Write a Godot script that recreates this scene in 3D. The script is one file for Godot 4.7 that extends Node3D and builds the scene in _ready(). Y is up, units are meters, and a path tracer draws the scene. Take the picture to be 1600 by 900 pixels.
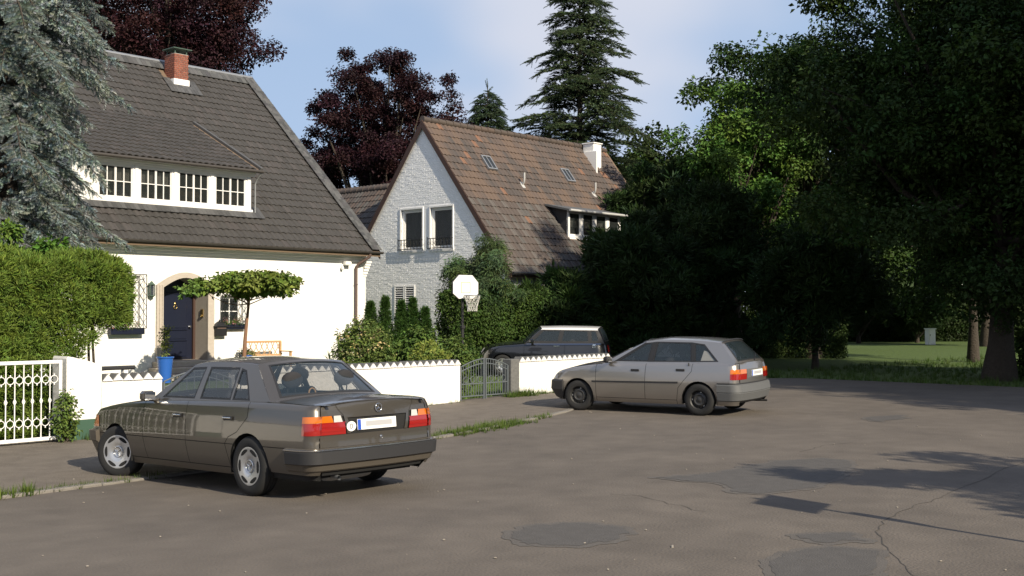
extends Node3D
# A quiet street corner: two white houses with steep tiled roofs, three cars, a white garden wall, tall trees.
# Street frame: s runs along the street (azimuth 42 deg right of the view), t towards the houses, h up.

const AZ := 0.7330383
const TURN := 0.8377580
var MT := {}
var rng := RandomNumberGenerator.new()
var used := {}

class Geo:
	var v := PackedVector3Array()
	var n := PackedVector3Array()
	var c := PackedColorArray()
	var col := Color.WHITE
	var xf := Transform3D.IDENTITY
	func vert(p: Vector3, q: Vector3) -> void:
		v.append(xf * p); n.append((xf.basis * q).normalized()); c.append(col)
	func tri(a: Vector3, b: Vector3, d: Vector3) -> void: # counter-clockwise seen from outside
		var q := (b - a).cross(d - a)
		if q.length_squared() < 1e-14: return
		vert(a, q); vert(d, q); vert(b, q)
	func trin(a: Vector3, b: Vector3, d: Vector3, na: Vector3, nb: Vector3, nd: Vector3) -> void:
		var q := (b - a).cross(d - a)
		if q.length_squared() < 1e-16: return
		if q.dot(na + nb + nd) >= 0.0:
			vert(a, na); vert(d, nd); vert(b, nb)
		else:
			vert(a, na); vert(b, nb); vert(d, nd)
	func quad(a: Vector3, b: Vector3, d: Vector3, e: Vector3) -> void:
		tri(a, b, d); tri(a, d, e)
	func box(a: Vector3, b: Vector3, r := 0.0) -> void:
		var lo := Vector3(minf(a.x, b.x), minf(a.y, b.y), minf(a.z, b.z))
		var hi := Vector3(maxf(a.x, b.x), maxf(a.y, b.y), maxf(a.z, b.z))
		if r > 0.0:
			cbox(lo, hi, minf(r, 0.45 * minf(hi.x - lo.x, minf(hi.y - lo.y, hi.z - lo.z))))
			return
		var p := []
		for k in 8:
			p.append(Vector3(hi.x if k & 1 else lo.x, hi.y if k & 2 else lo.y, hi.z if k & 4 else lo.z))
		quad(p[0], p[2], p[3], p[1]); quad(p[4], p[5], p[7], p[6])
		quad(p[0], p[1], p[5], p[4]); quad(p[2], p[6], p[7], p[3])
		quad(p[0], p[4], p[6], p[2]); quad(p[1], p[3], p[7], p[5])
	func cbox(lo: Vector3, hi: Vector3, r: float) -> void:
		var ctr := (lo + hi) * 0.5
		var h := (hi - lo) * 0.5
		# faces
		for ax in 3:
			for sg in [-1.0, 1.0]:
				var u := (ax + 1) % 3
				var w := (ax + 2) % 3
				var q := []
				for k in [[-1, -1], [1, -1], [1, 1], [-1, 1]]:
					var p := Vector3.ZERO
					p[ax] = sg * h[ax]; p[u] = k[0] * (h[u] - r); p[w] = k[1] * (h[w] - r)
					q.append(ctr + p)
				if sg > 0: quad(q[0], q[1], q[2], q[3])
				else: quad(q[3], q[2], q[1], q[0])
		# edges
		for ax in 3:
			var u := (ax + 1) % 3
			var w := (ax + 2) % 3
			for su in [-1.0, 1.0]:
				for sw in [-1.0, 1.0]:
					var a := Vector3.ZERO; var b := Vector3.ZERO; var d := Vector3.ZERO; var e := Vector3.ZERO
					a[ax] = -(h[ax] - r); a[u] = su * h[u]; a[w] = sw * (h[w] - r)
					b[ax] = h[ax] - r; b[u] = su * h[u]; b[w] = sw * (h[w] - r)
					d[ax] = h[ax] - r; d[u] = su * (h[u] - r); d[w] = sw * h[w]
					e[ax] = -(h[ax] - r); e[u] = su * (h[u] - r); e[w] = sw * h[w]
					if su * sw > 0: quad(ctr + a, ctr + b, ctr + d, ctr + e) if (b - a).cross(d - a).dot(a + d) > 0 else quad(ctr + e, ctr + d, ctr + b, ctr + a)
					else: quad(ctr + a, ctr + b, ctr + d, ctr + e) if (b - a).cross(d - a).dot(a + d) > 0 else quad(ctr + e, ctr + d, ctr + b, ctr + a)
		for k in 8:
			var sx := 1.0 if k & 1 else -1.0
			var sy := 1.0 if k & 2 else -1.0
			var sz := 1.0 if k & 4 else -1.0
			var a := ctr + Vector3(sx * h.x, sy * (h.y - r), sz * (h.z - r))
			var b := ctr + Vector3(sx * (h.x - r), sy * h.y, sz * (h.z - r))
			var d := ctr + Vector3(sx * (h.x - r), sy * (h.y - r), sz * h.z)
			if sx * sy * sz > 0: tri(a, b, d)
			else: tri(a, d, b)
	func tube(pts: Array, rad: Array, sides := 6, caps := true) -> void:
		var rings := []
		var nrm := []
		var up := Vector3(0.123, 0.97, 0.21)
		for i in pts.size():
			var d: Vector3 = (pts[mini(i + 1, pts.size() - 1)] - pts[maxi(i - 1, 0)]).normalized()
			if absf(d.dot(up)) > 0.97: up = Vector3(0.9, 0.1, 0.4)
			var e := d.cross(up).normalized()
			var w := d.cross(e).normalized()
			up = -w
			var ring := []
			var rn := []
			for k in sides:
				var a := TAU * k / sides
				var q := e * cos(a) + w * sin(a)
				rn.append(q); ring.append(pts[i] + q * float(rad[i]))
			rings.append(ring); nrm.append(rn)
		for i in pts.size() - 1:
			for k in sides:
				var k2 := (k + 1) % sides
				trin(rings[i][k], rings[i + 1][k], rings[i + 1][k2], nrm[i][k], nrm[i + 1][k], nrm[i + 1][k2])
				trin(rings[i][k], rings[i + 1][k2], rings[i][k2], nrm[i][k], nrm[i + 1][k2], nrm[i][k2])
		if caps:
			for e in [0, pts.size() - 1]:
				var d: Vector3 = (pts[0] - pts[1]) if e == 0 else (pts[e] - pts[e - 1])
				for k in range(1, sides - 1):
					trin(rings[e][0], rings[e][k], rings[e][k + 1], d, d, d)
	func bar(a: Vector3, b: Vector3, r: float, sides := 6) -> void:
		tube([a, b], [r, r], sides)
	func ring(ctr: Vector3, nor: Vector3, big: float, small: float, segs := 16, sides := 6) -> void:
		var e := nor.cross(Vector3(0.3, 0.9, 0.2)).normalized()
		var w := nor.cross(e).normalized()
		for i in segs:
			for k in sides:
				var p := []
				var q := []
				for j in [[0, 0], [1, 0], [1, 1], [0, 1]]:
					var a: float = TAU * (i + j[0]) / segs
					var b: float = TAU * (k + j[1]) / sides
					var rd := e * cos(a) + w * sin(a)
					var nn := rd * cos(b) + nor * sin(b)
					q.append(nn); p.append(ctr + rd * big + nn * small)
				trin(p[0], p[1], p[2], q[0], q[1], q[2]); trin(p[0], p[2], p[3], q[0], q[2], q[3])
	# profile: Vector2(radius, height), turned about the local y axis of at
	func lathe(prof: Array, segs: int, at: Transform3D, smooth := true) -> void:
		var keep := xf
		xf = xf * at
		for i in prof.size() - 1:
			var a: Vector2 = prof[i]
			var b: Vector2 = prof[i + 1]
			var t := (b - a).normalized()
			var nn := Vector2(t.y, -t.x)
			var na := nn
			var nb := nn
			if smooth:
				if i > 0:
					var t0: Vector2 = (a - prof[i - 1]).normalized()
					if t0.dot(t) > 0.55: na = (nn + Vector2(t0.y, -t0.x)).normalized()
				if i < prof.size() - 2:
					var t1: Vector2 = (prof[i + 2] - b).normalized()
					if t1.dot(t) > 0.55: nb = (nn + Vector2(t1.y, -t1.x)).normalized()
			for k in segs:
				var a0 := TAU * k / segs
				var a1 := TAU * (k + 1) / segs
				var d0 := Vector3(cos(a0), 0, sin(a0))
				var d1 := Vector3(cos(a1), 0, sin(a1))
				var Y := Vector3.UP
				var p00 := d0 * a.x + Y * a.y
				var p01 := d1 * a.x + Y * a.y
				var p10 := d0 * b.x + Y * b.y
				var p11 := d1 * b.x + Y * b.y
				trin(p00, p10, p11, d0 * na.x + Y * na.y, d0 * nb.x + Y * nb.y, d1 * nb.x + Y * nb.y)
				trin(p00, p11, p01, d0 * na.x + Y * na.y, d1 * nb.x + Y * nb.y, d1 * na.x + Y * na.y)
		xf = keep
	# polygon in local xy pushed from z0 to z1
	func extrude(poly: PackedVector2Array, z0: float, z1: float) -> void:
		if Geometry2D.is_polygon_clockwise(poly): poly.reverse()
		var ix := Geometry2D.triangulate_polygon(poly)
		for k in range(0, ix.size(), 3):
			var a := poly[ix[k]]; var b := poly[ix[k + 1]]; var d := poly[ix[k + 2]]
			if (b - a).cross(d - a) < 0:
				var m := b; b = d; d = m
			tri(Vector3(a.x, a.y, z1), Vector3(b.x, b.y, z1), Vector3(d.x, d.y, z1))
			tri(Vector3(a.x, a.y, z0), Vector3(d.x, d.y, z0), Vector3(b.x, b.y, z0))
		for k in poly.size():
			var a := poly[k]; var b := poly[(k + 1) % poly.size()]
			quad(Vector3(a.x, a.y, z0), Vector3(b.x, b.y, z0), Vector3(b.x, b.y, z1), Vector3(a.x, a.y, z1))
	func mesh() -> ArrayMesh:
		var m := ArrayMesh.new()
		if v.is_empty(): return m
		var arr := []
		arr.resize(Mesh.ARRAY_MAX)
		arr[Mesh.ARRAY_VERTEX] = v; arr[Mesh.ARRAY_NORMAL] = n; arr[Mesh.ARRAY_COLOR] = c
		m.add_surface_from_arrays(Mesh.PRIMITIVE_TRIANGLES, arr)
		return m
	func add(o: Geo, at: Transform3D) -> void:
		for i in o.v.size():
			v.append(xf * (at * o.v[i])); n.append((xf.basis * (at.basis * o.n[i])).normalized()); c.append(o.c[i])

func numbered(called: String) -> String:
	if not used.has(called):
		used[called] = 0
		return called
	used[called] += 1
	return "%s_%03d" % [called, used[called]]

func tag(o: Node, label: String, category: String, group := "", kind := "") -> void:
	if label: o.set_meta("label", label)
	if category: o.set_meta("category", category)
	if group: o.set_meta("group", group)
	if kind: o.set_meta("kind", kind)

# a Node3D at a thing's base
func thing(called: String, label: String, category: String, at: Vector3, turn := 0.0, group := "", kind := "") -> Node3D:
	var o := Node3D.new()
	o.name = numbered(called)
	add_child(o)
	o.position = at
	o.rotation.y = turn
	tag(o, label, category, group, kind)
	return o

func part(called: String, g: Geo, m: Material, parent: Node) -> MeshInstance3D:
	var o := MeshInstance3D.new()
	o.name = called if parent != self else numbered(called)
	o.mesh = g.mesh()
	o.material_override = m
	parent.add_child(o, true)
	return o

func inst(called: String, mesh: Mesh, m: Material, parent: Node, at: Transform3D) -> MeshInstance3D:
	var o := MeshInstance3D.new()
	o.name = called
	o.mesh = mesh
	o.material_override = m
	parent.add_child(o, true)
	o.transform = at
	return o

func P(s: float, t: float, h := 0.0) -> Vector3:
	return Vector3(0.66913 * s - 0.74314 * t, h, -(0.74314 * s + 0.66913 * t))

func st_of(p: Vector3) -> Vector2:
	return Vector2(0.66913 * p.x - 0.74314 * p.z, -0.74314 * p.x - 0.66913 * p.z)

# height of the ground: the carriageway falls to a gutter on the houses' side
func gh(x: float, z: float) -> float:
	var q := st_of(Vector3(x, 0, z))
	var a := 0.18 * (1.0 - smoothstep(9.0, 23.0, q.x))
	var y := -a * smoothstep(6.3, 13.2, q.y)
	y += (a + 0.06) * smoothstep(18.0, 22.0, q.y)
	return y

func on_ground(x: float, depth: float) -> Vector3:
	return Vector3(x, gh(x, -depth), -depth)

func G(s: float, t: float) -> Vector3:
	var p := P(s, t)
	p.y = gh(p.x, p.z)
	return p

# cut a 2D polygon along a grid, map every corner into space and shade it smoothly
func panel(g: Geo, poly: PackedVector2Array, f: Callable, cell: Vector2, inside = null, off := 0.0, holes := []) -> void:
	var lo := poly[0]
	var hi := poly[0]
	for p in poly:
		lo = lo.min(p); hi = hi.max(p)
	var cache := {}
	var i0 := int(floor(lo.x / cell.x)); var i1 := int(ceil(hi.x / cell.x))
	var j0 := int(floor(lo.y / cell.y)); var j1 := int(ceil(hi.y / cell.y))
	for i in range(i0, i1):
		for j in range(j0, j1):
			var sq := PackedVector2Array([Vector2(i * cell.x, j * cell.y), Vector2((i + 1) * cell.x, j * cell.y), Vector2((i + 1) * cell.x, (j + 1) * cell.y), Vector2(i * cell.x, (j + 1) * cell.y)])
			var bits: Array = Geometry2D.intersect_polygons(poly, sq)
			for hole in holes:
				var next := []
				var mid := Vector2.ZERO
				for p in hole: mid += p / hole.size()
				for b in bits: # split through the hole's middle so that it always opens onto an edge
					for half in [PackedVector2Array([Vector2(-999, -999), Vector2(mid.x, -999), Vector2(mid.x, 999), Vector2(-999, 999)]), PackedVector2Array([Vector2(mid.x, -999), Vector2(999, -999), Vector2(999, 999), Vector2(mid.x, 999)])]:
						for c in Geometry2D.intersect_polygons(b, half): next.append_array(Geometry2D.clip_polygons(c, hole))
				bits = next
			for b in bits:
				if b.size() < 3: continue
				var ix := Geometry2D.triangulate_polygon(b)
				for k in range(0, ix.size(), 3):
					var ps := []
					var ns := []
					for m in 3:
						var q: Vector2 = b[ix[k + m]]
						var key := Vector2i(int(round(q.x * 20000.0)), int(round(q.y * 20000.0)))
						if not cache.has(key):
							var e := 0.003
							var p0: Vector3 = f.call(q)
							var du: Vector3 = f.call(q + Vector2(e, 0)) - f.call(q - Vector2(e, 0))
							var dv: Vector3 = f.call(q + Vector2(0, e)) - f.call(q - Vector2(0, e))
							var nn := du.cross(dv).normalized()
							if inside != null:
								if nn.dot(p0 - inside.call(p0)) < 0: nn = -nn
							elif nn.y < 0: nn = -nn
							cache[key] = [p0 + nn * off, nn]
						ps.append(cache[key][0]); ns.append(cache[key][1])
					g.trin(ps[0], ps[1], ps[2], ns[0], ns[1], ns[2])

func pv(a: Array) -> PackedVector2Array:
	var r := PackedVector2Array()
	for k in range(0, a.size(), 2): r.append(Vector2(a[k], a[k + 1]))
	return r

# smooth curve through [x0, y0, x1, y1 ...]
func spl(a: Array, x: float) -> float:
	var m := a.size() / 2
	if x <= a[0]: return a[1]
	if x >= a[2 * m - 2]: return a[2 * m - 1]
	var i := 0
	while x > a[2 * i + 2]: i += 1
	var x0: float = a[2 * i]; var y0: float = a[2 * i + 1]
	var x1: float = a[2 * i + 2]; var y1: float = a[2 * i + 3]
	var d := (y1 - y0) / (x1 - x0)
	var m0 := d; var m1 := d
	if i > 0:
		var dp: float = (y0 - a[2 * i - 1]) / (x0 - a[2 * i - 2])
		m0 = 0.0 if dp * d <= 0 else 2.0 * dp * d / (dp + d)
	if i < m - 2:
		var dn: float = (a[2 * i + 5] - y1) / (a[2 * i + 4] - x1)
		m1 = 0.0 if dn * d <= 0 else 2.0 * dn * d / (dn + d)
	var u := (x - x0) / (x1 - x0)
	var h := x1 - x0
	return y0 * (1 + 2 * u) * (1 - u) * (1 - u) + h * m0 * u * (1 - u) * (1 - u) + y1 * u * u * (3 - 2 * u) + h * m1 * u * u * (u - 1)

# ---------- materials ----------
func mat(called: String, r: float, g: float, b: float, rough := 0.7, metal := 0.0) -> StandardMaterial3D:
	var m := StandardMaterial3D.new()
	m.albedo_color = Color(r, g, b).linear_to_srgb()
	m.roughness = rough
	m.metallic = metal
	m.cull_mode = BaseMaterial3D.CULL_DISABLED
	MT[called] = m
	return m

func noise(sd: int, freq: float, oct := 4, type := FastNoiseLite.TYPE_SIMPLEX_SMOOTH) -> FastNoiseLite:
	var f := FastNoiseLite.new()
	f.seed = sd; f.frequency = freq; f.noise_type = type
	f.fractal_octaves = oct; f.fractal_type = FastNoiseLite.FRACTAL_FBM if oct > 1 else FastNoiseLite.FRACTAL_NONE
	return f

# two layers of seamless noise as a grey or tinted picture; lo and hi are linear colours
func speckle(size: int, lo: Color, hi: Color, sd: int, f1: float, f2: float, w2: float, mips := true) -> ImageTexture:
	var a := noise(sd, f1).get_seamless_image(size, size)
	var b := noise(sd + 7, f2, 2).get_seamless_image(size, size)
	var out := Image.create_empty(size, size, false, Image.FORMAT_RGB8)
	for y in size:
		for x in size:
			var k := clampf(a.get_pixel(x, y).r * (1.0 - w2) + b.get_pixel(x, y).r * w2, 0.0, 1.0)
			out.set_pixel(x, y, lo.lerp(hi, k).linear_to_srgb())
	if mips: out.generate_mipmaps()
	return ImageTexture.create_from_image(out)

func bumps(size: int, sd: int, f1: float, oct: int, strength: float) -> ImageTexture:
	var a := noise(sd, f1, oct).get_seamless_image(size, size)
	a.convert(Image.FORMAT_RGBA8)
	a.bump_map_to_normal_map(strength)
	a.generate_mipmaps()
	return ImageTexture.create_from_image(a)

func world_tex(m: StandardMaterial3D, tex: Texture2D, metres: float, nrm: Texture2D = null, depth := 1.0) -> void:
	m.albedo_color = Color.WHITE
	m.albedo_texture = tex
	m.uv1_triplanar = true
	m.uv1_world_triplanar = true
	m.uv1_scale = Vector3.ONE / metres
	if nrm:
		m.normal_enabled = true
		m.normal_texture = nrm
		m.normal_scale = depth

func make_materials() -> void:
	var fine := bumps(512, 3, 0.06, 4, 6.0)
	var grit := bumps(512, 9, 0.22, 3, 5.0)
	var coarse := bumps(512, 5, 0.02, 5, 8.0)
	var m: StandardMaterial3D
	m = mat("asphalt", 1, 1, 1, 0.86)
	world_tex(m, speckle(1024, Color(0.112, 0.095, 0.078), Color(0.178, 0.152, 0.126), 11, 0.005, 0.35, 0.55), 3.7, grit, 0.2)
	m.detail_enabled = true
	m.detail_blend_mode = BaseMaterial3D.BLEND_MODE_MUL
	m.detail_uv_layer = BaseMaterial3D.DETAIL_UV_2
	m.detail_albedo = speckle(512, Color(0.58, 0.57, 0.56), Color(1.0, 0.99, 0.97), 17, 0.012, 0.05, 0.35)
	m.uv2_triplanar = true
	m.uv2_world_triplanar = true
	m.uv2_scale = Vector3.ONE / 13.0
	m = mat("patch_edge", 1, 1, 1, 0.85)
	world_tex(m, speckle(512, Color(0.074, 0.066, 0.057), Color(0.125, 0.111, 0.097), 23, 0.02, 0.3, 0.6), 2.4, grit, 0.2)
	m = mat("patch", 1, 1, 1, 0.84)
	world_tex(m, speckle(512, Color(0.058, 0.053, 0.048), Color(0.100, 0.092, 0.084), 21, 0.02, 0.3, 0.6), 2.1, grit, 0.25)
	m = mat("crack", 0.062, 0.055, 0.047, 0.95)
	m = mat("pavement", 1, 1, 1, 0.9)
	world_tex(m, speckle(512, Color(0.088, 0.073, 0.057), Color(0.185, 0.157, 0.127), 31, 0.012, 0.3, 0.5), 2.6, grit, 0.4)
	m = mat("kerb", 1, 1, 1, 0.9)
	world_tex(m, speckle(256, Color(0.10, 0.09, 0.08), Color(0.26, 0.24, 0.21), 33, 0.03, 0.3, 0.5), 0.9, fine, 0.5)
	m = mat("soil", 1, 1, 1, 0.95)
	world_tex(m, speckle(512, Color(0.028, 0.026, 0.014), Color(0.075, 0.066, 0.036), 41, 0.02, 0.3, 0.5), 3.0, coarse, 0.8)
	m = mat("lawn", 1, 1, 1, 0.95)
	world_tex(m, speckle(512, Color(0.036, 0.066, 0.009), Color(0.088, 0.140, 0.022), 43, 0.02, 0.4, 0.5), 3.0, coarse, 0.8)
	m = mat("white_plaster", 1, 1, 1, 0.85)
	world_tex(m, speckle(512, Color(0.74, 0.73, 0.70), Color(0.86, 0.85, 0.83), 51, 0.01, 0.2, 0.4), 2.3, coarse, 0.35)
	m = mat("white_brick", 1, 1, 1, 0.8)
	world_tex(m, speckle(512, Color(0.76, 0.76, 0.75), Color(0.90, 0.90, 0.89), 53, 0.015, 0.25, 0.35), 1.9, fine, 0.4)
	m = mat("white_wash", 1, 1, 1, 0.88)
	world_tex(m, speckle(512, Color(0.66, 0.64, 0.60), Color(0.86, 0.85, 0.82), 55, 0.02, 0.2, 0.4), 1.7, coarse, 0.5)
	m = mat("white_paint", 0.80, 0.79, 0.77, 0.45)
	m = mat("green_paint", 0.035, 0.085, 0.055, 0.7)
	m = mat("grit_chip", 0.27, 0.24, 0.20, 0.9)
	m = mat("coping", 1, 1, 1, 0.85)
	world_tex(m, speckle(256, Color(0.05, 0.05, 0.05), Color(0.20, 0.20, 0.19), 57, 0.03, 0.2, 0.5), 0.7)
	m = mat("tile", 1, 1, 1, 0.72)
	m.vertex_color_use_as_albedo = true
	world_tex(m, speckle(512, Color(0.52, 0.50, 0.48), Color(0.88, 0.88, 0.88), 61, 0.03, 0.25, 0.5), 0.8, fine, 0.3)
	m = mat("slate", 1, 1, 1, 0.6)
	m.vertex_color_use_as_albedo = true
	world_tex(m, speckle(256, Color(0.6, 0.6, 0.6), Color(1, 1, 1), 63, 0.03, 0.25, 0.5), 0.6)
	m = mat("roof_under", 0.15, 0.105, 0.07, 0.95)
	m = mat("brick", 1, 1, 1, 0.85)
	m.vertex_color_use_as_albedo = true
	world_tex(m, speckle(256, Color(0.7, 0.7, 0.7), Color(1, 1, 1), 65, 0.05, 0.3, 0.5), 0.5, fine, 0.4)
	m = mat("mortar", 0.32, 0.30, 0.27, 0.95)
	m = mat("stone", 1, 1, 1, 0.8)
	world_tex(m, speckle(256, Color(0.36, 0.31, 0.26), Color(0.52, 0.47, 0.41), 67, 0.03, 0.3, 0.5), 0.9, fine, 0.25)
	m = mat("door_blue", 0.006, 0.009, 0.024, 0.4)
	m = mat("room_wall", 0.36, 0.33, 0.29, 0.95)
	m = mat("curtain", 0.62, 0.60, 0.55, 0.9)
	m = mat("blue_pot", 0.025, 0.11, 0.42, 0.3)
	m = mat("iron", 0.018, 0.018, 0.019, 0.5, 0.3)
	m = mat("gate_grey", 0.10, 0.115, 0.125, 0.5)
	m = mat("gutter_dark", 0.048, 0.042, 0.038, 0.6)
	m = mat("brass", 0.55, 0.40, 0.16, 0.3, 1.0)
	m = mat("copper_pipe", 0.105, 0.070, 0.058, 0.6)
	m = mat("green_copper", 0.06, 0.10, 0.075, 0.6)
	m = mat("vent_grey", 0.42, 0.42, 0.41, 0.6)
	m = mat("zinc", 0.30, 0.31, 0.32, 0.45, 0.6)
	m = mat("wood", 1, 1, 1, 0.65)
	world_tex(m, speckle(256, Color(0.36, 0.20, 0.09), Color(0.56, 0.36, 0.18), 71, 0.02, 0.12, 0.5), 0.5)
	m = mat("brown_board", 0.055, 0.028, 0.02, 0.6)
	m = mat("bark", 1, 1, 1, 0.95)
	world_tex(m, speckle(512, Color(0.022, 0.017, 0.013), Color(0.078, 0.062, 0.047), 73, 0.02, 0.14, 0.5), 0.9, coarse, 1.6)
	m = mat("bark_red", 1, 1, 1, 0.9)
	world_tex(m, speckle(256, Color(0.15, 0.075, 0.045), Color(0.28, 0.16, 0.10), 75, 0.03, 0.2, 0.5), 0.7)
	m = mat("black_plastic", 0.016, 0.016, 0.017, 0.55)
	m = mat("rubber", 0.014, 0.014, 0.014, 0.85)
	m = mat("bumper_dark", 0.022, 0.022, 0.024, 0.6)
	m = mat("bumper_grey", 0.095, 0.098, 0.10, 0.6)
	m = mat("chrome", 0.72, 0.72, 0.72, 0.12, 1.0)
	m = mat("wheel_silver", 0.55, 0.56, 0.57, 0.32, 0.75)
	m = mat("steel_dark", 0.05, 0.05, 0.05, 0.5, 0.5)
	m = mat("seat_cloth", 0.022, 0.022, 0.025, 0.9)
	m = mat("under", 0.012, 0.012, 0.012, 0.95)
	m = mat("plate_white", 0.78, 0.78, 0.76, 0.4)
	m = mat("plate_blue", 0.02, 0.08, 0.45, 0.4)
	m = mat("plate_smear", 0.40, 0.40, 0.41, 0.5)
	m = mat("lamp_clear", 0.50, 0.48, 0.46, 0.12)
	m = mat("lamp_red", 0.27, 0.010, 0.008, 0.10)
	m.clearcoat_enabled = true; m.clearcoat = 1.0; m.clearcoat_roughness = 0.05
	m = mat("lamp_amber", 0.52, 0.13, 0.008, 0.10)
	m.clearcoat_enabled = true; m.clearcoat = 1.0; m.clearcoat_roughness = 0.05
	for p in [["paint_brown", 0.092, 0.083, 0.071, 0.5], ["paint_silver", 0.335, 0.312, 0.286, 0.8], ["paint_black", 0.008, 0.009, 0.012, 0.0], ["paint_white", 0.74, 0.73, 0.72, 0.0]]:
		m = mat(p[0], p[1], p[2], p[3], 0.30, p[4])
		m.clearcoat_enabled = true; m.clearcoat = 1.0; m.clearcoat_roughness = 0.03
	m = mat("cladding_brown", 0.105, 0.091, 0.074, 0.42, 0.3)
	m = mat("car_glass", 0.035, 0.05, 0.06, 0.02)
	m.transparency = BaseMaterial3D.TRANSPARENCY_ALPHA; m.albedo_color.a = 0.42
	m = mat("house_glass", 0.03, 0.035, 0.035, 0.03)
	m.transparency = BaseMaterial3D.TRANSPARENCY_ALPHA; m.albedo_color.a = 0.5
	m = mat("net", 0.72, 0.70, 0.66, 0.8)
	m = mat("orange_print", 0.75, 0.38, 0.12, 0.6)
	m = mat("red_paint", 0.5, 0.02, 0.02, 0.4)
	for p in [["leaf", 0.62, 0.55], ["needle", 0.75, 0.15]]:
		m = mat(p[0], 1, 1, 1, p[1])
		m.vertex_color_use_as_albedo = true
		m.metallic_specular = 0.3
		if p[2] > 0.2:
			m.backlight_enabled = true
			m.backlight = Color(p[2], p[2], p[2] * 0.5) * 0.55

func make_sky() -> PanoramaSkyMaterial:
	var w := 768
	var h := 384
	var im := Image.create_empty(w, h, false, Image.FORMAT_RGBF)
	var nz := noise(8, 1.0, 5)
	var nb := noise(19, 0.55, 3)
	for y in h:
		var el := PI / 2 - PI * (y + 0.5) / h
		for x in w:
			var az := TAU * (x + 0.5) / w
			if el < -0.02:
				im.set_pixel(x, y, Color(0.10, 0.10, 0.09)); continue
			var k := pow(clampf(el / (PI / 2), 0, 1), 0.85)
			var c := Color(0.44, 0.58, 0.785).lerp(Color(0.06, 0.14, 0.36), k)
			var d := Vector3(cos(el) * sin(az), sin(el), cos(el) * cos(az))
			# clouds live on a flat layer
			var q := Vector3(-d.x, 0, d.z) / (d.y + 0.22)
			var v := nz.get_noise_3d(q.x * 0.9, 3.1, q.z * 0.9) * 0.75 + nb.get_noise_3d(q.x * 0.8, 9.0, q.z * 0.8) * 0.75
			var cl := smoothstep(-0.36, 0.30, v) * 0.9
			c = c.lerp(Color(0.66, 0.675, 0.755), cl * (1.0 - 0.5 * k))
			im.set_pixel(x, y, c)
	var m := PanoramaSkyMaterial.new()
	m.panorama = ImageTexture.create_from_image(im)
	return m

func sheet(called: String, poly: PackedVector2Array, m: Material, off: float, cell := 1.5, parent: Node = null) -> MeshInstance3D:
	var g := Geo.new()
	panel(g, poly, func(q: Vector2) -> Vector3: var p := P(q.x, q.y); p.y = gh(p.x, p.z) + off; return p, Vector2(cell, cell))
	var o := part(called, g, m, parent if parent else self)
	if not parent: tag(o, "", "", "", "structure")
	return o

func world_poly(a: Array) -> PackedVector2Array: # x, depth pairs into the street frame
	var r := PackedVector2Array()
	for k in range(0, a.size(), 2): r.append(st_of(Vector3(a[k], 0, -a[k + 1])))
	return r

func wobble(p: PackedVector2Array, amp: float, sd: int) -> PackedVector2Array:
	var nz := noise(sd, 1.3, 3)
	var r := PackedVector2Array()
	for i in p.size():
		var a := p[i]; var b := p[(i + 1) % p.size()]
		for k in 7:
			var q := a.lerp(b, k / 7.0)
			r.append(q + Vector2(nz.get_noise_2d(q.x * 3, q.y * 3), nz.get_noise_2d(q.x * 3 + 40, q.y * 3)) * amp)
	return r

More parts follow.
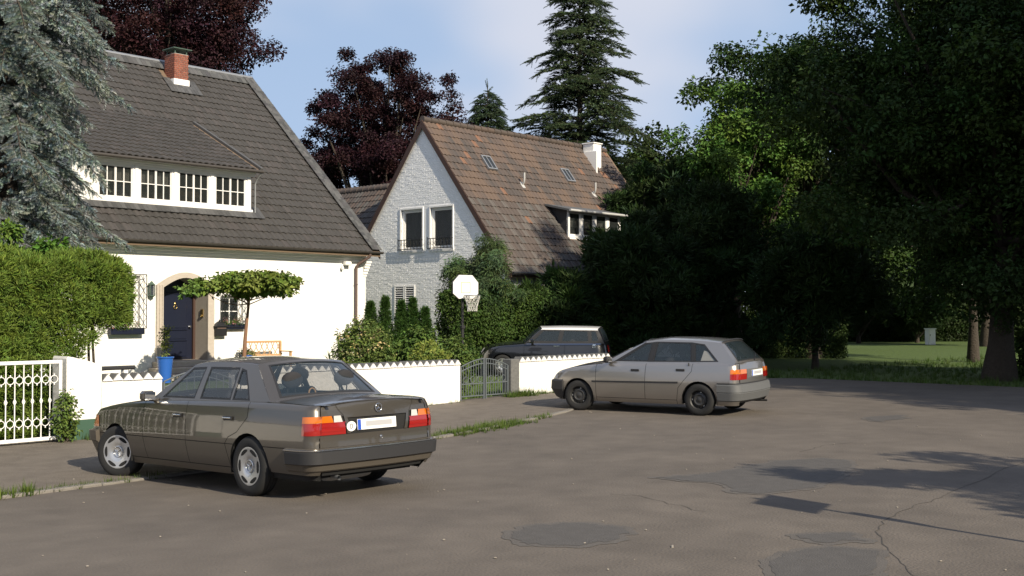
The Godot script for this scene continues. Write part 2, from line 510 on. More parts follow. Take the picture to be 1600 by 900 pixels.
func _ready() -> void:
	# camera
	var cam := Camera3D.new()
	cam.name = "camera"
	add_child(cam)
	cam.position = Vector3(0, 1.8, 0)
	cam.rotation.x = atan(40.0 / 1800.0)
	cam.fov = rad_to_deg(2.0 * atan(450.0 / 1800.0))
	cam.near = 0.1
	cam.far = 1500.0
	cam.current = true
	# sky and exposure
	var we := WorldEnvironment.new()
	we.name = "environment"
	var env := Environment.new()
	env.background_mode = Environment.BG_SKY
	env.sky = Sky.new()
	env.sky.sky_material = make_sky()
	env.background_energy_multiplier = 0.84
	env.tonemap_mode = Environment.TONE_MAPPER_LINEAR
	env.tonemap_exposure = 1.32
	env.sdfgi_enabled = true; env.ssao_enabled = true; env.ssil_enabled = true
	we.environment = env
	add_child(we)
	# sun: behind the camera to the right, 31 degrees up
	var sun := DirectionalLight3D.new()
	sun.name = "sun"
	add_child(sun)
	var el := deg_to_rad(31.0)
	var sa := deg_to_rad(142.0)
	sun.look_at_from_position(Vector3.ZERO, -Vector3(sin(sa) * cos(el), sin(el), -cos(sa) * cos(el)))
	sun.light_energy = 1.6
	sun.light_color = Color(1.0, 0.95, 0.86)
	sun.light_angular_distance = 0.55
	sun.shadow_enabled = true

	rng.seed = 2024
	make_materials()
	mat("yucca", 0.30, 0.34, 0.16, 0.6)
	make_sprigs()
	setting()
	house_one()
	house_two()
	plain_house("far_white_house", "distant sunlit white house glimpsed between dark tree trunks", on_ground(36.5, 92.0), 0.25)
	plain_house("added_opposite_house", "unseen white house added across the street to block low sky light, behind the saloon", P(-2.0, -15.0), TURN + PI)  # unseen house, added to screen off low sky and deepen the shade
	plain_house("added_opposite_house", "unseen white house added across the street to block low sky light, behind the hatchback", P(15.0, -15.5), TURN + PI)  # second unseen house, added for the same cut in sky light
	gate_pier("tall whitewashed pier with green painted foot beside the white gate", 8.62)
	gate_pier("whitewashed pier outside the photograph at the far leaf of the white gate", 3.02)
	white_gate("white wrought iron gate leaf hung on the green-footed pier", 8.54)
	white_gate("second white wrought iron gate leaf outside the photograph", 6.08)
	low_wall("white zigzag wall outside the photograph before the gate", -5.0, 3.0, 0.0)
	low_wall("short white zigzag wall joining the green-footed pier", 9.21, 10.27, 0.0)
	low_wall("long white zigzag wall between the saloon and the arched iron gate", 11.7, 17.26, 0.0)
	low_wall("white zigzag wall with grey brick end in front of the small black car", 18.86, 22.44, 0.26)
	iron_gate("arched grey iron double gate opening onto the lawn", 17.30, 18.83, 2)
	iron_gate("small grey iron gate half hidden by the brown saloon", 10.30, 11.67, 1)
	sedan()
	hatchback()
	mini_car()
	basketball_hoop()
	garden_bench()
	dark_seat()
	mailbox()
	wall_lantern()
	flower_box("blue flower box under the latticed window by the hedge", 15.5, 1.26, 0.95, 0.2)
	flower_box("blue flower box under the small window behind the umbrella tree", 18.8, 1.36, 0.72, 0.13)
	flower_pot("tall cobalt blue pot with trailing flowers by the door steps", G(15.72, 25.9), 0.21, 0.66, MT.blue_pot, {"n": 60, "r": Vector3(0.26, 0.75, 0.26), "fountain": true, "key": "small", "size": 0.8, "col": Color(0.16, 0.20, 0.05), "col2": Color(0.07, 0.02, 0.10), "share": 0.15})
	flower_pot("cobalt blue pot at the foot of the umbrella tree", G(18.35, 26.2), 0.17, 0.62, MT.blue_pot, {"n": 30, "r": Vector3(0.24, 0.25, 0.24), "key": "small", "size": 0.8, "col": Color(0.14, 0.17, 0.05), "col2": Color(0.35, 0.18, 0.12), "share": 0.2})
	yucca()
	road_sign()
	utility_cabinet()
	plants()

func setting() -> void:
	# one sheet of ground out to the horizon
	var lines := [-700.0, -300.0, -160.0, -100.0, -70.0, -50.0]
	var a := -40.0
	while a <= 60.0:
		lines.append(a); a += 2.0
	lines.append_array([80.0, 110.0, 160.0, 300.0, 700.0])
	var g := Geo.new()
	var pt := func(s: float, t: float) -> Vector3:
		var p := P(s, t); p.y = gh(p.x, p.z) - 0.03; return p
	for i in lines.size() - 1:
		for j in lines.size() - 1:
			var p0: Vector3 = pt.call(lines[i], lines[j]); var p1: Vector3 = pt.call(lines[i + 1], lines[j])
			var p2: Vector3 = pt.call(lines[i + 1], lines[j + 1]); var p3: Vector3 = pt.call(lines[i], lines[j + 1])
			var up := Vector3.UP
			g.trin(p0, p1, p2, up, up, up); g.trin(p0, p2, p3, up, up, up)
	tag(part("ground", g, MT.lawn, self), "", "", "", "structure")
	var kerb := [[-40.0, 11.0], [-12.0, 11.6], [5.5, 12.3], [6.7, 12.4], [12.7, 12.95], [15.7, 13.55], [16.9, 13.9], [18.5, 14.6], [21.0, 16.0], [22.5, 17.0]]
	var road := PackedVector2Array([Vector2(-40, -25), Vector2(29.3, -25), Vector2(29.3, 15.5), Vector2(27.5, 17.4), Vector2(22.5, 17.4)])
	var pave := PackedVector2Array([Vector2(-40, 17.3), Vector2(22.5, 17.3)])
	for i in range(kerb.size() - 1, -1, -1): road.append(Vector2(kerb[i][0], kerb[i][1]))
	for i in range(kerb.size() - 1, -1, -1): pave.append(Vector2(kerb[i][0], kerb[i][1]))
	var ro := sheet("road", road, MT.asphalt, 0.0, 0.75)
	var pvm := sheet("pavement", pave, MT.pavement, 0.022)
	sheet("garden_soil", pv([-20, 17.25, 12.5, 17.25, 12.5, 27.5, -20, 27.5]), MT.soil, -0.012, 3.0)
	# repairs in the asphalt
	for e in [[[1.57, 12.76, 2.15, 12.96, 2.5, 13.27, 3.1, 14.01, 3.91, 14.38, 4.12, 14.02, 3.83, 13.16, 3.33, 12.28, 2.95, 11.82, 2.43, 11.54, 2.2, 11.7, 2.24, 12.28, 1.8, 12.51], 0.05], [[-0.01, 9.57, 0.27, 9.86, 0.71, 9.92, 0.94, 9.71, 0.95, 9.49, 0.82, 9.17, 0.5, 8.97, 0.14, 8.99, 0.03, 9.25], 0.05], [[1.84, 8.35, 1.97, 8.56, 2.32, 8.92, 2.61, 8.92, 2.78, 8.76, 2.5, 7.95, 1.74, 7.7], 0.04], [[6.12, 20.05, 6.95, 20.56, 6.79, 19.93, 6.11, 19.34], 0.06], [[2.3, 9.4, 2.75, 9.5, 2.8, 9.15, 2.4, 9.1], 0.04]]:
		var shape := wobble(world_poly(e[0]), e[1] * 2.2, 5)
		var ap := sheet("asphalt_patch", shape, MT.patch, 0.005, 0.6, ro)
		for rim in Geometry2D.offset_polygon(shape, 0.07): sheet("patch_rim", wobble(rim, 0.03, 8), MT.patch_edge, 0.0028, 0.6, ap)
	# seams and cracks
	var nz := noise(14, 1.6, 3)
	for e in [[6.26, 14.13, 4.29, 11.42, 3.49, 10.49, 3.07, 9.71, 2.97, 9.44, 2.81, 8.35, 2.7, 7.6], [1.74, 10.5, 1.26, 11.42, 0.95, 11.6], [3.77, 15.12, 4.3, 15.85, 4.86, 16.25]]:
		var left := PackedVector2Array()
		var right := PackedVector2Array()
		for k in range(0, e.size() - 2, 2):
			for m in 8:
				var p := Vector2(lerpf(e[k], e[k + 2], m / 8.0), lerpf(e[k + 1], e[k + 3], m / 8.0))
				var d := Vector2(e[k + 2] - e[k], e[k + 3] - e[k + 1]).normalized().orthogonal()
				p += d * nz.get_noise_2d(p.x * 4, p.y * 4) * 0.07
				var w := 0.003 + 0.005 * absf(nz.get_noise_2d(p.x * 9, p.y * 9))
				left.append(p + d * w); right.append(p - d * w)
		right.reverse()
		left.append_array(right)
		var w2 := PackedVector2Array()
		for p in left: w2.append(st_of(Vector3(p.x, 0, -p.y)))
		sheet("crack", w2, MT.crack, 0.003, 0.8, ro)
	# kerb stones
	for i in range(1, kerb.size() - 1):
		var p := Vector2(kerb[i][0], kerb[i][1]); var q := Vector2(kerb[i + 1][0], kerb[i + 1][1])
		var n := int(ceil(p.distance_to(q) / 1.0))
		for k in n:
			var u := p.lerp(q, k / float(n)); var v := p.lerp(q, (k + 1) / float(n))
			var c := (u + v) / 2
			if c.x < 2.0: continue
			var ks := Geo.new()
			var at := G(c.x, c.y)
			var d := P(v.x, v.y) - P(u.x, u.y)
			var slope := (G(v.x, v.y).y - G(u.x, u.y).y) / d.length()
			ks.box(Vector3(-d.length() / 2 + 0.006, -0.2, -0.06), Vector3(d.length() / 2 - 0.006, 0.032 + rng.randf_range(-0.006, 0.006), 0.06), 0.012)
			var o := part("kerb_stone", ks, MT.kerb, pvm)
			o.transform = Transform3D(Basis(Vector3.UP, atan2(-d.z, d.x)) * Basis(Vector3(0, 0, 1), slope), at)

func plants() -> void:
	# --- trees behind the houses ---
	leafy_tree("copper_beech", "dark purple copper beech towering behind the dormer roof", "tree", on_ground(-16.2, 54.0), {"h": 15.5, "r": Vector3(5.6, 6.5, 5.6), "trunk": 0.45, "fork": 0.4, "clumps": 120, "per": 60, "key": "beech", "size": 1.5, "col": Color(0.033, 0.012, 0.015), "limbs": 50, "clump": 0.20})
	leafy_tree("copper_beech", "spreading copper beech between the two roofs", "tree", on_ground(-6.4, 58.0), {"h": 10.2, "r": Vector3(4.9, 6.6, 4.6), "trunk": 0.4, "fork": 0.25, "clumps": 280, "per": 36, "key": "beech", "size": 1.4, "col": Color(0.030, 0.012, 0.016), "limbs": 70, "clump": 0.11})
	conifer("fir_tree", "small dark fir peeking over the mottled roof ridge", on_ground(-1.4, 66.0), {"h": 14.9, "low": 5.0, "r": 3.6, "whorl": 0.42, "boughs": 8, "key": "fir", "twig": 0.42, "tip": Color(0.05, 0.08, 0.042), "droop": 0.22, "power": 0.85, "trunk": 0.2})
	conifer("fir_tree", "tall ragged fir rising behind the white chimney", on_ground(3.25, 55.0), {"h": 19.2, "low": 4.0, "r": 4.2, "whorl": 0.5, "boughs": 7, "key": "fir", "twig": 0.38, "tip": Color(0.056, 0.084, 0.038), "droop": 0.10, "power": 0.75, "trunk": 0.26, "rag": 0.7, "gap": 0.15, "space": 0.42})
	# --- right of the second house ---
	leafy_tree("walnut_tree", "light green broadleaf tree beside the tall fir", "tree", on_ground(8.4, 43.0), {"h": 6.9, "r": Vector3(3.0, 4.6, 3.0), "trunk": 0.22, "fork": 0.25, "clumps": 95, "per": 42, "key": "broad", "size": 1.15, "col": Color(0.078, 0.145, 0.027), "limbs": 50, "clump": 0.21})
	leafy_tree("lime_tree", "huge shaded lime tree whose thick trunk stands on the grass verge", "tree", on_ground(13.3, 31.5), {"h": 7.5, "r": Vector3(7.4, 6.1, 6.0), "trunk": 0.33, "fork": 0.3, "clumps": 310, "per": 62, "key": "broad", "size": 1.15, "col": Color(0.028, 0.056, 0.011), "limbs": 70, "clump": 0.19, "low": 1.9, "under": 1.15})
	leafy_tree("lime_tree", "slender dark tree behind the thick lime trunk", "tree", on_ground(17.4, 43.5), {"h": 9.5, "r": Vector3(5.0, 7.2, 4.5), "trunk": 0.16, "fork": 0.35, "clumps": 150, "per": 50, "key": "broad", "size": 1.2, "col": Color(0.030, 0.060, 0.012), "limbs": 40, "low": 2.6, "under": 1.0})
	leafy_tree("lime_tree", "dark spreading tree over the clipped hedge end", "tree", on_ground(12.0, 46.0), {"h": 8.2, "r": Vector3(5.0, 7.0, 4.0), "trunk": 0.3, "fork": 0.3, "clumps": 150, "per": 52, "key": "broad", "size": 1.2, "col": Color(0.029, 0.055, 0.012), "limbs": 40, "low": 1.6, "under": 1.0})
	for e in [[17.9, 18.5, 12.6, 4.4, 8.6, "tall slim street tree outside the photograph, nearest the hatchback"], [23.0, 10.5, 10.0, 4.6, 7.0, "shortest of the big street trees outside the photograph"], [24.5, 22.0, 12.5, 5.4, 9.0, "tallest broad street tree outside the photograph behind the lime"], [28.0, 14.0, 12.0, 5.5, 8.5, "broad street tree outside the photograph farthest from the road"]]:
		leafy_tree("street_tree", e[5], "tree", on_ground(e[0], e[1]), {"h": e[2], "r": Vector3(e[3], e[4], e[3]), "trunk": 0.28, "fork": 0.3, "clumps": 150, "per": 34, "key": "broad", "size": 1.7, "col": Color(0.045, 0.085, 0.018), "limbs": 30}, "street trees outside the photograph")
	for e in [[6.5, -14.5, "round tree between the opposite houses outside the photograph"], [-11.0, -13.5, "round tree beside the first opposite house outside the photograph"], [24.0, -13.0, "round tree beside the second opposite house outside the photograph"]]:  # unseen trees added to block sky light; names and labels seed their shape
		leafy_tree("garden_tree", e[2], "tree", G(e[0], e[1]), {"h": 6.2, "r": Vector3(3.2, 3.8, 3.2), "trunk": 0.2, "fork": 0.3, "clumps": 70, "per": 34, "key": "broad", "size": 1.6, "col": Color(0.045, 0.085, 0.018), "limbs": 24})
	leafy_tree("small_street_tree", "low street tree outside the photograph casting ragged shadow", "tree", on_ground(10.7, 5.9), {"h": 4.2, "r": Vector3(2.9, 1.8, 2.7), "trunk": 0.09, "fork": 0.4, "clumps": 60, "per": 30, "key": "broad", "size": 1.3, "col": Color(0.05, 0.09, 0.02), "limbs": 20})
	# --- shrubs and hedges in the middle ground ---
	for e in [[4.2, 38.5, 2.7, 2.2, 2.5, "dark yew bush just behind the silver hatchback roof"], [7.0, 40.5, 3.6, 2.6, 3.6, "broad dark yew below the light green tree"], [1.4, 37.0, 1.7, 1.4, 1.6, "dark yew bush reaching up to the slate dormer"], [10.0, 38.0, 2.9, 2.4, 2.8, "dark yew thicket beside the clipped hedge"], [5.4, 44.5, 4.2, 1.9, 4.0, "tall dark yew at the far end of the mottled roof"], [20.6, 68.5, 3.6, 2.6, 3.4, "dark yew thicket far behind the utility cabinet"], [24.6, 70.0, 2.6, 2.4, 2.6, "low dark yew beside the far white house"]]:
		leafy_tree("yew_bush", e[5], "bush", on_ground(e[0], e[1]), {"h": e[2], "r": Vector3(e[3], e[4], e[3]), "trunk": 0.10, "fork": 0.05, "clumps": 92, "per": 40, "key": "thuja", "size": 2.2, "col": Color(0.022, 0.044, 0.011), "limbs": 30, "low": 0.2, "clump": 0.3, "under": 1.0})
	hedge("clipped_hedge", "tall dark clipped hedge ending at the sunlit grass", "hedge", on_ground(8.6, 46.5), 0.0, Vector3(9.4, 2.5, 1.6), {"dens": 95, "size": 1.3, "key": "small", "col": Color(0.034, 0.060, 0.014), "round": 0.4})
	hedge("beech_hedge", "long green hedge in front of the second house behind the small car", "hedge", G(28.7, 23.9), TURN, Vector3(9.6, 2.45, 1.3), {"dens": 120, "size": 1.25, "key": "small", "col": Color(0.046, 0.084, 0.016), "round": 0.35, "wave": 0.2})
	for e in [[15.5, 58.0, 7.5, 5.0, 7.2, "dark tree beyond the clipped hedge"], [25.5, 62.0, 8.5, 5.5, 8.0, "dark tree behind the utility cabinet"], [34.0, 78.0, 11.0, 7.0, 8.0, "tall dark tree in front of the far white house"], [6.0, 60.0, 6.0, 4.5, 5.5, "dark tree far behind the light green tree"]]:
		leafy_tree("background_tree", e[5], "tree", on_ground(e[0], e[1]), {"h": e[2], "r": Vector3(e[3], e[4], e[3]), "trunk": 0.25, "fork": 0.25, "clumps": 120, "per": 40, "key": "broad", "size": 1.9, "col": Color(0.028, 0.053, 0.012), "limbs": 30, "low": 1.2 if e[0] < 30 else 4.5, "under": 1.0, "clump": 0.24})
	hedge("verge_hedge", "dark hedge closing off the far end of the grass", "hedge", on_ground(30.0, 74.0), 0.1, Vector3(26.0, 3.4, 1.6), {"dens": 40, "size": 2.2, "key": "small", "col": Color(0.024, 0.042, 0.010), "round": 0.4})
	hedge("bramble_thicket", "tangled bramble thicket beside the thick lime trunk", "hedge", on_ground(16.4, 32.2), -0.2, Vector3(3.6, 1.7, 2.0), {"dens": 110, "size": 1.3, "key": "broad", "col": Color(0.055, 0.095, 0.020), "round": 0.8, "wave": 0.4})
	leafy_tree("willow_bush", "feathery grey-green willow bush in front of the white gable", "bush", on_ground(-0.95, 34.6), {"h": 2.7, "r": Vector3(1.25, 1.55, 1.0), "trunk": 0.06, "fork": 0.1, "clumps": 70, "per": 30, "key": "willow", "size": 1.0, "col": Color(0.085, 0.135, 0.055), "limbs": 30, "clump": 0.27, "low": 0.6, "under": 1.0})
	var labels := ["slim thuja nearest the house corner", "second slim thuja from the house corner", "third slim thuja from the house corner", "fourth slim thuja from the house corner", "fifth slim thuja from the house corner"]
	var k := 0
	for e in [[579, 0.99], [602, 1.05], [627, 1.0], [645, 1.03], [664, 0.9]]:
		shrub("thuja", labels[k], on_ground((e[0] - 800) / 1800.0 * 31.5, 31.5), Vector3(0.36, e[1], 0.36), {"n": 560, "cone": true, "key": "thuja", "size": 0.9, "col": Color(0.040, 0.085, 0.018), "cat": "conifer shrub"}, "row of slim thujas")
		k += 1
	shrub("rhododendron", "rounded rhododendron with faded cream flower heads by the house corner", on_ground(-3.45, 27.0), Vector3(0.68, 0.84, 0.66), {"n": 1100, "key": "broad", "size": 0.6, "shell": 0.14, "col": Color(0.095, 0.140, 0.034), "bloom": Color(0.42, 0.36, 0.16), "bloom_share": 0.10})
	shrub("laurel_shrub", "low light green laurel above the long zigzag wall", on_ground(-1.85, 25.9), Vector3(0.50, 0.62, 0.5), {"n": 520, "shell": 0.16, "key": "laurel", "size": 0.7, "col": Color(0.20, 0.25, 0.055)})
	shrub("hydrangea", "leafy hydrangea between the laurel and the black pole", on_ground(-1.35, 26.6), Vector3(0.38, 0.70, 0.38), {"n": 200, "key": "broad", "size": 0.8, "col": Color(0.085, 0.130, 0.030)})
	shrub("dogwood", "dogwood shrub behind the low light green laurel", on_ground(-2.2, 27.6), Vector3(0.55, 0.80, 0.5), {"n": 420, "key": "broad", "size": 0.85, "col": Color(0.075, 0.125, 0.026)})
	for e in [[-2.9, 28.6, "dark green shrub behind the rhododendron"], [-1.5, 31.5, "dark shrub behind the arched iron gate lawn"]]:
		shrub("garden_shrub", e[2], on_ground(e[0], e[1]), Vector3(0.6, 0.55, 0.5), {"n": 300, "key": "broad", "size": 0.9, "col": Color(0.050, 0.090, 0.020)})
	# --- in front of the first house ---
	conifer("blue_spruce", "big silvery blue spruce in front of the white house", on_ground(-10.75, 24.5), {"h": 15.0, "low": 3.2, "r": 2.2, "whorl": 0.36, "boughs": 8, "key": "needle", "twig": 0.20, "vary": 0.4, "tip": Color(0.31, 0.37, 0.35), "droop": 0.40, "power": 0.28, "trunk": 0.26, "rag": 0.36, "gap": 0.06, "hang": 0.55, "beard": 0.95, "space": 0.5, "side": 0.62})
	hedge("privet_hedge", "big bright green clipped hedge behind the white gate", "hedge", P(6.1, 18.35, -0.15), TURN, Vector3(8.0, 2.86, 1.6), {"dens": 300, "size": 0.85, "key": "thuja", "col": Color(0.118, 0.178, 0.030), "round": 0.4, "wave": 0.14, "trim": func(q): return q.x > 2.9 + maxf(0.0, q.y - 1.0) * 0.8 and q.x < 9.0 and q.y < 1.75})
	leafy_tree("elder_bush", "green elder bush between hedge and spruce", "bush", on_ground(-10.0, 21.6), {"h": 2.7, "r": Vector3(1.5, 0.9, 1.0), "trunk": 0.06, "fork": 0.1, "clumps": 30, "per": 26, "key": "broad", "size": 0.85, "col": Color(0.085, 0.15, 0.025), "limbs": 16, "low": 1.6})
	var um := leafy_tree("umbrella_tree", "small plane tree trained flat like a parasol before the door", "tree", on_ground(-6.49, 28.0), {"h": 2.42, "r": Vector3(1.5, 0.33, 1.5), "trunk": 0.055, "fork": 0.78, "clumps": 95, "per": 20, "key": "hand", "size": 0.55, "col": Color(0.13, 0.185, 0.036), "limbs": 26, "clump": 0.75, "lean": Vector3(0.12, 0, 0), "low": 2.1, "bark": MT.bark_red, "under": 0.3})
	shrub("box_ball", "small clipped box ball behind the short zigzag wall", G(10.75, 18.3), Vector3(0.30, 0.45, 0.28), {"n": 420, "key": "small", "size": 0.55, "col": Color(0.11, 0.15, 0.03), "shell": 0.12})
	shrub("ivy_clump", "ivy and weeds climbing at the foot of the gate pier", G(8.52, 16.82), Vector3(0.16, 0.42, 0.14), {"n": 90, "key": "broad", "size": 0.5, "col": Color(0.10, 0.15, 0.03), "cat": "ivy"})
	# --- grasses ---
	rng.seed = 99
	var xs := []
	var cs := []
	for e in [[3.0, 12.15, 7.6, 12.5, 240, 0.05, 0.55], [5.2, 12.28, 5.9, 12.34, 60, 0.04, 0.9], [11.0, 12.85, 15.2, 13.42, 620, 0.10, 0.5], [13.0, 13.05, 15.0, 13.4, 260, 0.15, 0.7], [15.5, 13.5, 16.2, 13.65, 40, 0.06, 0.6], [8.9, 16.92, 11.0, 16.92, 160, 0.05, 0.9], [11.7, 16.9, 17.2, 16.92, 120, 0.05, 0.6], [18.7, 16.9, 22.4, 16.9, 220, 0.07, 0.8], [18.7, 16.85, 19.3, 16.8, 90, 0.1, 1.2]]:
		grass_strip(xs, cs, P(e[0], e[1]), P(e[2], e[3]), e[4], e[5], e[6])
	var gs := scatter("kerb_weeds", "grass", xs, cs, MT.leaf, self)
	tag(gs, "weeds and grass along the kerb and wall foot", "weeds", "", "stuff")
	# chips, twigs and leaf crumbs on the tarmac
	var chips := Geo.new()
	for i in 170:
		var p := Vector3(rng.randf_range(-6, 7), 0, -rng.randf_range(7.0, 22.0))
		var q := st_of(p)
		if q.y > 16.5: continue
		p.y = gh(p.x, p.z) + (0.024 if q.y > 12.6 else 0.003)
		chips.xf = Transform3D(Basis(Vector3.UP, rng.randf() * TAU) * Basis(Vector3.RIGHT, rng.randf_range(-0.3, 0.3)), p)
		var a := rng.randf_range(0.004, 0.011)
		var b := a * rng.randf_range(0.5, 1.0) if rng.randf() < 0.95 else 0.03
		chips.box(Vector3(-a, 0, -b), Vector3(a, a * 0.8, b), a * 0.3)
	tag(part("litter", chips, MT.grit_chip, self), "pale stone chips and twigs strewn over the road", "litter", "", "stuff")
	xs = []; cs = []
	for i in 9000:
		var s := 29.4 + 34.0 * pow(rng.randf(), 1.4)
		var t := rng.randf_range(-14.0, 18.0)
		var p := P(s, t); p.y = gh(p.x, p.z) - 0.03
		xs.append(Transform3D(Basis(Vector3.UP, rng.randf() * TAU).scaled(Vector3.ONE * rng.randf_range(0.7, 1.6)), p))
		cs.append(tint(Color(0.065, 0.110, 0.022), 0.3))
	for i in 2600:
		var p := P(rng.randf_range(12.6, 24.0), rng.randf_range(17.4, 21.5)); p.y = gh(p.x, p.z) - 0.03
		xs.append(Transform3D(Basis(Vector3.UP, rng.randf() * TAU).scaled(Vector3.ONE * rng.randf_range(0.5, 1.0)), p))
		cs.append(tint(Color(0.13, 0.20, 0.04), 0.3))
	var gr := scatter("grass", "grass", xs, cs, MT.leaf, self)
	tag(gr, "short grass of the verge and the lawn behind the gate", "grass", "", "stuff")

# ---------- houses ----------
var tile_sets := {}

func tile_mesh(key: String, colors: Array, w: float, len: float, amp: float) -> Array:
	var out := []
	for c in colors:
		var g := Geo.new()
		g.col = c
		var seg := 6
		for i in seg:
			var x0 := w * i / seg; var x1 := w * (i + 1) / seg
			var f := func(x): return amp * (sin(TAU * x / w - 0.6) + 0.25 * sin(2 * TAU * x / w))
			var y0: float = f.call(x0); var y1: float = f.call(x1)
			var n0 := Vector3(-(f.call(x0 + 0.002) - f.call(x0 - 0.002)) / 0.004, 1, 0).normalized()
			var n1 := Vector3(-(f.call(x1 + 0.002) - f.call(x1 - 0.002)) / 0.004, 1, 0).normalized()
			var a := Vector3(x0, y0 + 0.034, 0); var b := Vector3(x1, y1 + 0.034, 0)
			var d := Vector3(x1, y1 + 0.004, -len); var e := Vector3(x0, y0 + 0.004, -len)
			g.trin(a, b, d, n0, n1, n1); g.trin(a, d, e, n0, n1, n0)
			g.quad(a - Vector3(0, 0.022, 0), b - Vector3(0, 0.022, 0), b, a)
		g.quad(Vector3(0, -0.01, 0), Vector3(0, amp * sin(-0.6) + 0.034, 0), Vector3(0, amp * sin(-0.6) + 0.004, -len), Vector3(0, -0.01, -len))
		out.append(g)
	tile_sets[key] = [out, out.map(func(q): return q.mesh())]
	return tile_sets[key]

# rows of tiles on a slope: origin at the eave's lower corner, ax along the eave, up the slope; skip(u, d) leaves a tile out
func lay_tiles(parent: Node, key: String, origin: Vector3, ax: Vector3, up: Vector3, length: float, slope: float, w: float, row: float, singles: Callable, skip: Callable, pick: Callable) -> void:
	var set_: Array = tile_sets[key]
	var nrm := up.cross(ax).normalized()
	if nrm.y < 0: nrm = -nrm
	var rest := Geo.new()
	var made := 0
	var rows := int(ceil(slope / row))
	var cols := int(length / w)
	for j in rows:
		for i in cols:
			var u := i * w
			var d := j * row
			if skip.call(u + w / 2, d + row / 2): continue
			var v: int = pick.call(u, d)
			var at := Transform3D(Basis(ax, nrm, -up), origin + ax * (u + rng.randf_range(-0.004, 0.004)) + up * (d - 0.04) + nrm * (0.02 + rng.randf_range(0, 0.006)))
			at.basis = at.basis * Basis(Vector3(0, 0, 1), rng.randf_range(-0.02, 0.02))
			if made < 300 and singles.call(u, d):
				inst("tile", set_[1][v], MT.tile, parent, at)
				made += 1
			else:
				rest.add(set_[0][v], at)
	if rest.v.size() > 0:
		var o := part("tiles", rest, MT.tile, parent)
		o.set_meta("kind", "stuff")

# a window in the plane z = 0 facing +z: frame with sashes and single panes
func window(parent: Node, at: Transform3D, w: float, h: float, sashes: int, cols: int, rows: int, fw := 0.06, curtain := 0.0, sd := 0.25) -> Node3D:
	var o := Node3D.new()
	o.name = "window"
	parent.add_child(o, true)
	o.transform = at
	var g := Geo.new()
	g.box(Vector3(0, 0, -0.05), Vector3(fw, h, 0.03), 0.006)
	g.box(Vector3(w - fw, 0, -0.05), Vector3(w, h, 0.03), 0.006)
	g.box(Vector3(fw, 0, -0.05), Vector3(w - fw, fw, 0.028), 0.006)
	g.box(Vector3(fw, h - fw, -0.05), Vector3(w - fw, h, 0.028), 0.006)
	part("frame", g, MT.white_paint, o)
	var sw := (w - 2 * fw) / sashes
	for k in sashes:
		var x0 := fw + k * sw
		var s := Geo.new()
		var st := minf(0.045, fw * 0.7)
		s.box(Vector3(x0 + 0.003, fw + 0.003, -0.04), Vector3(x0 + st, h - fw - 0.003, 0.012), 0.005)
		s.box(Vector3(x0 + sw - st, fw + 0.003, -0.04), Vector3(x0 + sw - 0.003, h - fw - 0.003, 0.012), 0.005)
		s.box(Vector3(x0 + st, fw + 0.003, -0.04), Vector3(x0 + sw - st, fw + st + 0.01, 0.010), 0.005)
		s.box(Vector3(x0 + st, h - fw - st, -0.04), Vector3(x0 + sw - st, h - fw - 0.003, 0.010), 0.005)
		var px0 := x0 + st; var px1 := x0 + sw - st
		var py0 := fw + st + 0.01; var py1 := h - fw - st
		for c in range(1, cols):
			var x := lerpf(px0, px1, c / float(cols))
			s.box(Vector3(x - 0.012, py0, -0.03), Vector3(x + 0.012, py1, 0.008))
		for r in range(1, rows):
			var y := lerpf(py0, py1, r / float(rows))
			s.box(Vector3(px0, y - 0.011, -0.029), Vector3(px1, y + 0.011, 0.007))
		part("sash", s, MT.white_paint, o)
		for c in cols:
			for r in rows:
				var p := Geo.new()
				p.box(Vector3(lerpf(px0, px1, c / float(cols)), lerpf(py0, py1, r / float(rows)), -0.02), Vector3(lerpf(px0, px1, (c + 1) / float(cols)), lerpf(py0, py1, (r + 1) / float(rows)), -0.016))
				part("pane", p, MT.house_glass, o)
	# the room behind
	var b := Geo.new()
	var rd := 2.2 if sd > 0.1 else 1.1
	b.quad(Vector3(-sd, -sd, -rd), Vector3(w + sd, -sd, -rd), Vector3(w + sd, h + sd * 0.5, -rd), Vector3(-sd, h + sd * 0.5, -rd))
	b.quad(Vector3(-sd, -sd, -0.2), Vector3(w + sd, -sd, -0.2), Vector3(w + sd, -sd, -rd), Vector3(-sd, -sd, -rd))
	b.quad(Vector3(-sd, h + sd * 0.5, -rd), Vector3(w + sd, h + sd * 0.5, -rd), Vector3(w + sd, h + sd * 0.5, -0.2), Vector3(-sd, h + sd * 0.5, -0.2))
	b.quad(Vector3(-sd, -sd, -rd), Vector3(-sd, h + sd * 0.5, -rd), Vector3(-sd, h + sd * 0.5, -0.2), Vector3(-sd, -sd, -0.2))
	b.quad(Vector3(w + sd, -sd, -0.2), Vector3(w + sd, h + sd * 0.5, -0.2), Vector3(w + sd, h + sd * 0.5, -rd), Vector3(w + sd, -sd, -rd))
	part("room", b, MT.room_wall, o)
	if curtain > 0.0:
		var q := Geo.new()
		var m := 26
		for i in m:
			var xa := fw + (w - 2 * fw) * i / m; var xb := fw + (w - 2 * fw) * (i + 1) / m
			var za := -0.14 + 0.018 * sin(i * 1.7); var zb := -0.14 + 0.018 * sin((i + 1) * 1.7)
			q.quad(Vector3(xa, h * (1.0 - curtain), za), Vector3(xb, h * (1.0 - curtain), zb), Vector3(xb, h - fw, zb), Vector3(xa, h - fw, za))
		part("curtain", q, MT.curtain, o)
	return o

func rect(x0: float, y0: float, x1: float, y1: float) -> PackedVector2Array:
	return PackedVector2Array([Vector2(x0, y0), Vector2(x1, y0), Vector2(x1, y1), Vector2(x0, y1)])

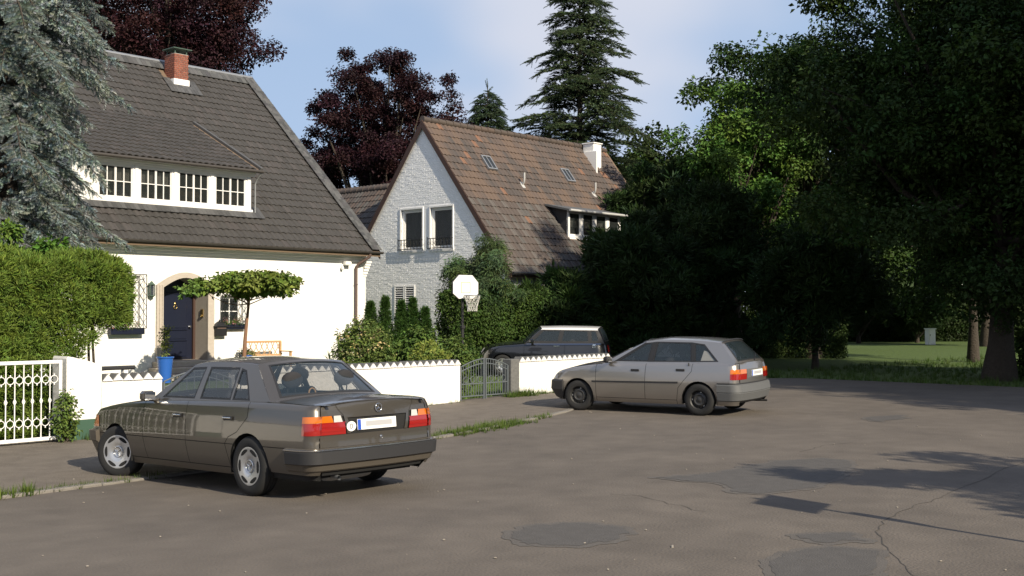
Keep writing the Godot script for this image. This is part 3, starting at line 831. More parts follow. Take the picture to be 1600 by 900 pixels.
func wall_sheet(g: Geo, poly: PackedVector2Array, holes: Array, f: Callable, out: Vector3, cell := 1.5) -> void:
	panel(g, poly, f, Vector2(cell, cell), func(p): return p - out, 0.0, holes)

func reveal(g: Geo, r: PackedVector2Array, f: Callable, depth: Vector3) -> void:
	for k in r.size():
		var a: Vector3 = f.call(r[k]); var b: Vector3 = f.call(r[(k + 1) % r.size()])
		g.quad(a, b, b + depth, a + depth)

func lattice(parent: Node, x0: float, x1: float, y0: float, y1: float, z: float) -> void:
	var o := Node3D.new()
	o.name = "window_grille"
	parent.add_child(o, true)
	var g := Geo.new()
	for e in [[x0, y0, x1, y0], [x0, y1, x1, y1], [x0, y0, x0, y1], [x1, y0, x1, y1]]:
		g.bar(Vector3(e[0], e[1], z), Vector3(e[2], e[3], z), 0.011, 5)
		g.bar(Vector3(e[0], e[1], z), Vector3(e[0], e[1], 0), 0.009, 5)
	g.bar(Vector3(x1, y1, z), Vector3(x1, y1, 0), 0.009, 5)
	g.bar(Vector3((x0 + x1) / 2, y1, z), Vector3((x0 + x1) / 2, y1 + 0.18, z), 0.012, 5)
	part("grille_frame", g, MT.iron, o)
	var nx := maxi(2, int(round((x1 - x0) / 0.2)))
	var ny := maxi(2, int(round((y1 - y0) / 0.28)))
	for i in nx:
		for j in ny:
			var xa := lerpf(x0, x1, i / float(nx)); var xb := lerpf(x0, x1, (i + 1) / float(nx))
			var ya := lerpf(y0, y1, j / float(ny)); var yb := lerpf(y0, y1, (j + 1) / float(ny))
			var q := Geo.new()
			q.bar(Vector3(xa, ya, z), Vector3(xb, yb, z), 0.007, 4)
			q.bar(Vector3(xb, ya, z), Vector3(xa, yb, z), 0.007, 4)
			part("lattice_bar", q, MT.iron, o)

func house_one() -> void:
	# s0 = 9.5 ... 23.7; local x = s - 15, z = -(t - 27.5)
	var S0 := 15.0
	var T0 := 27.5
	var o := thing("white_house", "white house with dark pantile roof, long dormer, red chimney and blue arched door", "house", P(S0, T0), TURN)
	var L := func(s: float, h: float, t: float) -> Vector3: return Vector3(s - S0, h, -(t - T0))
	var sl := 9.3; var sr := 23.7; var tb := 40.2
	var ev := 3.75
	var rt := 34.0; var rh := 10.05
	var front := func(q: Vector2) -> Vector3: return L.call(q.x, q.y, T0)
	# openings
	var arch := PackedVector2Array([Vector2(16.6, 0.35), Vector2(17.97, 0.35), Vector2(17.97, 2.50)])
	for i in range(1, 12):
		var u := i / 12.0
		arch.append(Vector2(lerpf(17.97, 16.6, u), 2.50 + 0.27 * sin(PI * u)))
	arch.append(Vector2(16.6, 2.50))
	var w1 := rect(14.95, 1.45, 15.95, 2.80)
	var w2 := rect(18.42, 1.42, 19.16, 2.30)
	var g := Geo.new()
	wall_sheet(g, rect(sl, -0.2, sr, ev - 0.03), [arch, w1, w2], front, Vector3(0, 0, 1))
	for r in [w1, w2]: reveal(g, r, front, Vector3(0, 0, -0.22))
	# gable ends and back
	for s in [sl, sr]:
		var f := func(q: Vector2) -> Vector3: return L.call(s, q.y, q.x)
		wall_sheet(g, pv([T0, -0.2, tb, -0.2, tb, ev + 0.15, rt, rh - 0.12, T0, ev + 0.15]), [], f, Vector3(-1 if s < 15 else 1, 0, 0))
	wall_sheet(g, rect(sl, -0.2, sr, ev), [], func(q: Vector2) -> Vector3: return L.call(q.x, q.y, tb), Vector3(0, 0, -1))
	g.box(L.call(sl, 0.3, T0 + 0.9), L.call(sr, 0.32, tb))
	g.box(L.call(sl + 0.01, ev - 0.35, T0 + 0.01), L.call(sr - 0.01, ev - 0.3, tb - 0.01))
	part("wall", g, MT.white_plaster, o)
	# corbelled courses at the corner
	for k in 6:
		var cb := Geo.new()
		var e := 0.02 + 0.028 * k
		cb.box(L.call(sr - 0.12, 2.95 + k * 0.085, T0 + 0.25), L.call(sr + 0.02 + e * 0.6, 3.025 + k * 0.085, T0 - e), 0.006)
		part("corbel_course", cb, MT.white_plaster, o)
	# cornice
	for k in 4:
		var c := Geo.new()
		c.box(L.call(sl - 0.1, 3.40 + k * 0.075, T0 + 0.05), L.call(sr - 0.14, 3.472 + k * 0.075, T0 - 0.05 - k * 0.075), 0.01)
		part("cornice", c, MT.white_paint, o)
	# roof
	var rf := Node3D.new(); rf.name = "roof"; o.add_child(rf)
	var ru := Geo.new()
	var rl := sl - 0.3; var rr := sr + 0.27
	var a0: Vector3 = L.call(rl, ev - 0.04, 27.12); var a1: Vector3 = L.call(rr, ev - 0.04, 27.12)
	var b0: Vector3 = L.call(rl, rh, rt); var b1: Vector3 = L.call(rr, rh, rt)
	var c0: Vector3 = L.call(rl, ev - 0.04, 2 * rt - 27.12); var c1: Vector3 = L.call(rr, ev - 0.04, 2 * rt - 27.12)
	var dn := Vector3(0, -0.14, 0)
	ru.quad(a0, a1, b1, b0); ru.quad(b0, b1, c1, c0)
	ru.quad(b0 + dn, b1 + dn, a1 + dn, a0 + dn); ru.quad(c0 + dn, c1 + dn, b1 + dn, b0 + dn)
	ru.quad(a0 + dn, a1 + dn, a1, a0); ru.quad(c1 + dn, c0 + dn, c0, c1)
	ru.quad(a1, a1 + dn, b1 + dn, b1); ru.quad(b1, b1 + dn, c1 + dn, c1); ru.quad(a0 + dn, a0, b0, b0 + dn); ru.quad(b0 + dn, b0, c0, c0 + dn)
	part("roof_deck", ru, MT.roof_under, rf)
	var cols := []
	for k in 6: cols.append(Color(0.069, 0.064, 0.059) * [0.82, 0.95, 1.0, 1.08, 1.2, 0.9][k])
	tile_mesh("grey", cols, 0.195, 0.37, 0.017)
	var up: Vector3 = (b0 - a0).normalized()
	var pk := func(u, d): return rng.randi_range(0, 5) if rng.randf() > 0.5 else (2 if rng.randf() > 0.4 else 1)
	var slope := a0.distance_to(b0)
	lay_tiles(rf, "grey", a0 + Vector3(0.0, 0.0, 0), Vector3(1, 0, 0), up, rr - rl - 0.34, slope - 0.12, 0.195, 0.335,
		func(u, d): return u + rl > 15.2,
		func(u, d): var s = u + rl; var t = 27.12 + d * 0.7354; return (s > 14.35 and s < 19.95 and t > 28.08 and t < 31.35) or (s > 20.05 and s < 21.1 and t > 32.85),
		pk)
	# tiles behind the ridge are never seen from the street; the verge and ridge are slated
	var vs := Geo.new()
	var nrm := Vector3(0, -up.z, up.y)
	for i in 62:
		for j in 3:
			vs.col = Color(0.080, 0.079, 0.076) * rng.randf_range(0.7, 1.5)
			var p: Vector3 = a1 + up * (i * slope / 62.0) + Vector3(-0.36 + j * 0.125, 0.03, 0) + nrm * 0.065
			vs.xf = Transform3D(Basis(Vector3(1, 0, 0), nrm, -up), p) * Transform3D(Basis(Vector3(1, 0, 0), rng.randf_range(0.05, 0.10)), Vector3.ZERO)
			vs.box(Vector3(0, -0.008, 0), Vector3(0.14, 0.008, -0.2))
	var vo := part("verge_slates", vs, MT.slate, rf); vo.set_meta("kind", "stuff")
	vs = Geo.new()
	for i in int((rr - rl) / 0.16):
		for j in 2:
			vs.col = Color(0.085, 0.084, 0.08) * rng.randf_range(0.7, 1.5)
			vs.xf = Transform3D(Basis(Vector3(1, 0, 0), nrm, -up), b0 + Vector3(i * 0.16, 0.0, 0) - up * (0.42 - 0.17 * j) + nrm * 0.075) * Transform3D(Basis(Vector3(1, 0, 0), rng.randf_range(0.05, 0.09)), Vector3.ZERO)
			vs.box(Vector3(0, -0.008, 0), Vector3(0.155, 0.008, -0.26))
	var ro := part("ridge_slates", vs, MT.slate, rf); ro.set_meta("kind", "stuff")
	var rc := Geo.new()
	rc.tube([b0 + Vector3(0, 0.05, 0), b1 + Vector3(0, 0.05, 0)], [0.09, 0.09], 8)
	rc.col = Color(0.1, 0.1, 0.1)
	part("ridge_cap", rc, MT.zinc, rf)
	# verge board
	var vb := Geo.new()
	vb.quad(a1 + Vector3(0.004, 0.03, 0), b1 + Vector3(0.004, 0.03, 0), b1 + Vector3(0.004, -0.24, 0), a1 + Vector3(0.004, -0.24, 0))
	part("verge_board", vb, MT.brown_board, rf)
	# gutter and downpipe
	var gu := Geo.new()
	var gpts := 8
	var gx0: float = rl - S0 - 0.05; var gx1: float = rr - S0 + 0.05
	for i in gpts:
		var u0 := PI + PI * i / gpts; var u1 := PI + PI * (i + 1) / gpts
		var yy := ev - 0.03; var zz := 0.43
		var p0 := Vector3(0, yy + 0.07 * sin(u0), zz + 0.07 * cos(u0)); var p1 := Vector3(0, yy + 0.07 * sin(u1), zz + 0.07 * cos(u1))
		gu.quad(p0 + Vector3(gx0, 0, 0), p1 + Vector3(gx0, 0, 0), p1 + Vector3(gx1, 0, 0), p0 + Vector3(gx1, 0, 0))
	for x in [gx0, gx1]:
		for i in gpts:
			var u0 := PI + PI * i / gpts; var u1 := PI + PI * (i + 1) / gpts
			gu.tri(Vector3(x, ev - 0.03, 0.43), Vector3(x, ev - 0.03 + 0.07 * sin(u0), 0.43 + 0.07 * cos(u0)), Vector3(x, ev - 0.03 + 0.07 * sin(u1), 0.43 + 0.07 * cos(u1)))
	part("gutter", gu, MT.gutter_dark, o)
	var dp := Geo.new()
	var px := 23.25 - S0
	dp.tube([Vector3(px + 0.28, ev - 0.1, 0.43), Vector3(px + 0.26, ev - 0.2, 0.4), Vector3(px + 0.04, ev - 0.42, 0.14), Vector3(px, ev - 0.55, 0.08), Vector3(px, 1.5, 0.08), Vector3(px, 0.0, 0.08)], [0.045, 0.045, 0.045, 0.045, 0.045, 0.045], 10)
	part("downpipe", dp, MT.copper_pipe, o)
	for y in [2.7, 1.4]:
		var cl := Geo.new()
		cl.ring(Vector3(px, y, 0.08), Vector3.UP, 0.05, 0.012, 14, 5)
		part("pipe_clip", cl, MT.copper_pipe, o)
	# chimney
	var ch := Node3D.new(); ch.name = "chimney"; o.add_child(ch)
	var cw := Geo.new()
	var cl0: Vector3 = L.call(20.30, 8.9, 33.56); var cl1: Vector3 = L.call(20.82, 10.26, 33.0)
	cw.box(Vector3(cl0.x + 0.012, cl0.y, cl0.z + 0.012), Vector3(cl1.x - 0.012, cl1.y, cl1.z - 0.012))
	part("chimney_core", cw, MT.mortar, ch)
	var nb := 0
	for j in 12:
		var y0 := 9.435 + j * 0.068
		for side in 2: # front (+z) and left (-x)
			var width: float = (cl1.x - cl0.x) if side == 0 else (cl1.z - cl0.z)
			var x := -0.06 if j % 2 else 0.0
			while x < width - 0.02:
				var xa := maxf(x, 0.0); var xb := minf(x + 0.118, width)
				if xb - xa > 0.02:
					var bg := Geo.new()
					bg.col = Color(0.27, 0.088, 0.055) * rng.randf_range(0.75, 1.2)
					if side == 0: bg.box(Vector3(cl0.x + xa, y0, cl1.z - 0.03), Vector3(cl0.x + xb, y0 + 0.058, cl1.z), 0.003)
					else: bg.box(Vector3(cl0.x, y0 + 0.001, cl1.z - xb - 0.032), Vector3(cl0.x + 0.03, y0 + 0.057, cl1.z - xa - 0.032), 0.003)
					part("brick", bg, MT.brick, ch)
					nb += 1
				x += 0.128
	var fl := Geo.new()
	fl.box(Vector3(cl0.x - 0.03, 9.05, cl0.z), Vector3(cl1.x + 0.03, 9.425, cl1.z + 0.03), 0.01)
	part("flashing", fl, MT.white_paint, ch)
	var apr := Geo.new()
	for i in 9:
		for j in 4:
			if j > 1 and i > 1 and i < 7: continue
			apr.col = Color(0.08, 0.08, 0.08) * rng.randf_range(0.75, 1.4)
			var p: Vector3 = L.call(20.0 + i * 0.13, 0, 27.12) + Vector3(0, a0.y, 0) + up * (7.62 + j * 0.17) + nrm * 0.08
			apr.xf = Transform3D(Basis(Vector3(1, 0, 0), nrm, -up), p) * Transform3D(Basis(Vector3(1, 0, 0), 0.07), Vector3.ZERO)
			apr.box(Vector3(0, -0.008, 0), Vector3(0.125, 0.008, -0.24))
	var ao := part("slate_apron", apr, MT.slate, ch); ao.set_meta("kind", "stuff")
	var cp := Geo.new()
	cp.box(Vector3(cl0.x - 0.07, 10.40, cl0.z - 0.07), Vector3(cl1.x + 0.10, 10.435, cl1.z + 0.07), 0.01)
	for e in [[cl0.x + 0.05, cl0.z + 0.05], [cl1.x - 0.05, cl0.z + 0.05], [cl0.x + 0.05, cl1.z - 0.05], [cl1.x - 0.05, cl1.z - 0.05]]:
		cp.box(Vector3(e[0] - 0.015, 10.25, e[1] - 0.015), Vector3(e[0] + 0.015, 10.405, e[1] + 0.015))
	part("chimney_cap", cp, MT.green_copper, ch)
	# dormer
	var dm := Node3D.new(); dm.name = "dormer"; o.add_child(dm)
	var dl := 14.4; var dr := 19.9; var dt := 28.2
	var dg := Geo.new()
	var wins := [[15.10, 16.14], [16.30, 17.32], [17.48, 18.50], [18.66, 19.74]]
	var hs := []
	for w in wins: hs.append(rect(w[0], 4.85, w[1], 5.78))
	wall_sheet(dg, rect(dl, 4.55, dr, 6.0), hs, func(q: Vector2) -> Vector3: return L.call(q.x, q.y, dt), Vector3(0, 0, 1))
	for s in [dl, dr]:
		wall_sheet(dg, pv([dt, 4.5, 31.4, 7.5, dt, 6.0]), [], func(q: Vector2) -> Vector3: return L.call(s, q.y, q.x), Vector3(1 if s > 16 else -1, 0, 0))
	part("dormer_wall", dg, MT.white_paint, dm)
	for e in [[dl, 15.10], [16.14, 16.30], [17.32, 17.48], [18.50, 18.66], [19.74, dr]]:
		var mu := Geo.new()
		mu.box(L.call(e[0] + 0.03, 4.72, dt + 0.02), L.call(e[1] - 0.03, 5.82, dt - 0.035), 0.008)
		part("mullion", mu, MT.white_paint, dm)
	var sb := Geo.new()
	sb.box(L.call(dl - 0.02, 4.74, dt), L.call(dr + 0.02, 4.83, dt - 0.075), 0.01)
	part("sill", sb, MT.white_paint, dm)
	sb = Geo.new()
	for k in 3: sb.box(L.call(dl - 0.1, 5.80 + k * 0.055, dt), L.call(dr + 0.1, 5.852 + k * 0.055, dt - 0.06 - 0.05 * k), 0.006)
	part("dormer_cornice", sb, MT.white_paint, dm)
	var k := 0
	for w in wins:
		window(o, Transform3D(Basis.IDENTITY, L.call(w[0], 4.85, dt + 0.02)), w[1] - w[0], 0.93, 2, 2, 2, 0.04, [0.5, 0.46, 0.0, 0.0][k], 0.03)
		k += 1
	var e0: Vector3 = L.call(dl - 0.2, 5.99, 27.92); var e1: Vector3 = L.call(dl - 0.2, 7.74, 31.46)
	var dup_: Vector3 = (e1 - e0).normalized()
	var du := Geo.new()
	var ew := Vector3(dr - dl + 0.32, 0, 0)
	du.quad(e0, e0 + ew, e1 + ew, e1)
	du.quad(e1 + dn * 0.6, e1 + ew + dn * 0.6, e0 + ew + dn * 0.6, e0 + dn * 0.6)
	du.quad(e0 + dn * 0.6, e0 + ew + dn * 0.6, e0 + ew, e0)
	du.quad(e0 + ew, e0 + ew + dn * 0.6, e1 + ew + dn * 0.6, e1 + ew)
	part("dormer_deck", du, MT.roof_under, dm)
	var cnt := [0]
	lay_tiles(dm, "grey", e0, Vector3(1, 0, 0), dup_, dr - dl + 0.32, e0.distance_to(e1), 0.195, 0.335,
		func(u, d): return u > 1.0, func(u, d): return false, pk)
	var vg := Geo.new()
	vg.box(Vector3.ZERO, Vector3.ZERO)
	vg = Geo.new()
	vg.col = Color(0.10, 0.10, 0.10)
	vg.xf = Transform3D(Basis(Vector3(1, 0, 0), Vector3(0, dup_.z, -dup_.y).abs() * Vector3(1, 1, 1), -dup_), e0 + ew)
	vg.box(Vector3(-0.03, -0.08, 0.05), Vector3(0.06, 0.085, -e0.distance_to(e1)), 0.01)
	part("verge_trim", vg, MT.slate, dm)
	var dgu := Geo.new()
	dgu.tube([e0 + Vector3(-0.05, -0.05, 0.04), e0 + ew + Vector3(0.08, -0.05, 0.04)], [0.05, 0.05], 8)
	part("dormer_gutter", dgu, MT.gutter_dark, dm)
	var dpp := Geo.new()
	dpp.tube([e0 + ew + Vector3(0.02, -0.08, 0.03), e0 + ew + Vector3(0.0, -0.25, -0.12), e0 + ew + Vector3(-0.03, -0.4, -0.2), Vector3((e0 + ew).x - 0.03, 4.75, -0.62)], [0.025, 0.025, 0.025, 0.025], 8)
	part("dormer_downpipe", dpp, MT.zinc, dm)
	var apg := Geo.new()
	for i in 46:
		apg.col = Color(0.085, 0.085, 0.085) * rng.randf_range(0.7, 1.4)
		apg.xf = Transform3D(Basis(Vector3(1, 0, 0), nrm, -up), L.call(dl - 0.15 + i * 0.13, 0, 27.12) + Vector3(0, a0.y, 0) + up * (1.18 + rng.randf_range(0, 0.02)) + nrm * 0.085)
		apg.box(Vector3(0, -0.008, 0), Vector3(0.126, 0.008, -0.5))
	var apo := part("lead_apron", apg, MT.slate, dm); apo.set_meta("kind", "stuff")
	# entrance
	var dd := 0.66
	var en := Geo.new()
	reveal(en, arch, front, Vector3(0, 0, -dd))
	var outer := PackedVector2Array([Vector2(16.40, 0.35), Vector2(16.40, 2.56)])
	for i in range(0, 15):
		var u := i / 14.0
		outer.append(Vector2(lerpf(16.40, 18.17, u), 2.56 + 0.36 * sin(PI * u)))
	outer.append(Vector2(18.17, 0.35))
	for bit in Geometry2D.clip_polygons(outer, arch):
		var keep := Geo.new()
		var sh := PackedVector2Array()
		for p in bit: sh.append(Vector2(p.x - S0, p.y))
		en.extrude(sh, -0.02, 0.07)
	var sur := part("door_surround", en, MT.stone, o)
	for e in [[16.47, 16.52], [16.55, 16.59]]:
		var md := Geo.new()
		md.box(L.call(e[0], 0.36, T0 - 0.06), L.call(e[1], 2.56, T0 - 0.095), 0.008)
		part("moulding", md, MT.stone, sur)
	var dz := -dd + 0.02
	var fr := Geo.new()
	fr.box(Vector3(17.90 - S0, 0.52, dz - 0.02), Vector3(17.965 - S0, 2.5, dz + 0.09), 0.005)
	fr.box(Vector3(16.61 - S0, 0.52, dz - 0.02), Vector3(16.69 - S0, 2.5, dz + 0.09), 0.005)
	part("door_frame", fr, MT.brown_board, o)
	var dg2 := Geo.new()
	dg2.box(Vector3(16.69 - S0, 0.54, dz - 0.03), Vector3(17.90 - S0, 2.78, dz + 0.02), 0.004)
	var door := part("front_door", dg2, MT.door_blue, o)
	for e in [[0.62, 1.02], [1.10, 1.32], [1.40, 2.30]]:
		var pn := Geo.new()
		pn.box(Vector3(16.86 - S0, e[0], dz + 0.015), Vector3(17.72 - S0, e[1], dz + 0.034), 0.012)
		part("door_panel", pn, MT.door_blue, door)
	for y in [0.60, 1.06, 1.36, 2.36]:
		var pn := Geo.new()
		pn.box(Vector3(16.84 - S0, y - 0.018, dz + 0.015), Vector3(17.74 - S0, y + 0.018, dz + 0.05), 0.01)
		part("door_moulding", pn, MT.door_blue, door)
	var kn := Geo.new()
	kn.ring(Vector3(17.36 - S0, 1.98, dz + 0.05), Vector3(0, 0.1, 1).normalized(), 0.05, 0.010, 18, 6)
	kn.lathe([Vector2(0.04, 0), Vector2(0.03, 0.015), Vector2(0, 0.02)], 14, Transform3D(Basis(Vector3(1, 0, 0), PI / 2), Vector3(17.36 - S0, 2.07, dz + 0.03)))
	part("knocker", kn, MT.brass, door)
	kn = Geo.new()
	kn.lathe([Vector2(0.035, 0), Vector2(0.03, 0.012), Vector2(0.014, 0.02), Vector2(0.014, 0.04), Vector2(0.034, 0.055), Vector2(0.03, 0.08), Vector2(0, 0.085)], 14, Transform3D(Basis(Vector3(1, 0, 0), PI / 2), Vector3(17.80 - S0, 1.44, dz + 0.02)))
	part("door_knob", kn, MT.chrome, door)
	for j in 3:
		var stp := Geo.new()
		stp.box(Vector3(16.30 - S0 - j * 0.12, 0.38 - (j + 1) * 0.16 + 0.16 - 0.01, -dd if j == 0 else 0.02 + (j - 1) * 0.32), Vector3(18.25 - S0 + j * 0.12, 0.53 - j * 0.16, 0.34 + j * 0.32), 0.015)
		part("door_step", stp, MT.stone, o)
	# bell plate inside the porch reveal
	var be := Geo.new()
	be.box(L.call(17.945, 1.70, T0 + 0.16), L.call(17.972, 1.92, T0 + 0.28), 0.004)
	be.ring(L.call(17.94, 1.74, T0 + 0.22), Vector3(1, 0, 0), 0.04, 0.008, 14, 5)
	part("bell_plate", be, MT.brass, o)
	var hn := Geo.new()
	hn.box(L.call(18.22, 1.80, T0), L.call(18.30, 1.92, T0 - 0.012), 0.003)
	part("house_number", hn, MT.plate_white, o)
	# ground floor windows
	window(o, Transform3D(Basis.IDENTITY, L.call(14.95, 1.45, T0 + 0.16)), 1.0, 1.35, 2, 1, 3, 0.06, 0.35)
	window(o, Transform3D(Basis.IDENTITY, L.call(18.42, 1.42, T0 + 0.14)), 0.74, 0.88, 1, 2, 2, 0.05, 0.0)
	lattice(o, 14.9 - S0, 16.02 - S0, 1.42, 2.82, 0.2)
	lattice(o, 18.38 - S0, 19.2 - S0, 1.42, 2.32, 0.14)
	# floodlight under the eave
	var sec := Geo.new()
	sec.box(L.call(22.70, 3.22, T0), L.call(22.78, 3.32, T0 - 0.05), 0.01)
	sec.box(L.call(22.74, 3.28, T0 - 0.05), L.call(22.98, 3.40, T0 - 0.2), 0.02)
	sec.box(L.call(22.66, 3.14, T0 - 0.04), L.call(22.74, 3.24, T0 - 0.13), 0.02)
	part("floodlight", sec, MT.white_paint, o)

func house_two() -> void:
	var S0 := 27.65
	var T0 := 25.2
	var o := thing("brick_house", "white painted brick house with mottled red and brown tiled roof behind a hedge", "house", P(S0, T0), TURN)
	var L := func(s: float, h: float, t: float) -> Vector3: return Vector3(s - S0, h, -(t - T0))
	var te := 24.87; var rt := 29.05; var tf := 33.23; var eh := 3.14; var rh := 8.51; var se := 38.0
	var gable := func(q: Vector2) -> Vector3: return L.call(S0, q.y, q.x)
	var wins := [[29.09, 30.17, 4.02, 5.45], [27.61, 28.68, 4.02, 5.45], [29.44, 30.53, 1.62, 2.80]]
	var holes := []
	for w in wins: holes.append(rect(w[0], w[2], w[1], w[3]))
	var g := Geo.new()
	var shape := pv([T0, -0.2, tf - 0.33, -0.2, tf - 0.33, eh + 0.28, rt, rh - 0.14, T0, eh + 0.28])
	wall_sheet(g, shape, holes, gable, Vector3(-1, 0, 0))
	for h in holes: reveal(g, h, gable, Vector3(0.16, 0, 0))
	wall_sheet(g, shape, [], func(q: Vector2) -> Vector3: return L.call(se, q.y, q.x), Vector3(1, 0, 0))
	wall_sheet(g, rect(S0, -0.2, se, eh + 0.2), [], func(q: Vector2) -> Vector3: return L.call(q.x, q.y, T0), Vector3(0, 0, 1))
	wall_sheet(g, rect(S0, -0.2, se, eh + 0.2), [], func(q: Vector2) -> Vector3: return L.call(q.x, q.y, tf - 0.33), Vector3(0, 0, -1))
	var wall := part("wall", g, MT.white_brick, o)
	# bricks under thick white paint
	var bm := []
	for k in 4:
		var b := Geo.new()
		b.box(Vector3(-0.002 - 0.0012 * k, 0, 0.001 * (k % 2)), Vector3(0.02, 0.067, 0.238 - 0.002 * k), 0.004)
		bm.append([b, b.mesh()])
	var rest := Geo.new()
	var made := 0
	var y := 1.2
	var course := 0
	while y < rh - 0.3:
		var lim0 := maxf(T0 + 0.02, rt - (rh - 0.22 - y) / (rh - eh) * (rt - te))
		var lim1 := minf(tf - 0.36, rt + (rh - 0.22 - y) / (rh - eh) * (rt - te))
		var t := T0 + (0.12 if course % 2 else 0.0)
		while t < 32.4:
			if t > lim0 and t + 0.24 < lim1:
				var clash := false
				for w in wins:
					if t + 0.24 > w[0] - 0.07 and t < w[1] + 0.07 and y + 0.07 > w[2] - 0.06 and y < w[3] + 0.08: clash = true
				if not clash:
					var v := rng.randi_range(0, 3)
					var at := Transform3D(Basis(Vector3.UP, rng.randf_range(-0.012, 0.012)), L.call(S0, y + rng.randf_range(-0.003, 0.003), t + 0.236))
					if made < 300 and y > 3.0 and y < 5.6:
						inst("brick", bm[v][1], MT.white_brick, wall, at); made += 1
					else: rest.add(bm[v][0], at)
			t += 0.244
		y += 0.0745
		course += 1
	var ro := part("bricks", rest, MT.white_brick, wall); ro.set_meta("kind", "stuff")
	# windows of the gable
	var turn := Basis(Vector3.UP, -PI / 2)
	for k in 2:
		var w = wins[k]
		var surr := Geo.new()
		for e in [[w[0] - 0.06, w[2] - 0.05, w[0], w[3] + 0.07], [w[1], w[2] - 0.05, w[1] + 0.06, w[3] + 0.07], [w[0], w[3], w[1], w[3] + 0.07], [w[0] - 0.08, w[2] - 0.09, w[1] + 0.08, w[2] - 0.0]]:
			surr.box(L.call(S0 - 0.03, e[1], e[0]), L.call(S0 + 0.05, e[3], e[2]), 0.006)
		part("window_surround", surr, MT.white_paint, o)
		window(o, Transform3D(turn, L.call(S0 + 0.10, w[2], w[1])), w[1] - w[0], w[3] - w[2], 1, 1, 1, 0.06, 0.98 if k == 0 else 0.95)
		var rail := Node3D.new(); rail.name = "window_railing"; o.add_child(rail, true)
		var rg := Geo.new()
		for yy in [w[2] + 0.03, w[2] + 0.36]:
			rg.bar(L.call(S0 - 0.13, yy, w[0] - 0.03), L.call(S0 - 0.13, yy, w[1] + 0.03), 0.014, 6)
			for tt in [w[0] - 0.03, w[1] + 0.03]: rg.bar(L.call(S0 - 0.13, yy, tt), L.call(S0, yy, tt), 0.012, 6)
		part("rail", rg, MT.iron, rail)
		for i in 8:
			var tt := lerpf(w[0] - 0.03, w[1] + 0.03, i / 7.0)
			var bg := Geo.new()
			bg.bar(L.call(S0 - 0.13, w[2] + 0.0, tt), L.call(S0 - 0.13, w[2] + 0.42 if i in [0, 7] else w[2] + 0.36, tt), 0.012, 6)
			if i < 7: bg.ring(L.call(S0 - 0.13, w[2] + 0.20, tt + 0.08), Vector3(1, 0, 0), 0.05, 0.007, 12, 4)
			part("baluster", bg, MT.iron, rail)
	# louvred shutters on the ground floor
	for k in 2:
		var w = wins[2]
		var t0 := lerpf(w[0], w[1], k * 0.5) + 0.01; var t1 := lerpf(w[0], w[1], k * 0.5 + 0.5) - 0.01
		var sh := Geo.new()
		for e in [[t0, w[2], t0 + 0.06, w[3]], [t1 - 0.06, w[2], t1, w[3]], [t0 + 0.06, w[3] - 0.07, t1 - 0.06, w[3]], [t0 + 0.06, w[2], t1 - 0.06, w[2] + 0.07]]:
			sh.box(L.call(S0 - 0.025, e[1], e[0]), L.call(S0 + 0.02, e[3], e[2]), 0.004)
		var so := part("shutter", sh, MT.white_paint, o)
		for i in 13:
			var lv := Geo.new()
			lv.xf = Transform3D(Basis(Vector3(0, 0, 1), 0.6), L.call(S0, w[2] + 0.12 + i * 0.079, 0) * Vector3(1, 1, 0))
			lv.box(Vector3(-0.03, -0.005, -(t1 - 0.06 - T0)), Vector3(0.03, 0.005, -(t0 + 0.06 - T0)))
			part("louvre", lv, MT.white_paint, so)
	# roof
	var rf := Node3D.new(); rf.name = "roof"; o.add_child(rf)
	var rl := S0 - 0.06; var rr := se + 0.15
	var a0: Vector3 = L.call(rl, eh, te); var a1: Vector3 = L.call(rr, eh, te)
	var b0: Vector3 = L.call(rl, rh, rt); var b1: Vector3 = L.call(rr, rh, rt)
	var c0: Vector3 = L.call(rl, eh, tf); var c1: Vector3 = L.call(rr, eh, tf)
	var dn := Vector3(0, -0.16, 0)
	var ru := Geo.new()
	ru.quad(a0, a1, b1, b0); ru.quad(b0, b1, c1, c0)
	ru.quad(b0 + dn, b1 + dn, a1 + dn, a0 + dn); ru.quad(c0 + dn, c1 + dn, b1 + dn, b0 + dn)
	ru.quad(a0 + dn, a1 + dn, a1, a0); ru.quad(c1 + dn, c0 + dn, c0, c1)
	ru.quad(a1, a1 + dn, b1 + dn, b1); ru.quad(b1, b1 + dn, c1 + dn, c1)
	part("roof_deck", ru, MT.roof_under, rf)
	for e in [[a0, b0], [b0, c0]]:
		var vb := Geo.new()
		var x := Vector3(-0.03, 0, 0)
		var y0 := Vector3(0, 0.03, 0); var y1 := Vector3(0, -0.26, 0)
		vb.quad(e[0] + x + y1, e[0] + x + y0, e[1] + x + y0, e[1] + x + y1)
		vb.quad(e[0] + x + y1, e[1] + x + y1, e[1] + y1, e[0] + y1)
		vb.quad(e[0] + x + y0, e[0] + y0, e[1] + y0, e[1] + x + y0)
		part("verge_board", vb, MT.brown_board, rf)
	var base := [Color(0.122, 0.094, 0.078), Color(0.106, 0.085, 0.072), Color(0.140, 0.101, 0.079), Color(0.092, 0.078, 0.069), Color(0.25, 0.130, 0.080), Color(0.140, 0.125, 0.113), Color(0.155, 0.107, 0.080), Color(0.11, 0.102, 0.097)]
	tile_mesh("mottled", base, 0.20, 0.36, 0.016)
	var up: Vector3 = (b0 - a0).normalized()
	var slope := a0.distance_to(b0)
	var nz := noise(91, 0.55, 2)
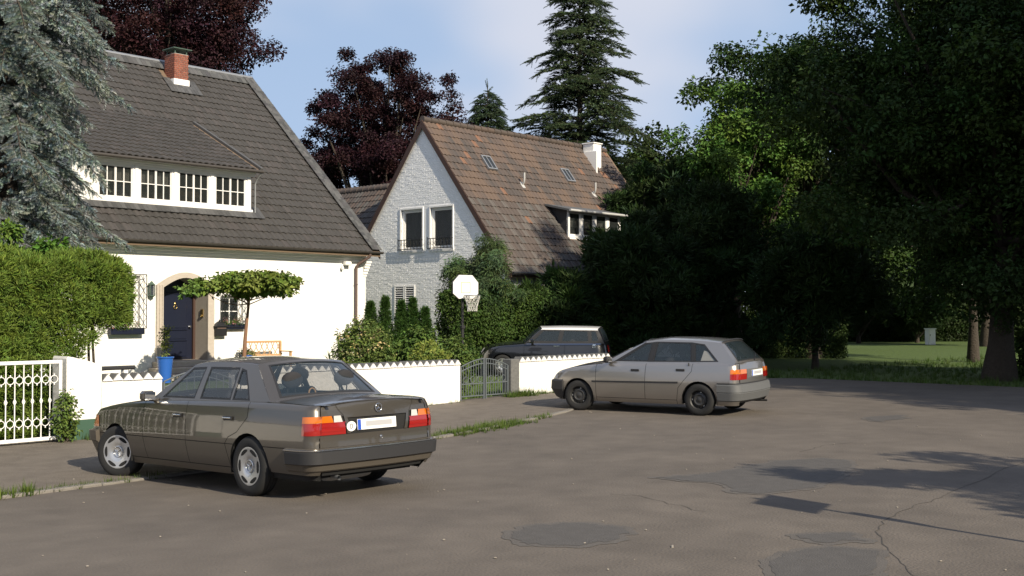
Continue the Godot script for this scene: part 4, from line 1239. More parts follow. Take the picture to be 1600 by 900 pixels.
	var pk := func(u, d):
		var v: float = nz.get_noise_2d(u * 2.2, d * 0.8) + rng.randf_range(-0.28, 0.28)
		var low: bool = d < 3.2
		if rng.randf() < (0.03 if low else 0.07) and nz.get_noise_2d(u * 3.0 + 50, d) > 0.05: return 4
		if v > 0.22: return 6 if not low else 1
		if v > 0.06: return 2 if not low else 5
		if v > -0.12: return 0 if not low else 7
		return 1 if rng.randf() > 0.4 else 3
	lay_tiles(rf, "mottled", a0, Vector3(1, 0, 0), up, rr - rl, slope, 0.20, 0.325,
		func(u, d): return d > 2.0,
		func(u, d): var s = u + rl; var t = te + d * 0.614; return (s > 31.7 and s < 34.9 and t > 25.9 and t < 26.85),
		pk)
	# ridge tiles
	for i in int((rr - rl) / 0.36):
		var rd := Geo.new()
		rd.col = base[rng.randi_range(0, 2)] * 0.9
		rd.tube([b0 + Vector3(i * 0.36, 0.055, 0), b0 + Vector3(i * 0.36 + 0.37, 0.045, 0)], [0.125, 0.105], 10)
		part("ridge_tile", rd, MT.tile, rf)
	# rear wing
	var wg := Node3D.new(); wg.name = "rear_wing"; o.add_child(wg)
	var p0: Vector3 = L.call(28.0, 4.5, 32.0); var p1: Vector3 = L.call(30.0, 6.66, 32.0)
	var wl := Vector3(0, 0, -7.0)
	var wu := Geo.new()
	wu.quad(p0 + wl, p0, p1, p1 + wl)
	var p2: Vector3 = L.call(32.0, 4.5, 32.0)
	wu.quad(p1 + wl, p1, p2, p2 + wl)
	wu.tri(p0 + wl, p1 + wl, p2 + wl)
	part("wing_deck", wu, MT.roof_under, wg)
	var ww := Geo.new()
	ww.box(L.call(28.2, -0.2, 33.0), L.call(31.8, 4.6, 38.8))
	part("wing_wall", ww, MT.white_brick, wg)
	lay_tiles(wg, "mottled", p0 + wl, Vector3(0, 0, 1), (p1 - p0).normalized(), 7.0, p0.distance_to(p1), 0.20, 0.325, func(u, d): return u > 1.2 and u < 5.0, func(u, d): return false, func(u, d): return [1, 3, 0, 7][rng.randi_range(0, 3)])
	for i in 19:
		var rd := Geo.new()
		rd.col = base[1]
		rd.tube([p1 + Vector3(0, 0.05, -i * 0.36), p1 + Vector3(0, 0.04, -i * 0.36 - 0.37)], [0.12, 0.10], 9)
		part("ridge_tile", rd, MT.tile, wg)
	# chimney
	var ch := Geo.new()
	ch.box(L.call(36.38, 7.4, 28.35), L.call(36.88, 8.62, 28.9), 0.015)
	var cho := part("chimney", ch, MT.white_plaster, o)
	var cap := Geo.new()
	cap.box(L.call(36.34, 8.621, 28.31), L.call(36.92, 8.67, 28.94), 0.012)
	part("chimney_cap", cap, MT.white_plaster, cho)
	var fla := Geo.new()
	fla.box(L.call(36.30, 7.35, 28.15), L.call(36.378, 8.3, 28.9), 0.01)
	part("flashing", fla, MT.white_paint, cho)
	# skylights, vents
	var nrm := up.cross(Vector3(1, 0, 0)).normalized()
	if nrm.y < 0: nrm = -nrm
	for e in [[29.75, 27.95], [34.1, 27.9]]:
		var p: Vector3 = L.call(e[0], eh + (e[1] - te) * (rh - eh) / (rt - te), e[1]) + nrm * 0.10
		var sg := Geo.new()
		sg.xf = Transform3D(Basis(Vector3(1, 0, 0), nrm, -up), p)
		for q in [[-0.24, -0.33, -0.19, 0.33], [0.19, -0.33, 0.24, 0.33], [-0.19, -0.33, 0.19, -0.27], [-0.19, 0.27, 0.19, 0.33], [-0.015, -0.27, 0.015, 0.27]]:
			sg.box(Vector3(q[0], -0.06, q[1]), Vector3(q[2], 0.03, q[3]), 0.006)
		var so := part("skylight", sg, MT.zinc, o)
		var pg := Geo.new()
		pg.xf = sg.xf
		pg.box(Vector3(-0.19, -0.01, -0.27), Vector3(0.19, 0.0, 0.27))
		part("pane", pg, MT.house_glass, so)
	for e in [[30.96, 27.41], [35.1, 27.4]]:
		var p: Vector3 = L.call(e[0], eh + (e[1] - te) * (rh - eh) / (rt - te), e[1]) + nrm * 0.03
		var vgm := Geo.new()
		vgm.tube([p - nrm * 0.1, p + nrm * 0.12 + Vector3(0, 0.02, 0), p + nrm * 0.16 + Vector3(-0.02, 0.10, 0), p + nrm * 0.16 + Vector3(-0.02, 0.34, 0)], [0.045, 0.04, 0.035, 0.035], 9)
		vgm.xf = Transform3D(Basis(Vector3(1, 0, 0), nrm, -up), p)
		vgm.box(Vector3(-0.08, -0.02, -0.14), Vector3(0.08, 0.03, 0.16), 0.01)
		part("vent_pipe", vgm, MT.vent_grey, o)
	# dormer
	var dm := Node3D.new(); dm.name = "dormer"; o.add_child(dm)
	var dl := 31.75; var dr := 34.85; var dt := 25.92
	var dg := Geo.new()
	for s in [dl, dr]:
		var f := func(q: Vector2) -> Vector3: return L.call(s, q.y, q.x)
		wall_sheet(dg, pv([dt, 4.4, 27.0, 5.8, dt, 5.54]), [], f, Vector3(-1 if s < 33 else 1, 0, 0))
	dg.col = Color(0.06, 0.062, 0.066)
	part("dormer_cheek", dg, MT.bumper_dark, dm)
	var df := Geo.new()
	df.box(L.call(dl, 4.30, dt + 0.03), L.call(dr, 4.52, dt - 0.02), 0.005)
	part("dormer_sill", df, MT.white_paint, dm)
	for k in 4:
		window(o, Transform3D(Basis.IDENTITY, L.call(dl + k * 0.775, 4.52, dt)), 0.775, 0.97, 1, 1, 1, 0.07, 0.6 if k < 3 else 0.0, -0.01)
	var rg2 := Geo.new()
	var q0: Vector3 = L.call(dl - 0.2, 5.50, 25.66); var q1: Vector3 = L.call(dl - 0.2, 5.80, 27.05)
	var qw := Vector3(dr - dl + 0.28, 0, 0)
	var th := Vector3(0, -0.07, 0)
	rg2.quad(q0, q0 + qw, q1 + qw, q1); rg2.quad(q1 + th, q1 + qw + th, q0 + qw + th, q0 + th)
	rg2.quad(q0 + th, q0 + qw + th, q0 + qw, q0); rg2.quad(q0 + th, q0, q1, q1 + th); rg2.quad(q0 + qw, q0 + qw + th, q1 + qw + th, q1 + qw)
	part("dormer_roof", rg2, MT.bumper_grey, dm)
	var dgu := Geo.new()
	dgu.tube([q0 + Vector3(-0.03, -0.04, 0.04), q0 + qw + Vector3(0.03, -0.04, 0.04)], [0.045, 0.045], 8)
	part("dormer_gutter", dgu, MT.vent_grey, dm)
	# eaves gutter
	var gu := Geo.new()
	gu.tube([a0 + Vector3(0, -0.04, 0.08), a1 + Vector3(0, -0.04, 0.08)], [0.06, 0.06], 8)
	part("gutter", gu, MT.black_plastic, o)

# a plain white house: the far one, and the unseen ones added opposite
func plain_house(called: String, label: String, at: Vector3, turn: float) -> void:
	var o := thing(called, label, "house", at, turn)
	var g := Geo.new()
	var front := func(q: Vector2) -> Vector3: return Vector3(q.x, q.y, 0)
	var holes := [rect(-3.4, 1.0, -2.2, 2.4), rect(-0.6, 1.0, 0.6, 2.4), rect(2.2, 1.0, 3.4, 2.4), rect(-3.3, 4.0, -2.3, 5.3), rect(2.3, 4.0, 3.3, 5.3)]
	wall_sheet(g, rect(-5, -0.2, 5, 6.2), holes, front, Vector3(0, 0, 1), 3.0)
	for h in holes: reveal(g, h, front, Vector3(0, 0, -0.2))
	for x in [-5.0, 5.0]:
		wall_sheet(g, pv([0, -0.2, -8, -0.2, -8, 6.2, -4, 9.6, 0, 6.2]), [], func(q: Vector2) -> Vector3: return Vector3(x, q.y, q.x), Vector3(signf(x), 0, 0), 4.0)
	wall_sheet(g, rect(-5, -0.2, 5, 6.2), [], func(q: Vector2) -> Vector3: return Vector3(q.x, q.y, -8), Vector3(0, 0, -1), 4.0)
	part("wall", g, MT.white_plaster, o)
	for h in holes: window(o, Transform3D(Basis.IDENTITY, Vector3(h[0].x, h[0].y, -0.12)), h[1].x - h[0].x, h[2].y - h[0].y, 2, 1, 2)
	var r := Geo.new()
	var a := Vector3(-5.4, 5.9, 0.5); var b := Vector3(-5.4, 9.75, -4); var c := Vector3(-5.4, 5.9, -8.5); var w := Vector3(10.8, 0, 0); var dn := Vector3(0, -0.15, 0)
	r.col = Color(0.10, 0.065, 0.05)
	r.quad(a, a + w, b + w, b); r.quad(b, b + w, c + w, c); r.quad(b + dn, b + w + dn, a + w + dn, a + dn); r.quad(c + dn, c + w + dn, b + w + dn, b + dn)
	r.quad(a + dn, a + w + dn, a + w, a); r.quad(a + dn, a, b, b + dn); r.quad(b + dn, b, c, c + dn)
	part("roof", r, MT.tile, o)

# ---------- garden walls, gates, furniture ----------
func low_wall(label: String, s0: float, s1: float, pier: float) -> void:
	var base := gh(P(s0, 17).x, P(s0, 17).z) - 0.15
	var o := thing("garden_wall", label, "wall", P(s0, 17.0), TURN, "white garden walls with zigzag coping")
	var top := 0.735
	var g := Geo.new()
	g.box(Vector3(pier, base, -0.22), Vector3(s1 - s0, top, 0), 0.006)
	part("wall_body", g, MT.white_wash, o)
	if pier > 0.0:
		g = Geo.new()
		g.box(Vector3(-0.02, base, -0.25), Vector3(pier - 0.002, top + 0.06, 0.012), 0.012)
		part("brick_pier", g, MT.coping, o)
	var n := int(round((s1 - s0 - pier) / 0.18))
	var w := (s1 - s0 - pier) / n
	var t := Geo.new()
	t.extrude(pv([0.001, 0, w - 0.001, 0, w * 0.5 + 0.008, 0.105, w * 0.5 - 0.008, 0.105]), -0.2, 0.0)
	var u := Geo.new()
	u.extrude(pv([0.002, -0.004, w - 0.002, -0.004, w * 0.5 + 0.004, 0.092, w * 0.5 - 0.004, 0.092]), 0.0015, 0.03)
	var dark := t.mesh()
	var white := u.mesh()
	for i in n:
		var at := Transform3D(Basis(Vector3.UP, rng.randf_range(-0.02, 0.02)), Vector3(pier + i * w, top + rng.randf_range(0.0, 0.008), 0))
		var ct := inst("coping_tile", dark, MT.coping, o, at)
		inst("whitewashed_end", white, MT.white_wash, ct, Transform3D.IDENTITY)

func gate_pier(label: String, s0: float) -> void:
	var o := thing("gate_pier", label, "pier", P(s0, 17.0), TURN)
	var g := Geo.new()
	g.extrude(pv([0, 0.15, 0.58, 0.15, 0.58, 0.98, 0.42, 1.04, 0.2, 1.10, 0.02, 1.14, 0, 1.1]), -0.45, 0)
	part("pier_body", g, MT.white_wash, o)
	g = Geo.new()
	g.box(Vector3(-0.006, -0.4, -0.455), Vector3(0.586, 0.148, 0.008), 0.004)
	part("painted_foot", g, MT.green_paint, o)

func white_gate(label: String, s1: float) -> void:
	var w := 2.4
	var o := thing("white_gate", label, "gate", P(s1 - w, 17.0), TURN)
	var y0 := -0.13; var y1 := 1.09
	var g := Geo.new()
	g.box(Vector3(0, y0, -0.02), Vector3(0.05, y1, 0.03), 0.006); g.box(Vector3(w - 0.05, y0, -0.02), Vector3(w, y1, 0.03), 0.006)
	g.box(Vector3(0.05, y0 + 0.005, -0.02), Vector3(w - 0.05, y0 + 0.06, 0.028), 0.006); g.box(Vector3(0.05, y1 - 0.055, -0.02), Vector3(w - 0.05, y1 - 0.001, 0.028), 0.006)
	part("frame", g, MT.white_paint, o)
	var n := 17
	for i in n + 1:
		var x := 0.05 + (w - 0.1) * i / n
		if i > 0 and i < n:
			var b := Geo.new()
			b.box(Vector3(x - 0.008, y0 + 0.055, -0.006), Vector3(x + 0.008, y1 - 0.05, 0.010), 0.003)
			part("bar", b, MT.white_paint, o)
			var k := Geo.new()
			for s in [-1.0, 1.0]:
				k.tube([Vector3(x, 0.48 + 0.05, 0), Vector3(x + s * 0.022, 0.48, 0.004), Vector3(x, 0.48 - 0.05, 0)], [0.006, 0.007, 0.006], 5)
			part("lozenge", k, MT.white_paint, o)
		if i < n:
			for y in [0.80, 0.155]:
				var c := Geo.new()
				c.ring(Vector3(x + (w - 0.1) / n / 2, y, 0.002), Vector3(0, 0, 1), 0.056, 0.007, 18, 5)
				for s in [-1.0, 1.0]: c.bar(Vector3(x + (w - 0.1) / n / 2, y + s * 0.056, 0.002), Vector3(x + (w - 0.1) / n / 2, y + s * 0.085, 0.002), 0.011, 5)
				part("ring", c, MT.white_paint, o)

func iron_gate(label: String, s0: float, s1: float, leaves: int) -> void:
	var o := thing("iron_gate", label, "gate", P(s0, 17.06), TURN)
	var base := gh(P(s0, 17).x, P(s0, 17).z)
	var w := s1 - s0
	var arc := func(x: float) -> float: return 0.66 + 0.17 * sin(PI * clampf(x / w, 0, 1))
	for k in leaves:
		var lf := Node3D.new(); lf.name = "gate_leaf"; o.add_child(lf, true)
		var x0 := w * k / leaves + 0.015; var x1 := w * (k + 1) / leaves - 0.015
		var g := Geo.new()
		g.box(Vector3(x0, base + 0.03, -0.02), Vector3(x0 + 0.035, arc.call(x0), 0.02), 0.004)
		g.box(Vector3(x1 - 0.035, base + 0.03, -0.02), Vector3(x1, arc.call(x1), 0.02), 0.004)
		for d in [0.0, -0.10]:
			var pts := []
			var rad := []
			for i in 11:
				var x := lerpf(x0 + 0.02, x1 - 0.02, i / 10.0)
				pts.append(Vector3(x, arc.call(x) + d, 0)); rad.append(0.013)
			g.tube(pts, rad, 6)
		for y in [base + 0.10, base + 0.36]: g.box(Vector3(x0 + 0.03, y, -0.012), Vector3(x1 - 0.03, y + 0.024, 0.012), 0.003)
		part("frame", g, MT.gate_grey, lf)
		var n := 9
		for i in range(1, n):
			var x := lerpf(x0 + 0.02, x1 - 0.02, i / float(n))
			var b := Geo.new()
			b.bar(Vector3(x, base + 0.10, 0), Vector3(x, arc.call(x) - 0.0, 0), 0.0085, 6)
			part("bar", b, MT.gate_grey, lf)
		for i in 3:
			var c := Geo.new()
			c.ring(Vector3(lerpf(x0, x1, (i + 0.8) / 3.6), base + 0.46, 0.01), Vector3(0, 0, 1), 0.065, 0.008, 18, 5)
			part("ring", c, MT.gate_grey, lf)

func basketball_hoop() -> void:
	var at := on_ground(-1.09, 27.0)
	var o := thing("basketball_hoop", "white octagonal basketball backboard with net on a black pole", "basketball hoop", at, deg_to_rad(180 - 142))
	var g := Geo.new()
	g.bar(Vector3(0, -0.05, -0.12), Vector3(0, 1.5, -0.12), 0.038, 10)
	g.bar(Vector3(0, 1.5, -0.12), Vector3(0, 2.62, -0.12), 0.031, 10)
	g.bar(Vector3(0, 2.2, -0.12), Vector3(0, 2.2, -0.02), 0.02, 6); g.bar(Vector3(0, 2.5, -0.12), Vector3(0, 2.5, -0.02), 0.02, 6)
	g.box(Vector3(-0.05, 1.46, -0.17), Vector3(0.05, 1.54, -0.07), 0.01)
	part("pole", g, MT.black_plastic, o)
	g = Geo.new()
	var w := 0.36; var y0 := 2.17; var y1 := 2.72
	var oct := pv([-w, y0 + 0.12, -w + 0.16, y0, w - 0.16, y0, w, y0 + 0.12, w, y1 - 0.17, w - 0.17, y1, -w + 0.17, y1, -w, y1 - 0.17])
	g.extrude(oct, -0.02, 0.012)
	var bd := part("backboard", g, MT.white_paint, o)
	g = Geo.new()
	g.extrude(Geometry2D.offset_polygon(oct, 0.012)[0], -0.035, -0.004)
	part("board_edge", g, MT.black_plastic, bd)
	for e in [[-0.13, 2.30, -0.115, 2.56], [0.115, 2.30, 0.13, 2.56], [-0.115, 2.30, 0.115, 2.313], [-0.115, 2.547, 0.115, 2.56]]:
		g = Geo.new()
		g.box(Vector3(e[0], e[1], 0.012), Vector3(e[2], e[3], 0.015))
		part("target_line", g, MT.orange_print, bd)
	g = Geo.new()
	g.ring(Vector3(0, 2.24, 0.27), Vector3.UP, 0.185, 0.010, 24, 6)
	g.box(Vector3(-0.07, 2.19, 0.01), Vector3(0.07, 2.25, 0.09), 0.008)
	part("rim", g, MT.zinc, o)
	g = Geo.new()
	var n := 12
	var rad := [0.185, 0.16, 0.135, 0.115, 0.11]
	for i in n:
		for j in 4:
			for s in [-1.0, 1.0]:
				var a0 := TAU * (i + 0.5 * (j % 2)) / n; var a1: float = TAU * (i + 0.5 * (j % 2) + 0.5 * s) / n
				g.bar(Vector3(cos(a0) * rad[j], 2.235 - j * 0.09, 0.27 + sin(a0) * rad[j]), Vector3(cos(a1) * rad[j + 1], 2.235 - (j + 1) * 0.09, 0.27 + sin(a1) * rad[j + 1]), 0.006, 3)
	part("net", g, MT.net, o)

func flower_pot(label: String, at: Vector3, r: float, h: float, m: Material, plant: Dictionary) -> void:
	var o := thing("flower_pot", label, "flower pot", at)
	var g := Geo.new()
	g.lathe([Vector2(0, 0), Vector2(r * 0.66, 0), Vector2(r * 0.94, h * 0.93), Vector2(r * 1.04, h * 0.94), Vector2(r * 1.06, h), Vector2(r * 0.94, h), Vector2(r * 0.9, h * 0.9), Vector2(0, h * 0.9)], 28, Transform3D.IDENTITY)
	part("pot", g, m, o)
	rng.seed = hash(label)
	var xs := []
	var cs := []
	for i in plant.n:
		var v := rv()
		v.y = absf(v.y)
		var p: Vector3 = Vector3(0, h * 0.95, 0) + v * plant.r * pow(rng.randf(), 0.35)
		if plant.get("fountain", false):
			var a := rng.randf() * TAU
			p = Vector3(cos(a) * 0.12 * rng.randf(), h + rng.randf() * plant.r.y, sin(a) * 0.12 * rng.randf())
		xs.append(Transform3D(facing((v + Vector3.UP + rv() * 0.5).normalized()).scaled(Vector3.ONE * plant.size * rng.randf_range(0.7, 1.3)), p))
		cs.append(tint(plant.col2 if rng.randf() < plant.get("share", 0.0) else plant.col, 0.3))
	scatter("plant", plant.key, xs, cs, MT.leaf, o)

func garden_bench() -> void:
	var o := thing("garden_bench", "teak garden bench with fretwork back against the white house wall", "bench", G(19.45, 26.75) + Vector3(0, 0.04, 0), TURN)
	var w := 0.62
	for i in 4:
		var g := Geo.new()
		g.box(Vector3(-w, 0.40, -0.18 + i * 0.12), Vector3(w, 0.425, -0.08 + i * 0.12), 0.005)
		part("seat_slat", g, MT.wood, o)
	for sx in [-w + 0.03, w - 0.03]:
		for z in [-0.2, 0.28]:
			var g := Geo.new()
			g.box(Vector3(sx - 0.03, 0, z - 0.03), Vector3(sx + 0.03, 0.9 if z < 0 else 0.62, z + 0.03), 0.006)
			part("leg", g, MT.wood, o)
		var a := Geo.new()
		a.box(Vector3(sx - 0.035, 0.62, -0.2), Vector3(sx + 0.035, 0.65, 0.34), 0.008)
		part("armrest", a, MT.wood, o)
	for y in [0.50, 0.88]:
		var g := Geo.new()
		g.box(Vector3(-w, y, -0.225), Vector3(w, y + 0.055, -0.18), 0.006)
		part("back_rail", g, MT.wood, o)
	for i in 13:
		var x := lerpf(-w + 0.06, w - 0.06, i / 12.0)
		var g := Geo.new()
		var s := 0.10 if i % 2 else -0.10
		g.tube([Vector3(x - s, 0.54, -0.2), Vector3(x + s * 0.2, 0.71, -0.2), Vector3(x + s, 0.89, -0.2)], [0.012, 0.012, 0.012], 5)
		part("fret_bar", g, MT.wood, o)

func dark_seat() -> void:
	var o := thing("dark_bench", "dark slatted garden seat on white supports behind the zigzag wall", "bench", G(10.38, 18.75), TURN)
	var y := 0.0
	for e in [[-0.40, 0.96, -0.12, 0.42, 1.03, 0.0], [-0.33, 0.60, -0.02, 0.30, 0.74, 0.14]]:
		var g := Geo.new()
		g.box(Vector3(e[0], e[1], e[2]), Vector3(e[3], e[4], e[5]), 0.02)
		part("backrest" if e[1] > 0.9 else "seat_board", g, MT.bumper_dark, o)
	for x in [-0.26, 0.2]:
		var g := Geo.new()
		g.box(Vector3(x, 0.0, -0.14), Vector3(x + 0.09, 0.958, -0.021), 0.01)
		part("support", g, MT.white_paint, o)
	var g2 := Geo.new()
	g2.box(Vector3(-0.38, 0.78, -0.13), Vector3(0.34, 0.90, -0.145), 0.004)
	part("back_panel", g2, MT.white_paint, o)

func mailbox() -> void:
	var o := thing("mailbox", "dark metal house mailbox with peaked lid on the white facade", "mailbox", P(18.34, 27.5, 1.18), TURN)
	var g := Geo.new()
	g.box(Vector3(-0.18, 0, 0.0), Vector3(0.18, 0.26, 0.17), 0.01)
	part("box", g, MT.iron, o)
	g = Geo.new()
	var a := Vector3(-0.21, 0.262, -0.0); var b := Vector3(0.21, 0.262, 0.0); var c := Vector3(0.21, 0.262, 0.21); var d := Vector3(-0.21, 0.262, 0.21)
	var e := Vector3(-0.06, 0.40, 0.04); var f := Vector3(0.06, 0.40, 0.04); var h := Vector3(0.06, 0.40, 0.10); var i := Vector3(-0.06, 0.40, 0.10)
	g.quad(d, c, h, i); g.quad(c, b, f, h); g.quad(a, d, i, e); g.quad(i, h, f, e); g.quad(b, a, e, f)
	g.quad(a, b, c, d)
	part("lid", g, MT.iron, o)
	g = Geo.new()
	g.lathe([Vector2(0.02, 0), Vector2(0.03, 0.03), Vector2(0.012, 0.05), Vector2(0, 0.075)], 10, Transform3D(Basis.IDENTITY, Vector3(0, 0.395, 0.07)))
	part("finial", g, MT.iron, o)
	g = Geo.new()
	g.box(Vector3(-0.14, 0.20, 0.168), Vector3(0.14, 0.23, 0.176), 0.002)
	part("letter_slot", g, MT.copper_pipe, o)

func wall_lantern() -> void:
	var o := thing("wall_lantern", "narrow dark copper wall lantern beside the blue front door", "lamp", P(16.225, 27.5, 2.21), TURN)
	var g := Geo.new()
	g.box(Vector3(-0.05, 0.04, 0), Vector3(0.05, 0.40, 0.02), 0.005)
	g.box(Vector3(-0.075, 0.05, 0.03), Vector3(0.075, 0.075, 0.15), 0.006); g.box(Vector3(-0.075, 0.33, 0.03), Vector3(0.075, 0.355, 0.15), 0.006)
	for x in [-0.068, 0.068]:
		for z in [0.037, 0.143]: g.box(Vector3(x - 0.007, 0.07, z - 0.007), Vector3(x + 0.007, 0.34, z + 0.007))
	part("lantern_frame", g, MT.green_copper, o)
	g = Geo.new()
	g.lathe([Vector2(0.1, 0), Vector2(0.05, 0.05), Vector2(0.02, 0.09), Vector2(0, 0.1)], 8, Transform3D(Basis.IDENTITY, Vector3(0, 0.352, 0.09)))
	g.lathe([Vector2(0, -0.08), Vector2(0.02, -0.06), Vector2(0.08, 0)], 8, Transform3D(Basis.IDENTITY, Vector3(0, 0.055, 0.09)))
	part("lantern_cap", g, MT.green_copper, o)
	g = Geo.new()
	g.box(Vector3(-0.06, 0.076, 0.042), Vector3(0.06, 0.329, 0.138))
	part("lantern_glass", g, MT.house_glass, o)

func flower_box(label: String, s: float, h: float, w: float, z: float) -> void:
	var o := thing("flower_box", label, "flower box", P(s, 27.5, h), TURN)
	var g := Geo.new()
	g.box(Vector3(-w / 2, 0, 0.03), Vector3(w / 2, 0.16, z), 0.01)
	part("box", g, MT.door_blue, o)
	rng.seed = hash(label)
	var xs := []
	var cs := []
	for i in 46:
		xs.append(Transform3D(facing((Vector3.UP + rv()).normalized()).scaled(Vector3.ONE * 0.55), Vector3(rng.randf_range(-w / 2, w / 2), 0.15 + rng.randf() * 0.15, rng.randf_range(0.03, z + 0.05))))
		cs.append(tint(Color(0.45, 0.20, 0.22) if rng.randf() < 0.15 else Color(0.10, 0.15, 0.04), 0.3))
	scatter("plant", "small", xs, cs, MT.leaf, o)

func yucca() -> void:
	var o := thing("yucca_plant", "spiky yucca with pale sword leaves at the house corner", "plant", G(21.35, 26.3))
	rng.seed = 515
	for i in 22:
		var g := Geo.new()
		var a := rng.randf() * TAU
		var el := rng.randf_range(0.25, 1.35)
		var d := Vector3(cos(a) * cos(el), sin(el), sin(a) * cos(el))
		var sd := d.cross(Vector3.UP).normalized() * 0.018
		var b := Vector3(0, 0.30, 0); var m := b + d * 0.26; var t := b + d * 0.48 + Vector3(0, -0.07, 0)
		g.tri(b - sd, b + sd, m + sd); g.tri(b - sd, m + sd, m - sd); g.tri(m - sd, m + sd, t)
		g.col = Color.WHITE
		var k := part("leaf", g, MT.yucca, o)
	var st := Geo.new()
	st.bar(Vector3(0, 0, 0), Vector3(0, 0.32, 0), 0.05, 8)
	part("stem", st, MT.bark, o)

func road_sign() -> void:
	var at := on_ground(5.05, 7.85)
	var o := thing("road_sign", "road sign plates on a grey post outside the photograph's edge", "sign", at, deg_to_rad(180 - 118))
	var g := Geo.new()
	g.bar(Vector3(0, -0.1, 0), Vector3(0, 2.62, 0), 0.03, 10)
	part("post", g, MT.zinc, o)
	g = Geo.new()
	g.box(Vector3(-0.30, 2.15, 0.03), Vector3(0.30, 2.60, 0.036), 0.002)
	part("plate", g, MT.plate_white, o)
	g = Geo.new()
	g.xf = Transform3D(Basis(Vector3.UP, 0.9), Vector3(0, 0, 0))
	g.extrude(circ(0, 1.72, 0.24, 28), 0.034, 0.04)
	part("round_plate", g, MT.plate_white, o)

func utility_cabinet() -> void:
	var o := thing("utility_cabinet", "pale grey utility cabinet standing on the far grass", "cabinet", on_ground(23.4, 64.5), 0.3)
	var g := Geo.new()
	g.box(Vector3(-0.22, 0.0, -0.18), Vector3(0.22, 0.86, 0.18), 0.01)
	part("body", g, MT.plate_white, o)
	g = Geo.new()
	g.box(Vector3(-0.26, 0.861, -0.22), Vector3(0.26, 0.92, 0.22), 0.01)
	part("lid", g, MT.plate_white, o)
	g = Geo.new()
	g.box(Vector3(-0.19, 0.08, 0.181), Vector3(0.19, 0.80, 0.192), 0.004)
	var d := part("door", g, MT.plate_white, o)
	g = Geo.new()
	g.box(Vector3(-0.16, 0.5, 0.193), Vector3(-0.13, 0.58, 0.205), 0.003)
	part("handle", g, MT.steel_dark, d)

# ---------- cars: x forward from the rear axle, y up, z to the car's right ----------
var K := {}

func c_round(d: float, r: float) -> float:
	if d >= r: return 0.0
	var q := clampf((r - d) / r, 0.0, 1.0)
	return r * (1.0 - sqrt(maxf(0.0, 1.0 - q * q)))

func c_zside(x: float, y: float) -> float:
	var z := spl(K.plan, x) - spl(K.sec, y)
	z -= c_round(x - spl(K.xr, y), K.rr) + c_round(spl(K.xf, y) - x, K.rf)
	z -= c_round(spl(K.ysh, x) - y + 0.004, K.rs)
	return maxf(z, 0.02)

func c_side(q: Vector2, sg: float) -> Vector3:
	return Vector3(q.x, q.y, sg * c_zside(q.x, q.y))

func c_deck(q: Vector2) -> Vector3: # q.x along, q.y = -1..1 across
	var ys := spl(K.ysh, q.x)
	var zs := c_zside(q.x, ys)
	var a := clampf(1.0 - absf(q.y), 0.0, 1.0)
	return Vector3(q.x, ys + (spl(K.yd, q.x) - ys) * sin(a * PI / 2), q.y * zs)

func c_end(q: Vector2, rear: bool) -> Vector3: # q.x = height, q.y = -1..1
	var x := spl(K.xr if rear else K.xf, q.x)
	var y := minf(q.x, c_deck(Vector2(x, clampf(q.y, -1, 1))).y)
	var z := c_zside(x, y)
	var b: float = K.bow_r if rear else -K.bow_f
	return Vector3(x - b * (1.0 - q.y * q.y), y, q.y * z)

func c_zg(x: float, y: float) -> float:
	var yb: float = K.yb
	return spl(K.plan, clampf(x, K.gx0, K.gx1)) - K.gin - K.tum * (y - yb) - 0.10 * (y - yb) * (y - yb)

func c_green(q: Vector2, sg: float) -> Vector3:
	return Vector3(q.x, q.y, sg * c_zg(q.x, q.y))

func c_roof(q: Vector2) -> Vector3:
	var yr := spl(K.rail, q.x)
	var z := c_zg(q.x, yr)
	var a := clampf(1.0 - absf(q.y), 0.0, 1.0)
	return Vector3(q.x, yr + K.crown * pow(sin(a * PI / 2), 0.7), q.y * z)

func c_screen(q: Vector2, rear: bool) -> Vector3: # q.x = -1..1 across, q.y = 0..1 up
	var k := 1.0 - q.x * q.x
	var d: Array = K.rw if rear else K.ws # [x_base, y_base, x_top, bow]
	var b: float = d[3] * k * (-1.0 if rear else 1.0)
	var top := c_roof(Vector2(d[2] + b, clampf(q.x, -1, 1)))
	var base := Vector3(d[0] + b * 1.25, d[1] + d[4] * k, q.x * c_zg(d[0], d[1]))
	return base.lerp(top, q.y) + Vector3((-0.02 if rear else 0.02), 0.02, 0) * (4.0 * q.y * (1.0 - q.y)) * k

func c_in(p: Vector3) -> Vector3:
	return Vector3(clampf(p.x, 0.0, 2.4), 0.6, 0)

func c_shell(g: Geo, kind: String, poly: PackedVector2Array, cell: Vector2, sg := 1.0, off := 0.0, holes := []) -> void:
	var f: Callable
	match kind:
		"side": f = func(q): return c_side(q, sg)
		"green": f = func(q): return c_green(q, sg)
		"deck": f = c_deck
		"roof": f = c_roof
		"rear": f = func(q): return c_end(q, true)
		"front": f = func(q): return c_end(q, false)
		"screen": f = func(q): return c_screen(q, false)
		"back": f = func(q): return c_screen(q, true)
	panel(g, poly, f, cell, c_in, off, holes)

func c_part(called: String, kind: String, poly: PackedVector2Array, m: Material, parent: Node, sg := 1.0, off := 0.0, holes := [], cell := Vector2(0.09, 0.06)) -> MeshInstance3D:
	var g := Geo.new()
	c_shell(g, kind, poly, cell, sg, off, holes)
	return part(called, g, m, parent)

func circ(x: float, y: float, r: float, k := 28) -> PackedVector2Array:
	var p := PackedVector2Array()
	for i in k: p.append(Vector2(x + r * cos(TAU * i / k), y + r * sin(TAU * i / k)))
	return p

func shrink(p: PackedVector2Array, d: float) -> PackedVector2Array:
	var r := Geometry2D.offset_polygon(p, -d)
	return p if r.is_empty() else r[0]

